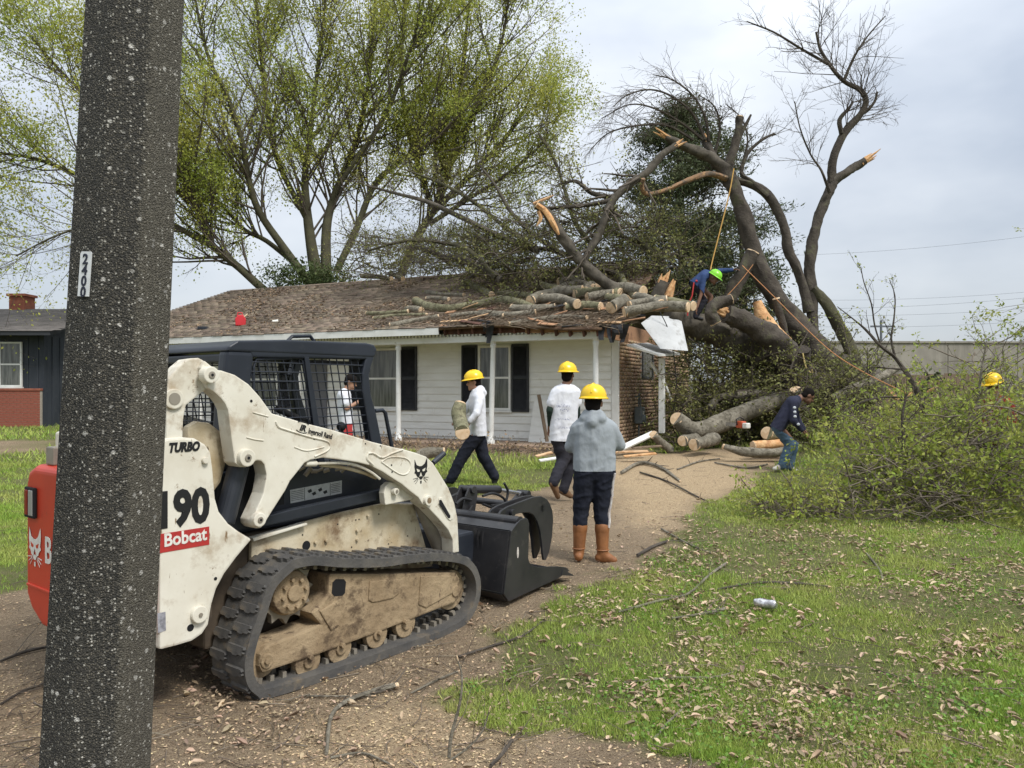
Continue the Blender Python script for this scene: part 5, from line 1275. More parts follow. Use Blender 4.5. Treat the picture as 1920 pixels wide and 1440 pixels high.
flimb([(1006, 384), (1022, 396), (1042, 425), (1060, 452), (1085, 485), (1115, 515), (1150, 540), (1175, 560)], [8, 9, 10, 10, 11, 12], (-.6, -.4), m=bark, cut=(0,), seed=28)
P_, r_ = limb([(1008, 384), (1024, 398), (1040, 424), (1048, 440)], FY - .72, [5, 6, 5, 2]); tube_part('torn_strip', P_ - FO, r_, tornm, ft, 7, 3)
P_, r_ = limb([(1000, 382), (1020, 374), (1038, 366)], FY - .6, [3, 3, 1]); tube_part('torn_strip', P_ - FO, r_, palew, ft, 6, 3)
P_, r_ = limb([(1010, 396), (1014, 410), (1006, 424)], FY - .7, [4, 4, 1]); tube_part('torn_strip', P_ - FO, r_, tornm, ft, 6, 3)
# crown limbs thrown across the ridge to the left
for i, (pix, rp) in enumerate([([(1010, 470), (960, 452), (900, 425), (850, 400), (800, 378), (740, 362), (690, 348)], [6, 5, 4, 2]), ([(1000, 465), (940, 420), (890, 380), (830, 345), (760, 318)], [5, 4, 3, 1.5]), ([(940, 525), (905, 502), (870, 486), (830, 482), (800, 468), (770, 462)], [7, 6, 6, 4]), ([(930, 520), (880, 470), (830, 455), (760, 452), (690, 470)], [5, 4, 3, 2]), ([(1060, 480), (1000, 440), (960, 400), (930, 350), (900, 310)], [5, 4, 3, 2]), ([(1120, 470), (1080, 420), (1060, 360), (1040, 300), (1010, 250)], [5, 4, 3, 2]), ([(1180, 520), (1110, 500), (1040, 470), (960, 470), (880, 520)], [6, 5, 4, 3]), ([(1250, 520), (1210, 460), (1160, 440), (1110, 400)], [7, 5, 4, 3])]):
    flimb(pix, rp, (0.6, 2.6 if i < 4 else 1.2), m=barkm if i % 2 else bark, sides=8, seed=40 + i, Y=FY + .6, twigs=(20, 1.1, 2, dict(kids=4, spread=1.0, trop=(-.2, 0, .25), leaf=2, leafr=.12, tw=.0035, maxr=.011)))
# drooping sprays at the broken top
for i, pix in enumerate([[(1322, 262), (1300, 215), (1262, 182), (1220, 168), (1176, 178), (1150, 200)], [(1318, 262), (1280, 232), (1230, 204), (1180, 196), (1128, 222)], [(1300, 262), (1250, 235), (1190, 236), (1140, 250), (1108, 280)], [(1330, 265), (1322, 220), (1300, 180), (1262, 150), (1225, 140)], [(1340, 290), (1350, 240), (1340, 200), (1310, 178)]]):
    flimb(pix, [3, 2.4, 1.6, .8], (.5, .1), sides=5, seed=60 + i, twigs=(30, .8, 1, dict(kids=5, spread=1.0, trop=(-.2, 0, -.5), tw=.0032, maxr=.009)))
flimb([(1394, 300), (1402, 262), (1390, 222), (1362, 196)], [2, 1.6, 1], (.6, .8), sides=5, seed=70, twigs=(16, .8, 1, dict(kids=4, trop=(0, 0, -.2), tw=.0032, maxr=.009)))
np_mesh('twigs', *ftw.arrays(), twigm, ft, kind='stuff')
if ftw.lp: np_mesh('leaves', *leaf_arrays(ftw.leaves, .06, rng, .5, .5), lf_o, ft, kind='stuff')

# ---------------------------------------------------------------- tangles of thin branches (uncountable masses)
def tangle(name, boxes, seed, label, lmat, lsize, parent=None):
    g = np.random.default_rng(seed); wd = Wood()
    for (x0, x1, y0, y1, Ya, Yb, cnt, Lb, nleaf, drift) in boxes:
        Y = g.uniform(Ya, Yb, cnt); px = g.uniform(x0, x1, cnt); py = g.uniform(y0, y1, cnt); p = np.stack([(px - 960) / F * Y, Y, np.maximum(HC - (py - 729) / F * Y, .45)], -1)
        d = g.normal(size=(cnt, 3)) * (1, .7, .5) + np.array(drift); Q = curve_batch(p, d, Lb * g.uniform(.5, 1.3, cnt), 6, g, .22, (0, 0, -.2)); r0 = g.uniform(.006, .02, cnt); Rq = r0[:, None] * np.linspace(1, .4, 6)
        wd.lines(Q, Rq, 4); sprout(wd, Q, Rq, g, 8, .4, 0, 1.2, (0, 0, 0), .1, .25, leaf=nleaf + 3, leafr=.06, tw=.0035, n=5, maxr=.007)
    o = np_mesh(name, *wd.arrays(), twigm, parent, kind='stuff')
    if label: o['label'] = label
    np_mesh('leaves', *leaf_arrays(wd.leaves, lsize, g, .5, .5), lmat, o, kind='stuff')
    return o
tangle('branch_tangle', [(950, 1300, 400, 560, 16.8, 19.0, 330, 1.2, 4, (-.5, 0, .3)), (880, 1010, 440, 540, 18.5, 21, 150, 1.2, 3, (-.5, 0, .2)), (660, 900, 440, 520, 20.5, 23.5, 180, 1.3, 2, (-.4, 0, .3))], 31, 'dense mass of thin broken branches heaped over the roof ridge', lf_o, .06)
tangle('branch_tangle', [(1285, 1500, 640, 840, 16.2, 18.5, 420, 1.0, 4, (0, 0, .2)), (1480, 1640, 690, 800, 14.5, 17, 170, 1.0, 3, (0, 0, .3)), (1260, 1420, 700, 850, 15.6, 16.6, 130, .8, 4, (0, 0, .2))], 32, 'dark tangle of leafy broken branches under the fallen trunk', lf_o, .06)
# bank of ivy and soil where the roots tore out
mb = MB(); g = np.random.default_rng(3)
rc_ = W(1735, 705, 17.5)
NX, NYv = 26, 14
for j in range(NYv):
    for i in range(NX):
        u_, v_ = i / (NX - 1) * 2 - 1, j / (NYv - 1) * 2 - 1
        h = max(0, 1 - u_ * u_ * .9 - v_ * v_ * .9) ** .5
        mb.v.append(Vector((u_ * 1.5, v_ * .9, h * (1.05 + .35 * math.sin(u_ * 5 + 1)) * (1 + .25 * (vnoise(u_ * 3, v_ * 3, 1.5, 2) - .5)) - .05)))
mb.f = [[j * NX + i, j * NX + i + 1, (j + 1) * NX + i + 1, (j + 1) * NX + i] for j in range(NYv - 1) for i in range(NX - 1)]
rbm = empty('root_mound', (rc_.x, rc_.y, .42), label='mound of torn soil and ivy before the concrete wall', cat='mound')
rb_ = mb.build('soil', mat('root_soil', (.10, .07, .045), (.16, .11, .07), 4, .95, bump=.8, bscale=8), rbm, smooth=True)
sp = []
for _ in range(2600):
    v = mb.v[g.integers(0, len(mb.v))]; sp.append(np.array(v) + g.normal(size=3) * .08)
np_mesh('ivy_leaves', *leaf_arrays(np.array(sp), .10, g, .5, .7), lf_d, rbm, kind='stuff')
for i in range(7):
    p = np.array((g.uniform(-.8, .9), g.uniform(-.3, .3), .95)); q, _ = curve_from(p, (g.normal() * .5, 0, 1), .55, 5, g, .25); tube_part('broken_root', q, np.linspace(.06, .012, 5), tornm if i % 2 else bark, rbm, 7, i)

# ---------------------------------------------------------------- cut logs on the roof
ROOF_LOGS = [([(688, 588), (720, 588), (765, 584)], 4.5, 'thin cut branch lying leftmost low on the roof'),
 ([(731, 610), (775, 602), (822, 594)], 5, 'pale straight cut branch resting just above the gutter end'),
 ([(764, 579), (776, 580), (790, 582)], 6.5, 'short stub of log beside the long curved roof log'),
 ([(780, 564), (800, 574), (838, 579), (890, 572), (940, 563), (986, 572), (1000, 580)], 8, 'long curved grey log sprawling across the middle of the roof'),
 ([(800, 560), (820, 559), (842, 562)], 4.5, 'small cut branch just above the long curved roof log'),
 ([(800, 548), (830, 552), (870, 553)], 4, 'mossy thin branch above the small cut branch on the roof'),
 ([(870, 528), (893, 539), (922, 553)], 6.5, 'bare slanting log high on the roof with no cut face showing'),
 ([(995, 564), (1022, 554), (1060, 546), (1092, 545)], 10, 'thick log with big round cut face above the porch end'),
 ([(1016, 559), (1050, 561), (1082, 570)], 9, 'thick log whose cut face overlaps the biggest one above the porch'),
 ([(1010, 534), (1034, 540), (1060, 546)], 8, 'log with tall oval cut face high above the porch end'),
 ([(1071, 525), (1092, 533), (1112, 540)], 7.5, 'log with round cut face at the top middle of the pile'),
 ([(1122, 536), (1108, 534), (1098, 545)], 7, 'bent log stub with small cut face in the roof pile'),
 ([(1139, 557), (1160, 560), (1185, 566)], 7.5, 'log with cut face just left of the splintered stump'),
 ([(1146, 577), (1158, 570), (1172, 562)], 11, 'end-on log with the widest cut face over the roof corner'),
 ([(1172, 585), (1200, 580), (1240, 574), (1290, 576)], 9.5, 'long straight log jutting out over the torn gable sheet'),
 ([(1165, 520), (1176, 540), (1198, 558), (1240, 568)], 7, 'upturned curved log with cut tip by the splintered stump'),
 ([(678, 512), (700, 518), (734, 523)], 4.5, 'dark log lying on the roof ridge'),
 ([(731, 511), (742, 517), (756, 523)], 4.5, 'short branch beside the dark log on the roof ridge'),
 ([(700, 597), (740, 592), (800, 590)], 3.5, 'weathered thin branch along the lower roof'),
 ([(1048, 529), (1090, 523), (1136, 521)], 8, 'log lying along the crest of the roof pile'),
 ([(1128, 542), (1164, 539), (1206, 546)], 9.5, 'stout log beneath the upturned curved log'),
 ([(1078, 552), (1120, 547), (1164, 550)], 9.5, 'stout log at the heart of the roof pile'),
 ([(960, 578), (1000, 580), (1040, 577)], 8, 'grey log below the two overlapping cut faces'),
 ([(1180, 572), (1212, 566), (1250, 562)], 8, 'log with cut face above the torn gable sheet'),
 ([(1060, 576), (1092, 573), (1126, 575)], 8.5, 'grey log lying along the front of the pile above the porch post'),
 ([(1102, 557), (1124, 553), (1150, 550)], 8, 'log in the middle of the pile right of the bent stub'),
 ([(1192, 556), (1214, 561), (1240, 570)], 8.5, 'log with cut face just under the upturned curved log'),
 ([(1228, 562), (1262, 567), (1300, 574)], 9, 'log pointing away under the climber feet'),
 ([(900, 586), (950, 590), (1004, 586)], 6, 'low grey log along the eave under the biggest cut faces'),
 ([(845, 593), (890, 588), (945, 592)], 5, 'thin log along the eave below the long curved roof log'),
 ([(938, 548), (972, 553), (1008, 558)], 6.5, 'medium log just left of the biggest cut faces'),
 ([(1036, 548), (1056, 538), (1082, 532)], 7, 'short log crossing behind the biggest cut faces'),
 ([(955, 607), (1000, 600), (1060, 594), (1100, 596)], 4.5, 'long thin branch lying along the crushed eave')]
for i, (pix, rp, lab) in enumerate(ROOF_LOGS):
    pw = []
    for a, b_ in pix:
        q = RP(a, min(b_, 618), .0); Yq = hY(q.x, q.y); rm_ = rp * Yq / F
        q = RP(a, min(b_, 618), rm_ * .85); pw.append((*h2w(q), rm_))
    if pix[0][0] > 990:                  # the pile: stacked, a little nearer than the roof plane
        lift = .15 + .14 * (i % 3)
        pw = [(*(Vector(p[:3]) * 1 + (Vector((0, 0, HC)) - Vector(p[:3])).normalized() * lift), p[3]) for p in pw]
    Q = np.array(subdiv(pw, 5)); o0 = Q[0, :3].copy()
    rt_ = empty('roof_log', tuple(o0), label=lab, cat='log', group='cut logs on the roof')
    P = Q[:, :3] - o0
    bo = tube_part('bark', P, Q[:, 3], logb if i % 3 else logm, rt_, 12, i)
    if i not in (5, 6): cut_face(P, Q[:, 3], 0, rt_, tilt=(0, -.35, 0) if pix[0][0] > 990 else (0, -.1, 0))
    cut_face(P, Q[:, 3], 1, rt_)
st0 = empty('splintered_stump', tuple(W(1240, 565, 16.6)), label='upright splintered stump with torn orange wood in the roof pile', cat='stump')
so_ = np.array(W(1240, 565, 16.6)); P_, r_ = limb([(1225, 572), (1236, 548), (1244, 528)], 16.6, [13, 13, 11]); tube_part('bark', P_ - so_, r_, bark, st0, 10, 4); splinter(P_ - so_, r_, 1, st0, .3, 12); splinter((P_ - so_) + (.15, -.1, -.2), r_, 1, st0, .3, 9)
# ---------------------------------------------------------------- cut logs on the ground
GLOGS = [([(1268, 785), (1300, 806), (1345, 796), (1400, 772), (1455, 752), (1500, 738)], [13, 17, 17, 16, 14], (0, .8), 15.0, 'big pale-cut log propped on the heap beside the house', (0,), (0, -.5, 0)),
 ([(1302, 834), (1322, 828), (1342, 822)], 11.5, (0, .5), 14.2, 'short round log with cut face beside the sawdust', (0,), (0, -.5, 0)),
 ([(1280, 827), (1292, 824), (1306, 822)], 10, (.2, .6), 14.4, 'half-hidden short log behind the round one by the sawdust', (0,), (0, -.5, 0)),
 ([(1225, 815), (1238, 828), (1258, 845)], 8, (0, .2), 14.6, 'small forked log end leaning by the white board', (0,), (0, -.5, 0)),
 ([(1356, 837), (1390, 846), (1430, 850), (1475, 846)], [5, 8, 9, 9], (0, 0), 13.6, 'long bare branch lying behind the bending man', (0,), (0, 0, 0)),
 ([(1438, 812), (1455, 818), (1470, 822)], 12, (0, .3), 14.0, 'mossy round log end behind the bending man', (0,), (0, -.6, 0)),
 ([(1412, 836), (1440, 834), (1478, 830)], 9, (0, .2), 13.8, 'stripped orange log on the ground behind the bending man', (0, 1), (0, 0, 0)),
 ([(1492, 731), (1496, 745), (1498, 765)], 11, (0, .1), 15.2, 'upright cut log just behind the bending man head', (0,), (0, -.4, .3)),
 ([(1380, 740), (1420, 738), (1460, 742), (1490, 736)], 7, (0, .4), 15.8, 'dark limb lying in the tangle under the trunk', (), (0, 0, 0)),
 ([(1330, 765), (1350, 745), (1390, 742), (1440, 748)], 7, (0, .4), 15.9, 'crooked grey limb standing up in the tangle under the trunk', (), (0, 0, 0)),
 ([(770, 868), (800, 850), (832, 848)], [10, 10, 9], (0, 0), 9.6, 'grey log lying on the lawn behind the loader arm', (1,), (0, 0, 0)),
 ([(1560, 748), (1600, 728), (1650, 708), (1680, 690)], [7, 8, 8, 6], (0, .5), 15.0, 'pale bent limb sticking out right of the bending man', (), (0, 0, 0))]
for i, (pix, rp, dy, Y, lab, cuts, tl) in enumerate(GLOGS):
    P, r = limb(pix, Y, rp, dy, 5); o0 = P[0].copy(); rt_ = empty('log', tuple(o0), label=lab, cat='log', group='cut logs on the ground')
    tube_part('bark', P - o0, r, tornm if 'orange' in lab else (logm if 'mossy' in lab else logb), rt_, 12, 50 + i)
    for e in cuts: cut_face(P - o0, r, e, rt_, tilt=tl)
# ================================================================ PEOPLE
skinm = mat('skin', (.36, .20, .13), (.31, .165, .105), 12, .55)
skind = mat('skin_dark', (.20, .105, .065), (.17, .085, .052), 12, .55)
hairm = mat('hair_black', (.010, .008, .007), rough=.85, spec=.08)
eyem = mat('eye_dark', (.02, .015, .012), rough=.3)
def cloth(name, c1, c2, rough=.9, **k): return mat(name, c1, c2, 5, rough, bump=.5, bscale=16, bst=(1, 1, .5), spec=.15, **k)
yel = mat('hat_yellow', (.80, .52, .008), (.74, .47, .008), 4, .3, spec=.5)
lime = mat('hat_green', (.22, .62, .03), (.19, .55, .03), 4, .3, spec=.5)
def capsule(a, b, ra, rb, n_=12, k=4):
    a, b = Vector(a), Vector(b); d = b - a; L = d.length
    d = d.normalized() if L > 1e-6 else Vector((0, 0, 1)); ref = Vector((0, 0, 1)) if abs(d.z) < .9 else Vector((1, 0, 0)); x = d.cross(ref).normalized(); y = x.cross(d)
    rings = [(a - d * ra * math.sin(math.pi / 2 * (k - i) / k), ra * math.cos(math.pi / 2 * (k - i) / k)) for i in range(1, k + 1)] + [(b + d * rb * math.sin(math.pi / 2 * i / k), rb * math.cos(math.pi / 2 * i / k)) for i in range(0, k)]
    v = [a - d * ra]; f = []
    for c, r_ in rings: v += [c + (x * math.cos(2 * math.pi * q / n_) + y * math.sin(2 * math.pi * q / n_)) * r_ for q in range(n_)]
    v.append(b + d * rb); m_ = len(rings); e = len(v) - 1
    f += [(0, 1 + (q + 1) % n_, 1 + q) for q in range(n_)]
    for i in range(m_ - 1): f += [(1 + i * n_ + q, 1 + i * n_ + (q + 1) % n_, 1 + (i + 1) * n_ + (q + 1) % n_, 1 + (i + 1) * n_ + q) for q in range(n_)]
    f += [(1 + (m_ - 1) * n_ + q, 1 + (m_ - 1) * n_ + (q + 1) % n_, e) for q in range(n_)]
    return v, f
def ell(c, M, rad, n_=14):
    mb = MB().ball((0, 0, 0), rad, n_, 10); return [Vector(c) + M @ p for p in mb.v], mb.f
def blob(name, prims, voxel, m, parent, sm=3, wr=0.0, seed=0, cut=None):
    mb = MB()
    for v, f in prims: mb.add(v, f)
    o = mesh_obj(name, mb.v, mb.f, m, None)
    r_ = o.modifiers.new('r', 'REMESH'); r_.mode = 'VOXEL'; r_.voxel_size = voxel; r_.use_smooth_shade = True
    s_ = o.modifiers.new('s', 'SMOOTH'); s_.iterations = sm; s_.factor = .5
    dg = bpy.context.evaluated_depsgraph_get(); me = bpy.data.meshes.new_from_object(o.evaluated_get(dg)); me.name = name
    old = o.data; o.modifiers.clear(); o.data = me; bpy.data.meshes.remove(old)
    if cut:
        bm = bmesh.new(); bm.from_mesh(me)
        for co_, no_ in cut:
            bmesh.ops.bisect_plane(bm, geom=bm.verts[:] + bm.edges[:] + bm.faces[:], plane_co=co_, plane_no=no_, clear_outer=True)
        bm.to_mesh(me); bm.free()
    if wr:
        n_ = len(me.vertices); co = np.empty(n_ * 3, np.float32); no = np.empty(n_ * 3, np.float32); me.vertices.foreach_get('co', co); me.vertices.foreach_get('normal', no)
        co = co.reshape(-1, 3); no = no.reshape(-1, 3); w1 = vnoise(co[:, 0] * .7 + co[:, 1] * .7 + co[:, 2] * .5, co[:, 2] * 1.7 - co[:, 0] * .6, 9, seed); w2 = vnoise(co[:, 0] - co[:, 1], co[:, 2] * 1.3 + co[:, 0] * .8, 20, seed + 1); w = (1 - np.abs(2 * w1 - 1)) ** 3 * 1.2 + .5 * (1 - np.abs(2 * w2 - 1)) ** 3 - .45
        co += no * (w * wr)[:, None]; me.vertices.foreach_set('co', co.ravel()); me.update()
    me.polygons.foreach_set('use_smooth', [True] * len(me.polygons))
    if not me.materials: me.materials.append(m)
    o.parent = parent; return o
def hand(w, d, side, curl=.5, s=1.0, spread=1.0):
    """palm, four fingers and a thumb; d points from wrist to knuckles, side across the palm towards the thumb"""
    d = Vector(d).normalized(); t = Vector(side); t = (t - d * t.dot(d)).normalized(); nrm = d.cross(t); P = []
    for i in range(4):
        o = t * (.027 - .018 * i) * s * spread; k0 = w + o * .6; k1 = w + d * (.085 - .006 * abs(i - 1)) * s + o
        P.append(capsule(k0, k1, .013 * s, .0115 * s, 8, 3))
        Lf = (.042, .047, .044, .034)[i] * s; q = k1; dd_ = d.copy()
        for j in range(2):
            dd_ = (dd_ + nrm * curl * (.7 + .5 * j)).normalized(); q2 = q + dd_ * Lf * (1 if j == 0 else .8); P.append(capsule(q, q2, .0100 * s, .0085 * s, 8, 3)); q = q2
    b_ = w + d * .025 * s + t * .02 * s; m1 = b_ + (d * .6 + t * .8).normalized() * .038 * s; m2 = m1 + (d * .85 + t * .2 + nrm * curl * .6).normalized() * .032 * s
    P += [capsule(b_, m1, .0135 * s, .0115 * s, 8, 3), capsule(m1, m2, .0110 * s, .009 * s, 8, 3)]
    return P
def person(label, Y, J, face, group=None, top=None, top_name='shirt', sleeve=1.0, under=None, legs=None, shoe=None, boots=None, hat=None, hair=None, up=(0, 0, 1), fat=1.0, skin=None, hands=(.5, .5), hood=False, bag=1.0, lfat=None, belly=0.0, s=1.0, vox=.0135, handdir=None, cap=None, hem=.06):
    skin = skin or skinm
    Wd = {k: W(a, b_, Y + c) for k, (a, b_, c) in J.items()}
    foot = (Wd['anL'] + Wd['anR']) / 2; root_l = Vector((foot.x, foot.y, min(Wd['anL'].z, Wd['anR'].z) - .08))
    rt_ = empty('person', root_l, label=label, cat='person', group=group)
    q = {k: v - root_l for k, v in Wd.items()}
    fc = Vector(face).normalized(); upv = Vector(up).normalized(); rt = fc.cross(upv).normalized(); upv = rt.cross(fc).normalized()
    MH = Matrix((rt, fc, upv)).transposed(); H = q['head']
    neck = q['neck']; pel = (q['hipL'] + q['hipR']) / 2; chest = (q['shL'] + q['shR']) / 2
    body = [ell(H + MH @ Vector((0, -.012, .02)), MH, (.073 * s, .092 * s, .098 * s)), ell(H + MH @ Vector((0, .028, -.055)), MH, (.054 * s, .062 * s, .066 * s)),
            capsule(H + MH @ Vector((0, .088, .0)), H + MH @ Vector((0, .108, -.03)), .010, .014, 8, 3), capsule(H + MH @ Vector((-.022, .085, -.075)), H + MH @ Vector((.022, .085, -.075)), .010, .010, 8, 3),
            capsule(H + MH @ Vector((-.03, .078, .022)), H + MH @ Vector((.03, .078, .022)), .012, .012, 8, 3), capsule(H + MH @ Vector((0, .075, -.105)), H + MH @ Vector((0, .07, -.10)), .02, .02, 8, 3),
            ell(H + MH @ Vector((.076, -.005, -.01)), MH, (.010, .02, .032), 8), ell(H + MH @ Vector((-.076, -.005, -.01)), MH, (.010, .02, .032), 8),
            capsule(H + MH @ Vector((0, -.02, -.06)), neck, .05 * s, .056 * s), capsule(neck, chest.lerp(pel, .15), .06 * s, .09 * s), capsule(chest, pel, .10 * s, .10 * s), capsule(q['shL'], q['shR'], .045 * s, .045 * s), capsule(q['hipL'], q['hipR'], .085 * s, .085 * s)]
    hd = handdir or {}
    for i, sd2 in enumerate('LR'):
        sh, el, wr, hp, kn, an, to = (q[k + sd2] for k in ('sh', 'el', 'wr', 'hip', 'kn', 'an', 'toe'))
        body += [capsule(sh, el, .046 * s, .038 * s), capsule(el, wr, .039 * s, .026 * s), capsule(hp, kn, .075 * s, .05 * s), capsule(kn, an, .05 * s, .034 * s), capsule(an, to, .034 * s, .026 * s)]
        d = hd.get(sd2, ((wr - el).normalized(), rt * (1 if sd2 == 'L' else -1))); body += hand(wr, d[0], d[1], hands[i], s)
    blob('body', body, vox * .85, skin, rt_, 2)
    for sg in (-1, 1): MB().ball(H + MH @ Vector((sg * .03, .082, .004)), .009, 8, 6).build('eye', eyem, rt_, smooth=True)
    # shirt
    sh_ = [capsule(q['shL'].lerp(chest, .12), q['shR'].lerp(chest, .12), .068 * s, .068 * s), capsule(neck.lerp(chest, .35), chest.lerp(pel, .3), .075 * s, .125 * s * fat)]
    hemd = (pel - chest).normalized(); hemv = hemd * (hem + .10)
    for sd2 in 'LR':
        sh, hp = q['sh' + sd2], q['hip' + sd2]; inn = sh.lerp(chest, .38)
        sh_ += [capsule(inn, hp + hemv, .098 * s * fat, .108 * s * fat), capsule(chest.lerp(inn, .4), pel + hemv, .115 * s * fat, .118 * s * fat)]
        el, wr = q['el' + sd2], q['wr' + sd2]
        if sleeve <= .5: sh_.append(capsule(sh, sh.lerp(el, sleeve * 1.7), .070 * s, .074 * s))
        else: sh_ += [capsule(sh, el, .068 * s * (.5 + fat * .5), .058 * s * (.6 + fat * .4)), capsule(el, el.lerp(wr, .93), .057 * s * (.6 + fat * .4), .043 * s), capsule(el.lerp(wr, .86), el.lerp(wr, .95), .042 * s, .042 * s)]
    if belly: sh_.append(capsule(pel.lerp(chest, .35) + fc * .05, pel.lerp(chest, .6) + fc * .05, .13 * fat, .13 * fat))
    if hood: sh_ += [capsule(neck + upv * .035 - fc * .045 - rt * .05, neck + upv * .035 - fc * .045 + rt * .05, .055, .055), capsule(neck + upv * .03 - rt * .07, neck + upv * .02 - rt * .06 + fc * .05, .04, .03), capsule(neck + upv * .03 + rt * .07, neck + upv * .02 + rt * .06 + fc * .05, .04, .03), capsule(neck - fc * .06 + Vector((0, 0, .0)) - rt * .07, neck - fc * .06 + rt * .07, .055, .055), capsule(neck - rt * .085, neck + fc * .05 - rt * .07 + Vector((0, 0, .0)), .04, .03), capsule(neck + rt * .085, neck + fc * .05 + rt * .07, .04, .03), capsule(neck - fc * .09 - upv * .03, neck - fc * .075 + upv * .045, .06, .045)]
    blob(top_name, sh_, vox * 1.1, top, rt_, 4, .0045, 5, [(pel + hemd * hem, hemd)])
    if under is not None:
        un = []
        for sd2 in 'LR':
            sh, el, wr = q['sh' + sd2], q['el' + sd2], q['wr' + sd2]; un += [capsule(sh.lerp(el, .45), el, .052 * s, .047 * s), capsule(el, el.lerp(wr, .93), .046 * s, .035 * s)]
        for half in (un[:2], un[2:]): blob('undershirt_sleeve', half, vox, under, rt_, 2, .006)
    fat = lfat or fat
    tr_ = [capsule(q['hipL'], q['hipR'], .100 * s * fat, .100 * s * fat)]
    for sd2 in 'LR':
        hp, kn, an = q['hip' + sd2], q['kn' + sd2], q['an' + sd2]; en = kn.lerp(an, .45) if boots else an
        tr_ += [capsule(hp, kn, .098 * s * fat * (.6 + .4 * bag), .074 * s * (.5 + fat * .5) * bag), capsule(kn, en, .072 * s * (.5 + fat * .5) * bag, (.060 * bag if not boots else .060) * s)]
    blob('trousers', tr_, vox * 1.1, legs, rt_, 3, .008, 9, [(pel + hemd * (hem - .012), -hemd)])
    for sd2 in 'LR':
        an, to, kn = q['an' + sd2], q['toe' + sd2], q['kn' + sd2]; f_ = (to - an); dn_ = Vector((0, 0, -1))
        pr = [capsule(an + Vector((0, 0, -.02)) - Vector((f_.x, f_.y, 0)).normalized() * .03, to, .042 * s, .036 * s), capsule(an, an.lerp(to, .6), .046 * s, .042 * s)]
        if boots: pr += [capsule(kn.lerp(an, .42), kn.lerp(an, .5), .069, .067), capsule(kn.lerp(an, .45), an, .066, .050)]
        b2_ = blob('boot' if boots else 'shoe', pr, vox * .9, boots or shoe, rt_, 2)
    if hair is not None: blob('hair', [ell(H + MH @ Vector((0, -.022, .032)), MH, (.081 * s, .096 * s, .095 * s)), ell(H + MH @ Vector((0, -.05, -.03)), MH, (.072, .06, .065))], vox, hair, rt_, 2)
    if hat is not None:
        V, f_ = [], []; N = 28; K = 8; C = H + MH @ Vector((0, -.01, .045))
        for k in range(K + 1):
            t = k / K * math.pi / 2; 
            for i in range(N):
                a = 2 * math.pi * i / N; rx, ry = .118 * s, .142 * s; sw = 1 + .03 * math.cos(2 * a)
                V.append(C + MH @ Vector((rx * math.cos(a) * math.cos(t) ** .8 * sw, ry * math.sin(a) * math.cos(t) ** .8, .125 * s * math.sin(t) + (.008 if abs(math.cos(a)) < .25 and k > 1 else 0))))
        f_ = [(k * N + i, k * N + (i + 1) % N, (k + 1) * N + (i + 1) % N, (k + 1) * N + i) for k in range(K) for i in range(N)]
        ho = mesh_obj('hard_hat', V, f_, hat, rt_, True)
        B, bf = [], []
        for i in range(N):
            a = 2 * math.pi * i / N; e = .014 + (.045 * max(0, math.sin(a)) ** 1.5)
            for rr0, zz in ((0, .012), (e, -.006), (e, -.012), (-.006, -.004)):
                B.append(C + MH @ Vector(((.118 * s + rr0) * math.cos(a), (.142 * s + rr0) * math.sin(a), zz)))
        bf = [(i * 4 + k, ((i + 1) % N) * 4 + k, ((i + 1) % N) * 4 + (k + 1) % 4, i * 4 + (k + 1) % 4) for i in range(N) for k in range(4)]
        mesh_obj('brim', B, bf, hat, ho, True)
        MB().tube([C + MH @ Vector((0, .142 * s * math.cos(t), .125 * s * math.sin(t) + .004)) for t in [i * math.pi / 10 for i in range(1, 10)]], .009, 6).build('ridge', hat, ho, smooth=True)
    if cap is not None:
        C = H + MH @ Vector((0, -.01, .045)); k = [ell(C, MH, (.088, .105, .075)), capsule(C + MH @ Vector((-.04, .10, .01)), C + MH @ Vector((.04, .10, .01)), .02, .02), capsule(C + MH @ Vector((-.03, .14, .0)), C + MH @ Vector((.03, .14, .0)), .014, .014)]
        blob('cap', k, vox, cap, rt_, 2)
    return rt_, q, root_l
wht = cloth('shirt_white', (.66, .67, .70), (.60, .61, .65)); navyt = cloth('trousers_navy', (.012, .014, .022), (.02, .022, .032))
greyh = cloth('hoodie_grey', (.30, .325, .345), (.285, .31, .33)); jeans = cloth('jeans_blue', (.055, .095, .14), (.085, .13, .18)); blues = cloth('shirt_blue', (.028, .052, .13), (.04, .065, .15))
darkg = cloth('sleeve_green', (.018, .032, .026), (.025, .04, .032)); charc = cloth('trousers_charcoal', (.020, .020, .026), (.032, .031, .038)); navys = cloth('sweater_navy', (.024, .026, .045), (.034, .036, .058))
bootm = mat('boot_tan', (.26, .105, .035), (.20, .08, .028), 8, .6, bump=.3, bscale=25); brownsh = mat('shoe_brown', (.16, .09, .045), (.11, .06, .03), 9, .8); blksh = mat('shoe_black', (.015, .015, .017), rough=.6); whsh = mat('shoe_white', (.5, .48, .42), (.38, .35, .3), 12, .8)
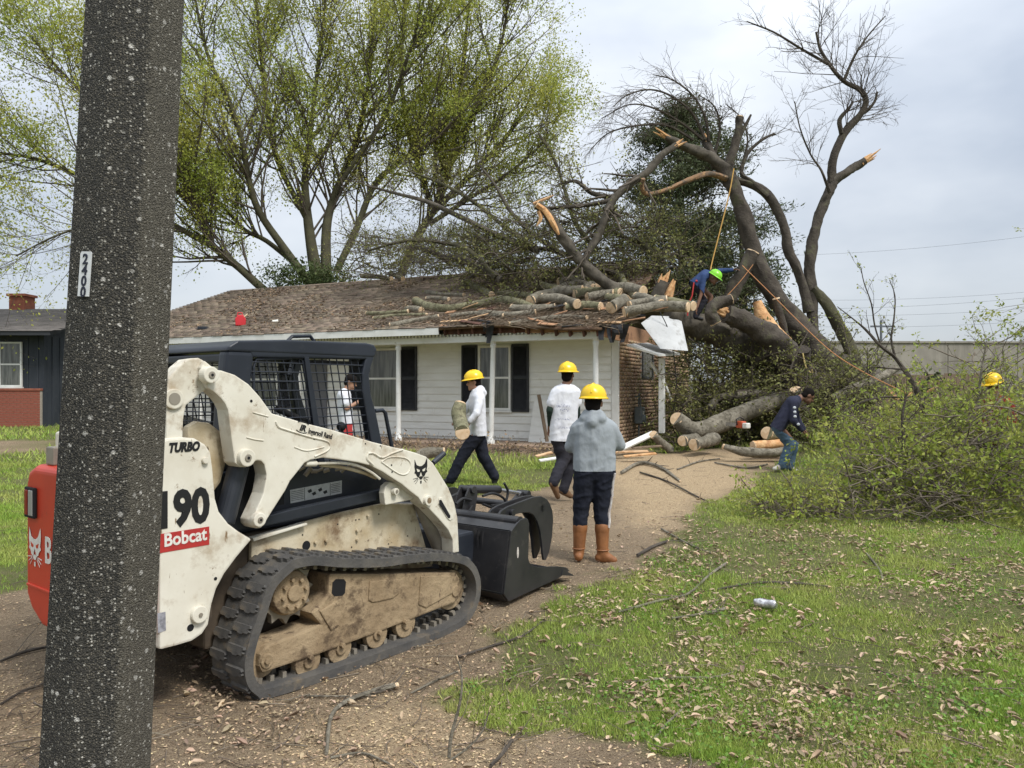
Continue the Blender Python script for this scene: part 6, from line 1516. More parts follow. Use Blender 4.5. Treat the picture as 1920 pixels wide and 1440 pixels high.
# woman with crossed arms, back to the viewer
p3, q3, r3 = person('person in grey hoodie and tall tan boots, back turned, arms folded', 6.95, dict(head=(1113, 755, 0), neck=(1113, 785, .0), shL=(1084, 803, 0), shR=(1145, 803, 0), elL=(1070, 838, .06), elR=(1161, 834, .06), wrL=(1112, 826, .26), wrR=(1118, 836, .28), hipL=(1098, 886, .0), hipR=(1131, 886, .0), knL=(1090, 950, .02), knR=(1128, 950, .02), anL=(1085, 1038, 0), anR=(1130, 1041, -.02), toeL=(1085, 1044, .13), toeR=(1150, 1050, -.02)), (.25, 1, -.02), top=greyh, top_name='hoodie', legs=navyt, boots=bootm, hat=yel, hair=hairm, fat=1.04, lfat=1.12, vox=.011, hood=True, hands=(.3, .3), belly=1, skin=skinm, hem=-.02)
from mathutils.bvhtree import BVHTree
tro = [c for c in p3.children if c.name.startswith('trousers')][0]; bv = BVHTree.FromPolygons([v.co for v in tro.data.vertices], [p.vertices[:] for p in tro.data.polygons])
st_ = []
for i in range(16):
    t = i / 15; ax = q3['hipR'].lerp(q3['knR'], t / .75) if t < .75 else q3['knR'].lerp(q3['anR'], (t - .75) / .25 * .42)
    dr = Vector((.86, -.5, 0)); hit = bv.ray_cast(ax + dr * .5, -dr)
    if hit[0] is not None: st_.append(hit[0] + dr * .001)
MB().tube(st_, .014, 6).build('side_stripe', mat('stripe_white', (.6, .58, .56), (.42, .36, .34), 25, .9), p3, smooth=True)
for sd2, dx_ in (('L', -.07), ('R', .06)):
    a = q3['kn' + sd2].lerp(q3['an' + sd2], .93); MB().tube([a + Vector((.054 * math.cos(t), .054 * math.sin(t), .02)) for t in [i * math.pi / 6 for i in range(13)]], .007, 5).build('boot_strap', bootm, p3, smooth=True)
# man in white tee walking away
p2, q2, r2_ = person('person in yellow hard hat and printed white tee walking away behind the grey hoodie', 10.0, dict(head=(1065, 703, .02), neck=(1061, 721, 0), shL=(1041, 737, -.02), shR=(1079, 735, .06), elL=(1031, 770, -.05), elR=(1082, 768, .08), wrL=(1031, 797, .05), wrR=(1085, 795, .2), hipL=(1046, 818, 0), hipR=(1065, 818, .04), knL=(1056, 862, .05), knR=(1071, 866, .18), anL=(1038, 904, -.18), anR=(1057, 918, .12), toeL=(1046, 931, -.10), toeR=(1070, 930, .18)), (.45, .9, 0), top=wht, top_name='tee_shirt', sleeve=.34, under=darkg, legs=charc, bag=1.12, shoe=brownsh, hat=yel, hair=hairm, fat=1.02, hands=(.4, .4), skin=skind)
inkg = mat('shirt_print', (.10, .12, .26), rough=.9)
back_n = Vector((-.32, -.95, 0)).normalized(); xd = Vector((.95, -.32, 0)).normalized()
for txt, sz, py in (('LIGHTS', .068, 752), ('TOWER', .06, 763), ('CERTIFIED', .04, 777), ('PROJECT', .045, 790)): pass
bc = (q2['shL'] + q2['shR']) / 2
pr_ = MB(); rq = random.Random(5)
for row, (dz, hh, wd_) in enumerate(((-.17, .035, .20), (-.225, .03, .16), (-.245, .008, .15), (-.345, .03, .20), (-.45, .028, .19))):
    x = -wd_ / 2
    while x < wd_ / 2:
        w_ = rq.uniform(.010, .020); o0 = bc + xd * x + Vector((0, 0, dz)) + back_n * .150
        for k in range(3 if hh > .01 else 1):
            a = o0 + xd * rq.uniform(0, w_ * .6) + Vector((0, 0, rq.uniform(-.4, .4) * hh)); e = a + xd * rq.uniform(-.4, .9) * w_ + Vector((0, 0, rq.uniform(-.5, .5) * hh)); pr_.bar(a, e, .004, .003)
        x += w_ + .008
pr_.build('shirt_print', inkg, p2, kind='stuff')
# man carrying a log
p1, q1, r1_ = person('person in white hoodie and yellow hard hat striding left with a log', 11.4, dict(head=(888, 716, 0), neck=(894, 735, 0), shL=(899, 747, -.16), shR=(890, 745, .16), elL=(894, 775, -.26), elR=(872, 770, .22), wrL=(880, 791, -.26), wrR=(862, 786, .12), hipL=(899, 809, -.08), hipR=(896, 809, .08), knL=(868, 853, -.06), knR=(905, 853, .10), anL=(846, 898, -.06), anR=(927, 893, .12), toeL=(833, 903, -.06), toeR=(926, 908, .12)), (-1, -.12, -.15), top=wht, top_name='hoodie', legs=navyt, bag=1.25, shoe=blksh, hat=yel, hair=hairm, fat=1.0, hood=True, hands=(.55, .7), handdir={'L': (Vector((-.55, -.1, -.8)), Vector((-.6, 0, .4))), 'R': (Vector((-.5, -.6, -.6)), Vector((0, 0, 1)))})
lp_, lr_ = limb([(867, 811), (866, 803), (862, 788), (860, 772), (863, 757)], 11.2, [14, 14, 14, 14, 11], (-.42, -.25, -.06, .04, .1), 5)
lo_ = lp_[0].copy(); lg = empty('carried_log', tuple(lo_), label='short mossy log in the arms of the striding person', cat='log'); tube_part('bark', lp_ - lo_, lr_, logm, lg, 14, 77, .03); cut_face(lp_ - lo_, lr_, 0, lg, tilt=(0, -1.0, .3)); cut_face(lp_ - lo_, lr_, 1, lg)
# bending man at the brush
p4, q4, r4 = person('person in navy sweater and jeans, bareheaded, bending over the brush pile', 12.6, dict(head=(1516, 742, -.02), neck=(1501, 746, 0), shL=(1486, 755, .15), shR=(1486, 756, -.17), elL=(1494, 786, .2), elR=(1488, 789, -.22), wrL=(1508, 806, .12), wrR=(1504, 807, -.16), hipL=(1459, 800, .09), hipR=(1459, 801, -.08), knL=(1488, 832, .12), knR=(1482, 834, -.08), anL=(1480, 876, .10), anR=(1466, 873, -.08), toeL=(1495, 884, .1), toeR=(1452, 879, -.1)), (.72, -.1, -.62), up=(.55, 0, .8), top=navys, top_name='sweater', legs=jeans, bag=1.15, shoe=whsh, hair=hairm, fat=1.03, hands=(.6, .6), skin=skind)
for i, t in enumerate((.25, .5, .75, 1.1)):
    a = q4['shR'].lerp(q4['elR'], t) if t < 1 else q4['elR'].lerp(q4['wrR'], .35); MB().ball(a + Vector((.005, -.062, .0)), (.026, .012, .024), 8, 6).build('sleeve_print', mat('print_white', (.5, .52, .54), rough=.9), p4, smooth=True)
# climber on the logs
p5, q5, r5 = person('person in blue shirt and lime-green helmet stooping on the logs at the roof corner', 16.0, dict(head=(1339, 521, -.1), neck=(1331, 514, -.05), shL=(1325, 513, .16), shR=(1319, 519, -.16), elL=(1352, 508, .18), elR=(1315, 550, -.2), wrL=(1374, 506, .1), wrR=(1307, 576, -.22), hipL=(1304, 531, .08), hipR=(1303, 533, -.09), knL=(1333, 556, .12), knR=(1322, 560, -.05), anL=(1325, 592, .1), anR=(1304, 594, -.06), toeL=(1336, 595, .1), toeR=(1316, 598, -.06)), (.72, -.45, -.6), up=(.5, -.2, .85), top=blues, legs=charc, shoe=blksh, hat=lime, fat=1.0, hands=(.6, .6), skin=skind)
redh = mat('harness_red', (.45, .04, .04), rough=.7)
MB().tube([q5['hipR'] + Vector((-.05, -.12, .02)), q5['hipR'] + Vector((-.09, -.14, -.25)), W(1291, 570, 15.8) - r5, W(1289, 592, 15.8) - r5], .014, 6).build('harness_strap', redh, p5, smooth=True)
MB().tube([q5['hipL'] + Vector((0, .12, .06)), (q5['hipL'] + q5['hipR']) / 2 + Vector((.10, 0, -.1)), q5['hipR'] + Vector((0, -.13, .06))], .02, 6).build('harness_belt', redh, p5, smooth=True)
# onlooker with a phone, seen through the cab guard
p6, q6, r6 = person('person in black cap and white tee looking at a phone behind the loader cab', 12.4, dict(head=(658, 716, 0), neck=(650, 731, 0), shL=(645, 742, .16), shR=(645, 742, -.16), elL=(652, 766, .2), elR=(650, 766, -.2), wrL=(676, 750, .04), wrR=(675, 752, -.06), hipL=(650, 800, .09), hipR=(650, 800, -.09), knL=(653, 848, .09), knR=(649, 848, -.09), anL=(650, 898, .09), anR=(648, 898, -.09), toeL=(664, 904, .09), toeR=(662, 904, -.09)), (1, -.1, -.4), top=wht, top_name='tee_shirt', sleeve=.36, legs=charc, shoe=blksh, cap=hairm, hair=hairm, hands=(.7, .7), skin=skinm)
MB().box(q6['hipR'] + Vector((-.02, -.14, -.14)), q6['hipR'] + Vector((.12, -.115, .05))).build('red_cloth', redh, p6, bevel=.02)
ph0 = W(682, 744, 12.35); phn = empty('phone', tuple(ph0), label='dark phone held by the person in the black cap', cat='phone'); MB().box((-.01, -.035, -.07), (.01, .035, .07), Matrix.Rotation(R(35), 4, 'Y')).build('phone_body', blksh, phn, bevel=.004); MB().box((-.0115, -.03, -.06), (-.0102, .03, .06), Matrix.Rotation(R(35), 4, 'Y')).build('screen', mat('phone_screen', (.05, .06, .08), rough=.1), phn)
# worker half hidden in the brush
p7, q7, r7 = person('person in yellow hard hat and red top half hidden behind the brush', 10.7, dict(head=(1861, 722, 0), neck=(1867, 742, 0), shL=(1850, 757, .12), shR=(1892, 757, -.08), elL=(1846, 790, .1), elR=(1898, 790, -.1), wrL=(1835, 812, -.05), wrR=(1880, 815, -.15), hipL=(1862, 825, .06), hipR=(1884, 825, -.04), knL=(1862, 872, .06), knR=(1886, 872, -.04), anL=(1862, 915, .06), anR=(1886, 915, -.04), toeL=(1850, 920, -.04), toeR=(1876, 920, -.1)), (-.8, -.4, -.25), top=cloth('shirt_red', (.36, .06, .04), (.30, .05, .035)), legs=charc, shoe=blksh, hat=yel, hair=hairm, hands=(.5, .5), skin=skind)
# ================================================================ THINGS ON AND ABOUT THE HOUSE
# gas meter on the brick wall
gmz = mat('meter_grey', (.13, .15, .15), (.09, .105, .105), 6, .6, c3=(.2, .18, .15), s3=8)
g0 = h2w((.14, 1.05, 0)); me_ = empty('gas_meter', (g0.x, g0.y, .45), HA, label='grey gas meter with pipes against the brick side wall', cat='gas meter')
MB().box((-.09, -.12, .42), (.09, .12, .78)).build('case', gmz, me_, bevel=.04, seg=3)
MB().cyl((.0, 0, .52), (.13, 0, .52), .09, 18).build('regulator', gmz, me_, bevel=.01)
MB().tube([(0, -.06, 0), (0, -.06, .4)], .018, 8).build('pipe', gmz, me_); MB().tube([(0, .07, .78), (0, .07, .92), (-.02, .07, 1.0), (-.12, .07, 1.0)], .018, 8).build('pipe', gmz, me_); MB().tube([(0, -.07, .78), (0, -.07, 1.02), (0, .02, 1.06)], .018, 8).build('pipe', gmz, me_)
MB().box((.091, -.07, .62), (.096, .03, .70)).build('dial', mat('dial', (.5, .5, .48), rough=.2), me_)
# loose boards leaning on the porch and on the debris
lb = empty('siding_sheet', tuple(W(1010, 830, 15.9)), R(-25), label='loose white siding sheet leaning on the porch wall behind the hard-hatted walkers', cat='panel')
for i in range(5): MB().prism([(-.28 + .012 * i, -.05 + i * .19), (.30 - .05 * i, -.05 + i * .19), (.26 - .05 * i, .135 + i * .19), (-.275 + .012 * i, .135 + i * .19)], lambda p: (p[0], .1 + p[1] * .22, p[1]), lambda p: (p[0], .12 + p[1] * .22, p[1])).build('plank', sidingm, lb)
b0_ = W(1010, 740, 15.7); sb = empty('split_stud', tuple(W(1026, 828, 15.5)), label='brown wooden stud leaning beside the loose siding sheet', cat='board'); so2 = W(1026, 828, 15.5)
MB().bar((0, 0, 0), b0_ - so2, .07, .035).build('stud', fencem, sb)
wb = empty('white_board', tuple(W(1160, 845, 14.4)), label='long white trim board slanting out of the rubble by the brick wall', cat='board'); wo = W(1160, 845, 14.4)
MB().bar((0, 0, 0.02), W(1226, 812, 14.7) - wo, .13, .035, up=(0, -.6, 1)).build('board', white, wb, bevel=.004)
g = random.Random(12)
for i, (a, b_, c, d, Y, lab) in enumerate([(1150, 850, 1215, 846, 14.0, 'short splintered plank under the white trim board'), (1170, 858, 1230, 850, 13.6, 'orange split plank at the edge of the sawdust'), (1005, 858, 1035, 848, 13.0, 'splintered pale board on the grass by the walking person'), (1012, 866, 1048, 858, 12.6, 'white splintered board flat on the grass by the walking person'), (1185, 842, 1240, 836, 14.5, 'dark plank flat in the rubble by the log pile')]):
    p, q = W(a, b_, Y), W(c, d, Y + .1); o = empty('broken_plank', tuple(p), label=lab, cat='plank', group='broken planks')
    MB().bar((0, 0, .02), q - p, .09, .02, up=(0, -.2, 1)).build('board', [palew, tornm, palew, white, fencem][i], o)
# fuel can and cup on the roof
gcp = h2w(RP(451, 611, .0)); gc = empty('fuel_can', tuple(gcp), R(20), label='red plastic fuel can standing on the roof edge', cat='fuel can')
redpl = mat('fuel_red', (.55, .03, .04), (.48, .025, .03), 5, .4)
MB().prism([(-.12, 0), (.12, 0), (.13, .17), (.06, .27), (-.05, .27), (-.13, .18)], lambda p: (p[0], -.08, p[1]), lambda p: (p[0], .08, p[1])).build('can', redpl, gc, bevel=.025, seg=3)
MB().tube([(-.08, 0, .25), (-.06, 0, .33), (.03, 0, .33), (.05, 0, .26)], .014, 8).build('handle', redpl, gc, smooth=True); MB().cyl((.09, 0, .23), (.17, 0, .30), .022, 10).build('spout', mat('spout_tan', (.55, .45, .3), rough=.5), gc)
ccp = h2w(RP(516, 605, .02)); cpn = empty('white_cup', tuple(ccp), R(30), label='small white cup lying on the roof shingles', cat='cup'); MB().tube([(-.07, 0, .03), (.0, 0, .035), (.06, 0, .04)], [.03, .035, .042], 12).build('cup', inkw, cpn); MB().tube([(.058, 0, .04), (.064, 0, .04)], .045, 12).build('rim', inkw, cpn)
vcp = h2w(RP(382, 617, .0)); vn = empty('roof_vent', tuple(vcp), label='small dark metal vent near the left roof edge', cat='vent'); MB().box((-.13, -.1, 0), (.13, .1, .06)).build('hood', blk, vn, bevel=.02); MB().box((-.16, -.13, -.01), (.16, .13, .008)).build('flange', blk, vn)
# ropes
ropem = mat('rope_yellow', (.55, .33, .10), (.46, .27, .08), 40, .9); ropeo = mat('rope_orange', (.50, .24, .10), (.42, .19, .08), 40, .9)
def rope(name, pix, Y, dy, lab, m, r_=.008):
    P, _ = limb(pix, Y, 1, dy, 5); o0 = P[0].copy(); o = MB().tube([tuple(p - o0) for p in P], r_, 6).build(name, m, None, smooth=True); o.location = tuple(o0); tag(o, lab, 'rope')
rope('climbing_rope', [(1376, 316), (1368, 360), (1352, 425), (1338, 480), (1332, 506)], 16.2, (.2, -.1), 'yellow climbing rope stretched from the broken top to the climber', ropem, .013)
rope('lowering_rope', [(1412, 496), (1390, 525), (1362, 556)], 15.7, (0, 0), 'short orange rope strand tied to the cut limb', ropeo)
rope('lowering_rope', [(1392, 498), (1440, 545), (1500, 605), (1560, 660), (1620, 698), (1700, 738)], 15.6, (0, -2.5), 'long orange rope running down to the brush pile', ropeo)
rope('sling', [(1505, 662), (1512, 690), (1524, 700), (1518, 678)], 15.2, (0, 0), 'pale yellow sling loop hanging at the trunk foot', mat('sling_pale', (.62, .48, .2), rough=.9), .014)
rope('drop_wire', [(1222, 560), (1250, 610), (1262, 660), (1268, 720), (1262, 775)], 15.6, (0, 0), 'thin dark service wire dangling from the crushed roof corner', hosem, .010)
# chainsaw in the tangle
cp_ = W(1394, 803, 14.0); cs_ = empty('chainsaw', (cp_.x, cp_.y, cp_.z), R(110), label='orange and white chainsaw resting in the branches', cat='chainsaw')
MB().box((-.02, -.06, 0), (.16, .06, .13)).build('motor_housing', mat('saw_orange', (.42, .08, .03), rough=.5), cs_, bevel=.03, seg=3); MB().box((-.15, -.05, .0), (-.02, .05, .10)).build('rear_grip', inkw, cs_, bevel=.025, seg=3); MB().box((.16, -.01, .02), (.52, .01, .09)).build('guide_bar', chrome, cs_, bevel=.004)
MB().tube([(.1, -.07, .05), (.1, -.08, .16), (.1, .0, .2), (.1, .08, .16), (.1, .07, .05)], .012, 8).build('front_handle', blksh, cs_, smooth=True)
# crushed can on the lawn
cn = G(1435, 1146); can = empty('drink_can', (cn.x, cn.y, cn.z + .055), R(-35), label='crumpled silver drink can lying in the grass', cat='can')
cm = MB(); prf = [(-.075, .024), (-.068, .03), (-.03, .033), (0, .029), (.03, .033), (.066, .031), (.075, .024)]; cm.tube([(x, .006 * math.sin(30 * x), .0) for x, _ in prf], [r_ for _, r_ in prf], 16)
for v in cm.v: v += Vector((0, 0, .004 * math.sin(v.x * 120 + v.y * 80)))
cm.build('body', mat('can_silver', (.62, .62, .63), (.34, .33, .34), 30, .35, .6, lo=.45, hi=.55), can, smooth=True); MB().tube([(.0745, 0, 0), (.077, 0, 0)], .022, 14).build('lid', chrome, can)
# bent sapling right of the root mound
sg_ = W(1745, 800, 11.3); sap = empty('sapling', (sg_.x, sg_.y, .2), label='thin dark sapling leaning up out of the brush pile against the sky', cat='sapling'); so3 = np.array((sg_.x, sg_.y, .2)); sw_ = Wood(); g5 = np.random.default_rng(9)
for pix, rp in [([(1752, 860), (1739, 787), (1716, 728), (1695, 693), (1675, 667), (1652, 650), (1622, 617), (1602, 600), (1570, 575)], [6, 5, 4.5, 3.5, 2.5, 1.6, .8]), ([(1678, 670), (1671, 635), (1676, 600), (1678, 555), (1668, 525)], [2.4, 1.8, 1.2, .7]), ([(1652, 650), (1640, 610), (1634, 570), (1620, 530), (1614, 500)], [1.6, 1.2, .8]), ([(1695, 693), (1660, 690), (1635, 688), (1620, 700)], [2, 1.5, .8]), ([(1716, 740), (1700, 745), (1650, 745), (1600, 760), (1560, 790)], [2.2, 1.8, 1])]:
    P, r = limb(pix, 11.3, rp, None, 3); P = P - so3; tube_part('stem', P, r, barkd, sap, 6, 2); sprout(sw_, P, r, g5, 7, .42, 1, kids=3, leaf=2, leafr=.03, tw=.0025)
np_mesh('twigs', *sw_.arrays(), barkd, sap, kind='stuff'); np_mesh('leaves', *leaf_arrays(sw_.leaves, .038, g5), lf_g, sap, kind='stuff')

# ================================================================ BRUSH PILE
def brush(name, rows, seed, label):
    g = np.random.default_rng(seed); wd = Wood(); LP = []
    for (xa, xb, Ya, Yb, h0, h1, cnt, Lb, lv_) in rows:
        t = g.random(cnt); Y = Ya + (Yb - Ya) * g.random(cnt); X = (xa + (xb - xa) * t - 960) / F * Y; hmax = (h0 + (h1 - h0) * t) * (.75 + .5 * vnoise(X, Y, 1.3, seed))
        edge = np.minimum(1, (Y - Ya + .2) / .9); z = gz(0, Y) + .04 + hmax * edge * g.random(cnt) ** .7
        d = g.normal(size=(cnt, 3)) * (1, .8, .45); d[:, 2] += .12; Q = curve_batch(np.stack([X, Y, z], -1), d, Lb * g.uniform(.5, 1.3, cnt), 7, g, .20, (0, 0, -.1)); Q[:, :, 2] = np.maximum(Q[:, :, 2], gz(0, Q[:, :, 1]) + .02)
        r0 = .004 + .011 * g.random(cnt) ** 2.5; Rq = r0[:, None] * np.linspace(1, .35, 7); wd.lines(Q, Rq, 4)
        sprout(wd, Q, Rq, g, 5, .30, 0, 1.0, (0, 0, .3), .2, .25, leaf=lv_, leafr=.024, tw=.002, n=6, maxr=.004)
    o = np_mesh(name, *wd.arrays(), mat('twig_brush', (.12, .095, .07), (.20, .17, .13), 8, .95), None, kind='stuff', label=label)
    LP = wd.leaves; nz_ = vnoise(LP[:, 0] * 1.0 + LP[:, 1], LP[:, 2] * 1.5, 1.6, seed); LP = LP[g.random(len(LP)) < np.clip((nz_ - .16) * 2.4, .2, 1)]; LP[:, 2] = np.maximum(LP[:, 2], gz(0, LP[:, 1]) + .02)
    np_mesh('leaves', *leaf_arrays(LP, .05, g, .5, .5), lf_g, o, kind='stuff')
    return o
brush('brush_pile', [(1430, 1580, 8.9, 9.6, .1, .32, 110, .5, 9), (1590, 1780, 8.8, 11.2, .65, 1.05, 340, .8, 10), (1730, 2050, 8.7, 11.6, 1.0, 1.75, 540, 1.0, 9), (1810, 2060, 10.9, 12.4, 2.0, 2.8, 240, 1.1, 9), (1600, 1800, 10.8, 13.2, .8, 1.3, 120, .9, 9)], 51, 'wide heap of cut leafy branches filling the right side of the yard')
BR = [([(1475, 965), (1560, 950), (1640, 905), (1690, 850), (1692, 780), (1700, 740)], [3, 4, 4, 3, 2], 9.6, 'dark bent branch rising in the middle of the brush pile'), ([(1575, 885), (1640, 905), (1720, 900), (1800, 870), (1920, 830)], [4, 5, 5, 5, 4], 9.7, 'long dark branch arching low across the brush pile'), ([(1790, 835), (1860, 822), (1930, 812)], [5, 6, 6], 9.9, 'thick pale branch jutting in at the right edge of the brush pile'), ([(1820, 800), (1855, 770), (1880, 745), (1900, 715)], [3, 3, 2, 1], 10.2, 'thin branch forking upward at the right of the brush pile'), ([(1840, 800), (1835, 760), (1840, 700), (1850, 640)], [3, 2.4, 2, 1.2], 10.6, 'upright bare stem at the right of the brush pile'), ([(1870, 870), (1900, 840), (1935, 820)], [6, 7, 7], 10.2, 'dark thick limb end half buried at the right edge of the brush pile')]
for i, (pix, rp, Y, lab) in enumerate(BR):
    P, r = limb(pix, Y, rp, None, 4); o0 = P[0].copy(); o = empty('cut_branch', tuple(o0), label=lab, cat='branch', group='larger branches in the brush pile'); tube_part('stem', P - o0, r, barkd if 'dark' in lab else logb, o, 8, i); w_ = Wood(); sprout(w_, P - o0, r, g5, 8, .5, 1, kids=3, leaf=3, leafr=.03, tw=.003)
    np_mesh('twigs', *w_.arrays(), twigm, o, kind='stuff'); np_mesh('leaves', *leaf_arrays(w_.leaves, .042, g5), lf_g, o, kind='stuff')
# dead shrubs and leaf litter in the porch bed
bd = Wood(); LPb = []
for _ in range(420):
    px = g5.uniform(560, 1150); p = np.array(h2w((hx(px, -1.6), -1.35 - g5.random() * .55, .44))); q, _ = curve_from(p, g5.normal(size=3) * (1, .6, .5) + (0, 0, .35), .32, 4, g5, .25); bd.line(q, np.linspace(.005, .002, 4), 3)
    for _m in range(4): LPb.append(q[g5.integers(0, 4)] + g5.normal(size=3) * .05)
bo = np_mesh('dead_undergrowth', *bd.arrays(), twigm, None, kind='stuff', label='strip of dead brown undergrowth along the porch foot')
np_mesh('litter', *leaf_arrays(np.array(LPb), .055, g5), mat('litter_brown', (.20, .135, .075), (.28, .20, .115), 2, .9, island=.35), bo, kind='stuff')
# ivy lump over the far roof slope at the foot of the maple
g6 = np.random.default_rng(61); pts = []
for _ in range(90):
    c = np.array(W(g6.uniform(500, 650), g6.uniform(505, 548), 24.6)); pts.append(c + g6.normal(size=(60, 3)) * (.35, .3, .22))
np_mesh('evergreen_shrub', *leaf_arrays(np.vstack(pts), .085, g6), mat('leaf_shrub', (.055, .085, .025), (.085, .11, .035), 1.5, .75, trans=.2, island=.3), None, label='dark green shrub at the foot of the many-stemmed maple', category='shrub') if False else None
shr = empty('evergreen_shrub', tuple(W(575, 600, 24.6)), label='dark green shrub at the foot of the many-stemmed maple', cat='shrub'); so4 = np.array(W(575, 600, 24.6))
np_mesh('foliage', *leaf_arrays(np.vstack(pts) - so4, .085, g6), mat('leaf_shrub', (.055, .085, .025), (.085, .11, .035), 1.5, .75, trans=.2, island=.3), shr, kind='stuff')
w_ = Wood()
for _ in range(60):
    q, _ = curve_from(np.array((g6.uniform(-.5, .5), g6.uniform(-.2, .2), -.8)), (g6.normal() * .5, g6.normal() * .3, 1), 1.9, 5, g6, .15); w_.line(q, np.linspace(.03, .008, 5), 4)
np_mesh('stems', *w_.arrays(), barkd, shr, kind='stuff')

# ================================================================ GROUND COVER
g7 = np.random.default_rng(71)
def scatter(n_, Ya, Yb, xl=-1.0, xr=1.0, power=1.0):     # density falls with distance; reaches past both sides of the view
    Y = np.exp(np.log(Ya) + (np.log(Yb) - np.log(Ya)) * g7.random(n_) ** power); X = (g7.random(n_) * (xr - xl) + xl) * Y * .85
    return X, Y
def blades(X, Y, h, w, seed, m, name, label, lean=.7):
    g = np.random.default_rng(seed); n_ = len(X); Z = gz2(X, Y); a = g.random(n_) * 6.283; hh = h * (.4 + g.random(n_)); ww = w * (.6 + .8 * g.random(n_)); b_ = g.random(n_) * 6.283; ln = lean * hh * (.2 + 1.3 * g.random(n_))
    p = np.stack([X, Y, Z - .004], -1); s_ = np.stack([np.cos(a) * ww, np.sin(a) * ww, 0 * X], -1); o = np.stack([np.cos(b_) * ln, np.sin(b_) * ln, hh], -1)
    return np_mesh(name, np.stack([p - s_, p + s_, p + o], 1).reshape(-1, 3), np.arange(3 * n_).reshape(n_, 3), m, None, kind='stuff', label=label)
grassm = mat('grass_blade', (.25, .37, .055), (.38, .42, .11), .9, .7, trans=.3, island=.35, c3=(.38, .34, .15), s3=1.7, lo3=.55, hi3=.75)
X, Y = scatter(1050000, 2.7, 13.5, -.8, .95)
dirt, dust = masks(X, Y); den = np.clip((fbm(X, Y, 1.3, 41, 2) - .27) * 3.4, .10, 1) * np.clip((fbm(X, Y, 6, 44, 2) - .2) * 3, .3, 1)
den = den * np.clip(1.5 - Y / 18, .5, 1) * (1 - .7 * np.clip((fbm(X, Y, 1.3, 55) - .43) * 5, 0, 1))
keep = (dirt < .5) & (g7.random(len(X)) < den * (1 - dirt)); X, Y = X[keep], Y[keep]
far_ = np.clip(Y / 6, .8, 2.2)
blades(X, Y, .037 * far_ ** .35, .0032 * far_, 1, grassm, 'grass', 'patchy green spring lawn grass')
X, Y = scatter(40000, 13, 30); dirt, _ = masks(X, Y); inh = (sdist([(h2w((LX, -1.3, 0)).x, h2w((LX, -1.3, 0)).y), (h2w((.1, -1.3, 0)).x, h2w((.1, -1.3, 0)).y), (h2w((.1, 8, 0)).x, h2w((.1, 8, 0)).y), (h2w((LX, 8, 0)).x, h2w((LX, 8, 0)).y)], X, Y) < 0)
k = (dirt < .5) & ~inh; blades(X[k], Y[k], .09, .016, 2, grassm, 'far_grass', 'thin grass of the yards farther back')
# low broad-leaved weeds in clumps
X0, Y0 = scatter(420, 2.7, 11, -.35, 1.0); d0_, _ = masks(X0, Y0); ok = (d0_ < .35) & (fbm(X0, Y0, 1.1, 41) > .46); X0, Y0 = X0[ok], Y0[ok]
pts = []
for x, y in zip(X0, Y0):
    k = 34; a = g7.normal(size=(k, 2)) * .07; xx, yy = x + a[:, 0], y + a[:, 1]; pts.append(np.stack([xx, yy, gz2(xx, yy) + .015 + g7.random(k) * .035], -1))
np_mesh('lawn_weeds', *leaf_arrays(np.vstack(pts), .018, g7, .5, .8, flat=.55), mat('leaf_clover', (.12, .23, .03), (.17, .27, .045), 2, .65, trans=.3, island=.3), None, kind='stuff', label='low clover and broad-leaved weeds in the lawn')
# fallen dead leaves, curled
def curled(X, Y, size, seed, m, name, label, lift=.012):
    g = np.random.default_rng(seed); n_ = len(X); Z = gz2(X, Y) + lift * g.random(n_) * 2; a = g.random(n_) * 6.283; L = size * (.55 + .9 * g.random(n_)); w = L * (.28 + .2 * g.random(n_)); cu = (g.random(n_) - .3) * .5; tl = (g.random(n_) - .5) * .9
    d = np.stack([np.cos(a), np.sin(a), tl * .6], -1); s_ = np.stack([-np.sin(a), np.cos(a), (g.random(n_) - .5) * .8], -1); P = np.stack([X, Y, Z], -1); up_ = np.array((0, 0, 1.0))
    def at(u_, v_, hgt): return P + d * (L * u_)[:, None] + s_ * (w * v_)[:, None] + up_ * (L * hgt)[:, None]
    V = np.stack([at(-.5, 0, cu * .3), at(-.15, .5, cu * .6 + .10), at(-.1, 0, 0), at(-.15, -.5, cu * .6 + .10), at(.22, .42, cu + .12), at(.25, 0, cu * .2), at(.22, -.42, cu + .12), at(.52, 0, cu)], 1).reshape(-1, 3); i = np.arange(n_)[:, None] * 8
    Fc = np.concatenate([i + f_ for f_ in ([0, 2, 1], [0, 3, 2], [1, 2, 5], [1, 5, 4], [2, 3, 6], [2, 6, 5], [4, 5, 7], [5, 6, 7])], 0)
    V[:, 2] = np.maximum(V[:, 2], gz2(V[:, 0], V[:, 1]) + .002)
    return np_mesh(name, V, Fc, m, None, kind='stuff', label=label)
deadm = mat('leaf_dead', (.50, .385, .27), (.33, .235, .15), 3, .85, island=.45, trans=.12)
X, Y = scatter(36000, 2.7, 11, -.5, 1.0); d0_, _ = masks(X, Y); den = np.clip((fbm(X, Y, 1.5, 55) - .42) * 4, .07, .85) * (1 - .8 * d0_); k = g7.random(len(X)) < den * .9
curled(X[k], Y[k], .045, 3, deadm, 'fallen_leaves', 'dry tan leaves scattered over the lawn')
X, Y = scatter(60000, 2.7, 10, -.5, 1.0); d0_, _ = masks(X, Y); k = g7.random(len(X)) < np.clip((fbm(X, Y, 2.2, 58) - .38) * 4, .1, 1) * (1 - .5 * d0_); X, Y = X[k], Y[k]
V, Fc = leaf_arrays(np.stack([X, Y, gz2(X, Y) + .012 + .012 * g7.random(len(X))], -1), .017, g7, .7, .5, flat=.6)
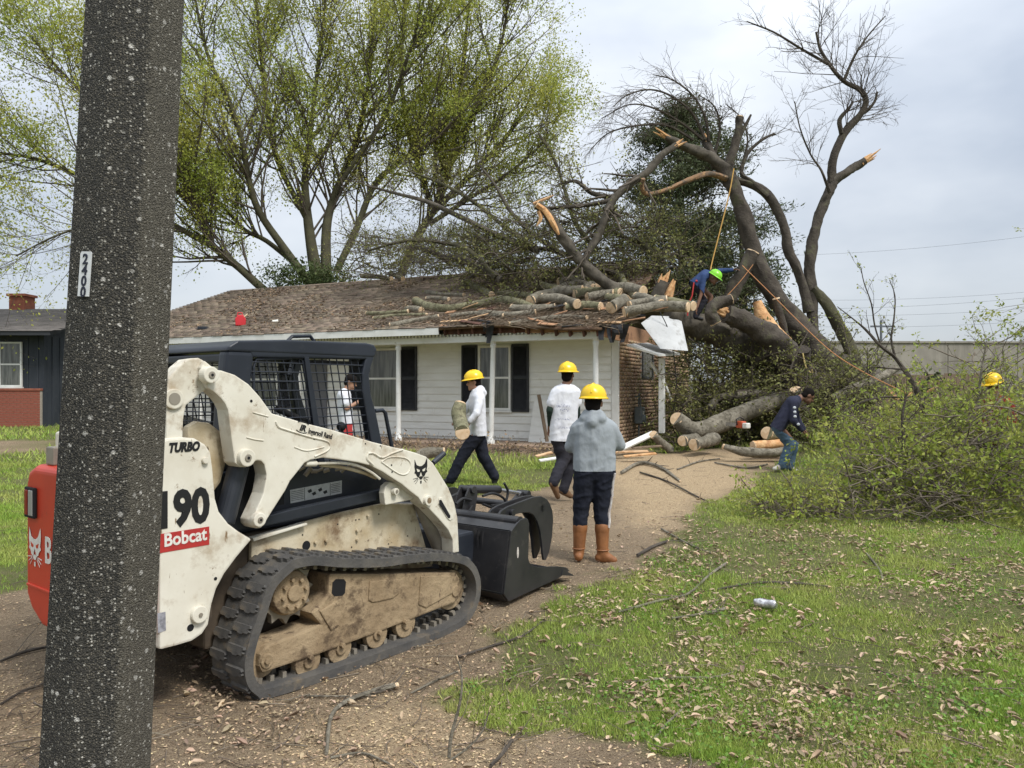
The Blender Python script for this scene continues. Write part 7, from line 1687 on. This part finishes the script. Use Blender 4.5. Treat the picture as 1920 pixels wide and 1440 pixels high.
np_mesh('leaf_crumbs', V, Fc, mat('crumb', (.40, .30, .20), (.24, .17, .11), 4, .9, island=.4), None, kind='stuff', label='brown crumbs of broken leaves between the grass')
# wood chips and crumbs on the drive
X, Y = scatter(130000, 2.7, 14, -1, .75); d0_, ds = masks(X, Y); k = (d0_ > .45) & (g7.random(len(X)) < .35 + .65 * ds); X, Y = X[k], Y[k]
V, Fc = leaf_arrays(np.stack([X, Y, gz2(X, Y) + .004], -1), .014, g7, .7, .45, flat=.8); V[:, 2] = np.maximum(V[:, 2], gz2(V[:, 0], V[:, 1]) + .001)
np_mesh('wood_chips', V, Fc, mat('chip', (.55, .42, .26), (.40, .28, .16), 3, .9, island=.35), None, kind='stuff', label='pale wood chips strewn over the dirt drive')
# thin twig litter
tl_ = Wood(); X, Y = scatter(2000, 2.8, 13, -1, 1.0); d0_, _ = masks(X, Y)
for x, y, d in zip(X, Y, d0_):
    if g7.random() > (.95 if d > .4 else .42): continue
    a = g7.random() * 6.283; L = g7.uniform(.05, .4); q, _ = curve_from((x, y, 0), (math.cos(a), math.sin(a), 0), L, 5, g7, .22); q[:, 2] = gz2(q[:, 0], q[:, 1]) + .006 + .012 * g7.random() + .03 * g7.random() * (d < .4); r0 = .0012 + .003 * g7.random() ** 2; tl_.line(q, np.linspace(r0, r0 * .5, 5), 4)
np_mesh('twig_litter', *tl_.arrays(), mat('twig_ground', (.095, .072, .052), (.20, .165, .125), 4, .95, island=.3), None, kind='stuff', label='thin twigs littering drive and lawn')
# larger fallen sticks, one by one
ST = [([(612, 1418), (622, 1345), (655, 1318), (700, 1302), (742, 1290)], [6, 7, 8, 9], 'curved grey stick with pale end on the dirt before the track'), ([(842, 1420), (846, 1380), (862, 1320), (866, 1270), (858, 1235)], [6, 5, 4, 2], 'upright thin pale stick rising at the lawn corner'), ([(845, 1425), (880, 1400), (905, 1370), (918, 1330)], [4, 3, 2], 'forked thin stick beside the upright pale one'), ([(770, 1302), (820, 1275), (860, 1258)], [3, 3, 2], 'thin straight stick pointing from the track to the lawn'), ([(860, 1235), (930, 1212), (980, 1195), (1028, 1160)], [4, 4, 3, 2], 'dark long stick lying along the lawn edge'), ([(920, 1438), (942, 1415), (962, 1388)], [6, 6, 5], 'short dark stick at the bottom edge on the dirt'), ([(620, 1425), (680, 1416), (735, 1440)], [4, 4, 3], 'low bent stick at the bottom edge below the curved one'), ([(560, 1306), (620, 1308), (700, 1308)], [2.5, 2.5, 2], 'straight thin twig just below the track'), ([(1160, 1148), (1230, 1132), (1290, 1118), (1330, 1085), (1362, 1062)], [3, 4, 4, 4], 'pale branch on the lawn ending in a fresh cut'), ([(1345, 1110), (1420, 1098), (1490, 1100), (1555, 1106)], [3, 4, 4, 3], 'dark long branch lying flat across the lawn'), ([(1260, 1160), (1330, 1152), (1362, 1146)], [3, 5, 5], 'mossy stub of branch on the lawn'), ([(1170, 1278), (1260, 1274), (1350, 1270), (1400, 1245)], [3, 4, 3, 2], 'slender branch on the lawn with a rising tip'), ([(1225, 1390), (1260, 1350), (1300, 1315)], [4, 4, 3], 'pale stick bundle end among the dead leaves'), ([(1195, 1048), (1225, 1030), (1252, 1018)], [5, 5, 4], 'dark stick at the drive edge behind the tan boots'), ([(1240, 995), (1290, 1020), (1335, 1040)], [3, 3, 2], 'thin branch crossing the drive edge onto the lawn'), ([(1625, 1040), (1650, 1070), (1655, 1090)], [3, 4, 3], 'short forked twig on the far lawn'), ([(1165, 890), (1200, 872), (1240, 880), (1275, 905)], [5, 6, 5, 3], 'weathered branch tuft on the sawdust'), ([(1200, 888), (1250, 905), (1300, 930), (1330, 945)], [3, 3, 2], 'thin dark branch trailing over the sawdust'), ([(1270, 882), (1310, 868), (1350, 862)], [2.5, 2.5, 2], 'thin twig lying across the pale sawdust'), ([(0, 1245), (50, 1225), (100, 1215)], [4, 5, 4], 'dark root-like stick left of the pole'), ([(0, 1330), (45, 1300), (95, 1285)], [3, 4, 3], 'second dark stick left of the pole below the first'), ([(1340, 870), (1400, 880), (1440, 872)], [2.5, 3, 2], 'twig on the sawdust by the bending person')]
for i, (pix, rp, lab) in enumerate(ST):
    upst = i in (1, 2); Q = []
    rp_l = np.interp(np.linspace(0, 1, len(pix)), np.linspace(0, 1, len(rp)), rp)
    if upst:
        base = G(*pix[0]); Q = [(*W(a, b_, base.y), r_ * base.y / F * .6) for (a, b_), r_ in zip(pix, rp_l)]
    else:
        for (a, b_), r_ in zip(pix, rp_l):
            p = G(a, b_); rr0 = r_ * p.y / F * .6; Q.append((p.x, p.y, float(gz2(np.array([p.x]), np.array([p.y]))[0]) + rr0 + .008, rr0))
    Q = np.array(subdiv(Q, 4)); o0 = Q[0, :3].copy(); o = empty('stick', tuple(o0), label=lab, cat='stick', group='sticks on the ground')
    tube_part('stem', Q[:, :3] - o0, Q[:, 3], barkd if 'dark' in lab else logb, o, 7, i); cut_face(Q[:, :3] - o0, Q[:, 3], 1, o)
    w_ = Wood(); sprout(w_, Q[:, :3] - o0, Q[:, 3], g5, 5 if not upst else 3, .22, 0, trop=(0, 0, -.1), tw=.002)
    A_, B_ = w_.arrays(); A_[:, 2] = np.maximum(A_[:, 2], -o0[2] + gz(0, A_[:, 1] + o0[1]) + .01); np_mesh('side_twigs', A_, B_, twigm, o, kind='stuff')
# twig debris on the roof
rd = Wood()
for _ in range(1500):
    px = 640 + 520 * g7.random() ** .7; py = g7.uniform(560, 612); q0 = RP(px, py, .03); a = g7.normal() * .5; L = g7.uniform(.15, .7); d = np.array((math.cos(a), math.sin(a) * .6, g7.normal() * .12)); P0 = np.array(q0); q, _ = curve_from(P0, d, L, 4, g7, .2)
    q[:, 2] = np.maximum(q[:, 2], roof_z(q[:, 0], q[:, 1]) + .02); rd.line(q, np.linspace(.008, .003, 4) * g7.uniform(.5, 1.4), 3)
np_mesh('twig_debris', *rd.arrays(), mat('twig_roof', (.15, .11, .075), (.24, .19, .135), 5, .95), house, kind='stuff')
rl_x = g7.uniform(LX + 1, .1, 16000); rl_y = -1.3 + 4.9 * g7.random(16000); k = fbm(rl_x, rl_y, .9, 5) + .35 * (rl_x > -4) > .52; rl = np.stack([rl_x, rl_y, roof_z(rl_x, rl_y) + .03], -1)[k]
np_mesh('leaf_debris', *leaf_arrays(rl, .06, g7, .6, .5, flat=.8), mat('roof_litter', (.26, .18, .11), (.19, .13, .08), 2, .95, island=.3), house, kind='stuff')
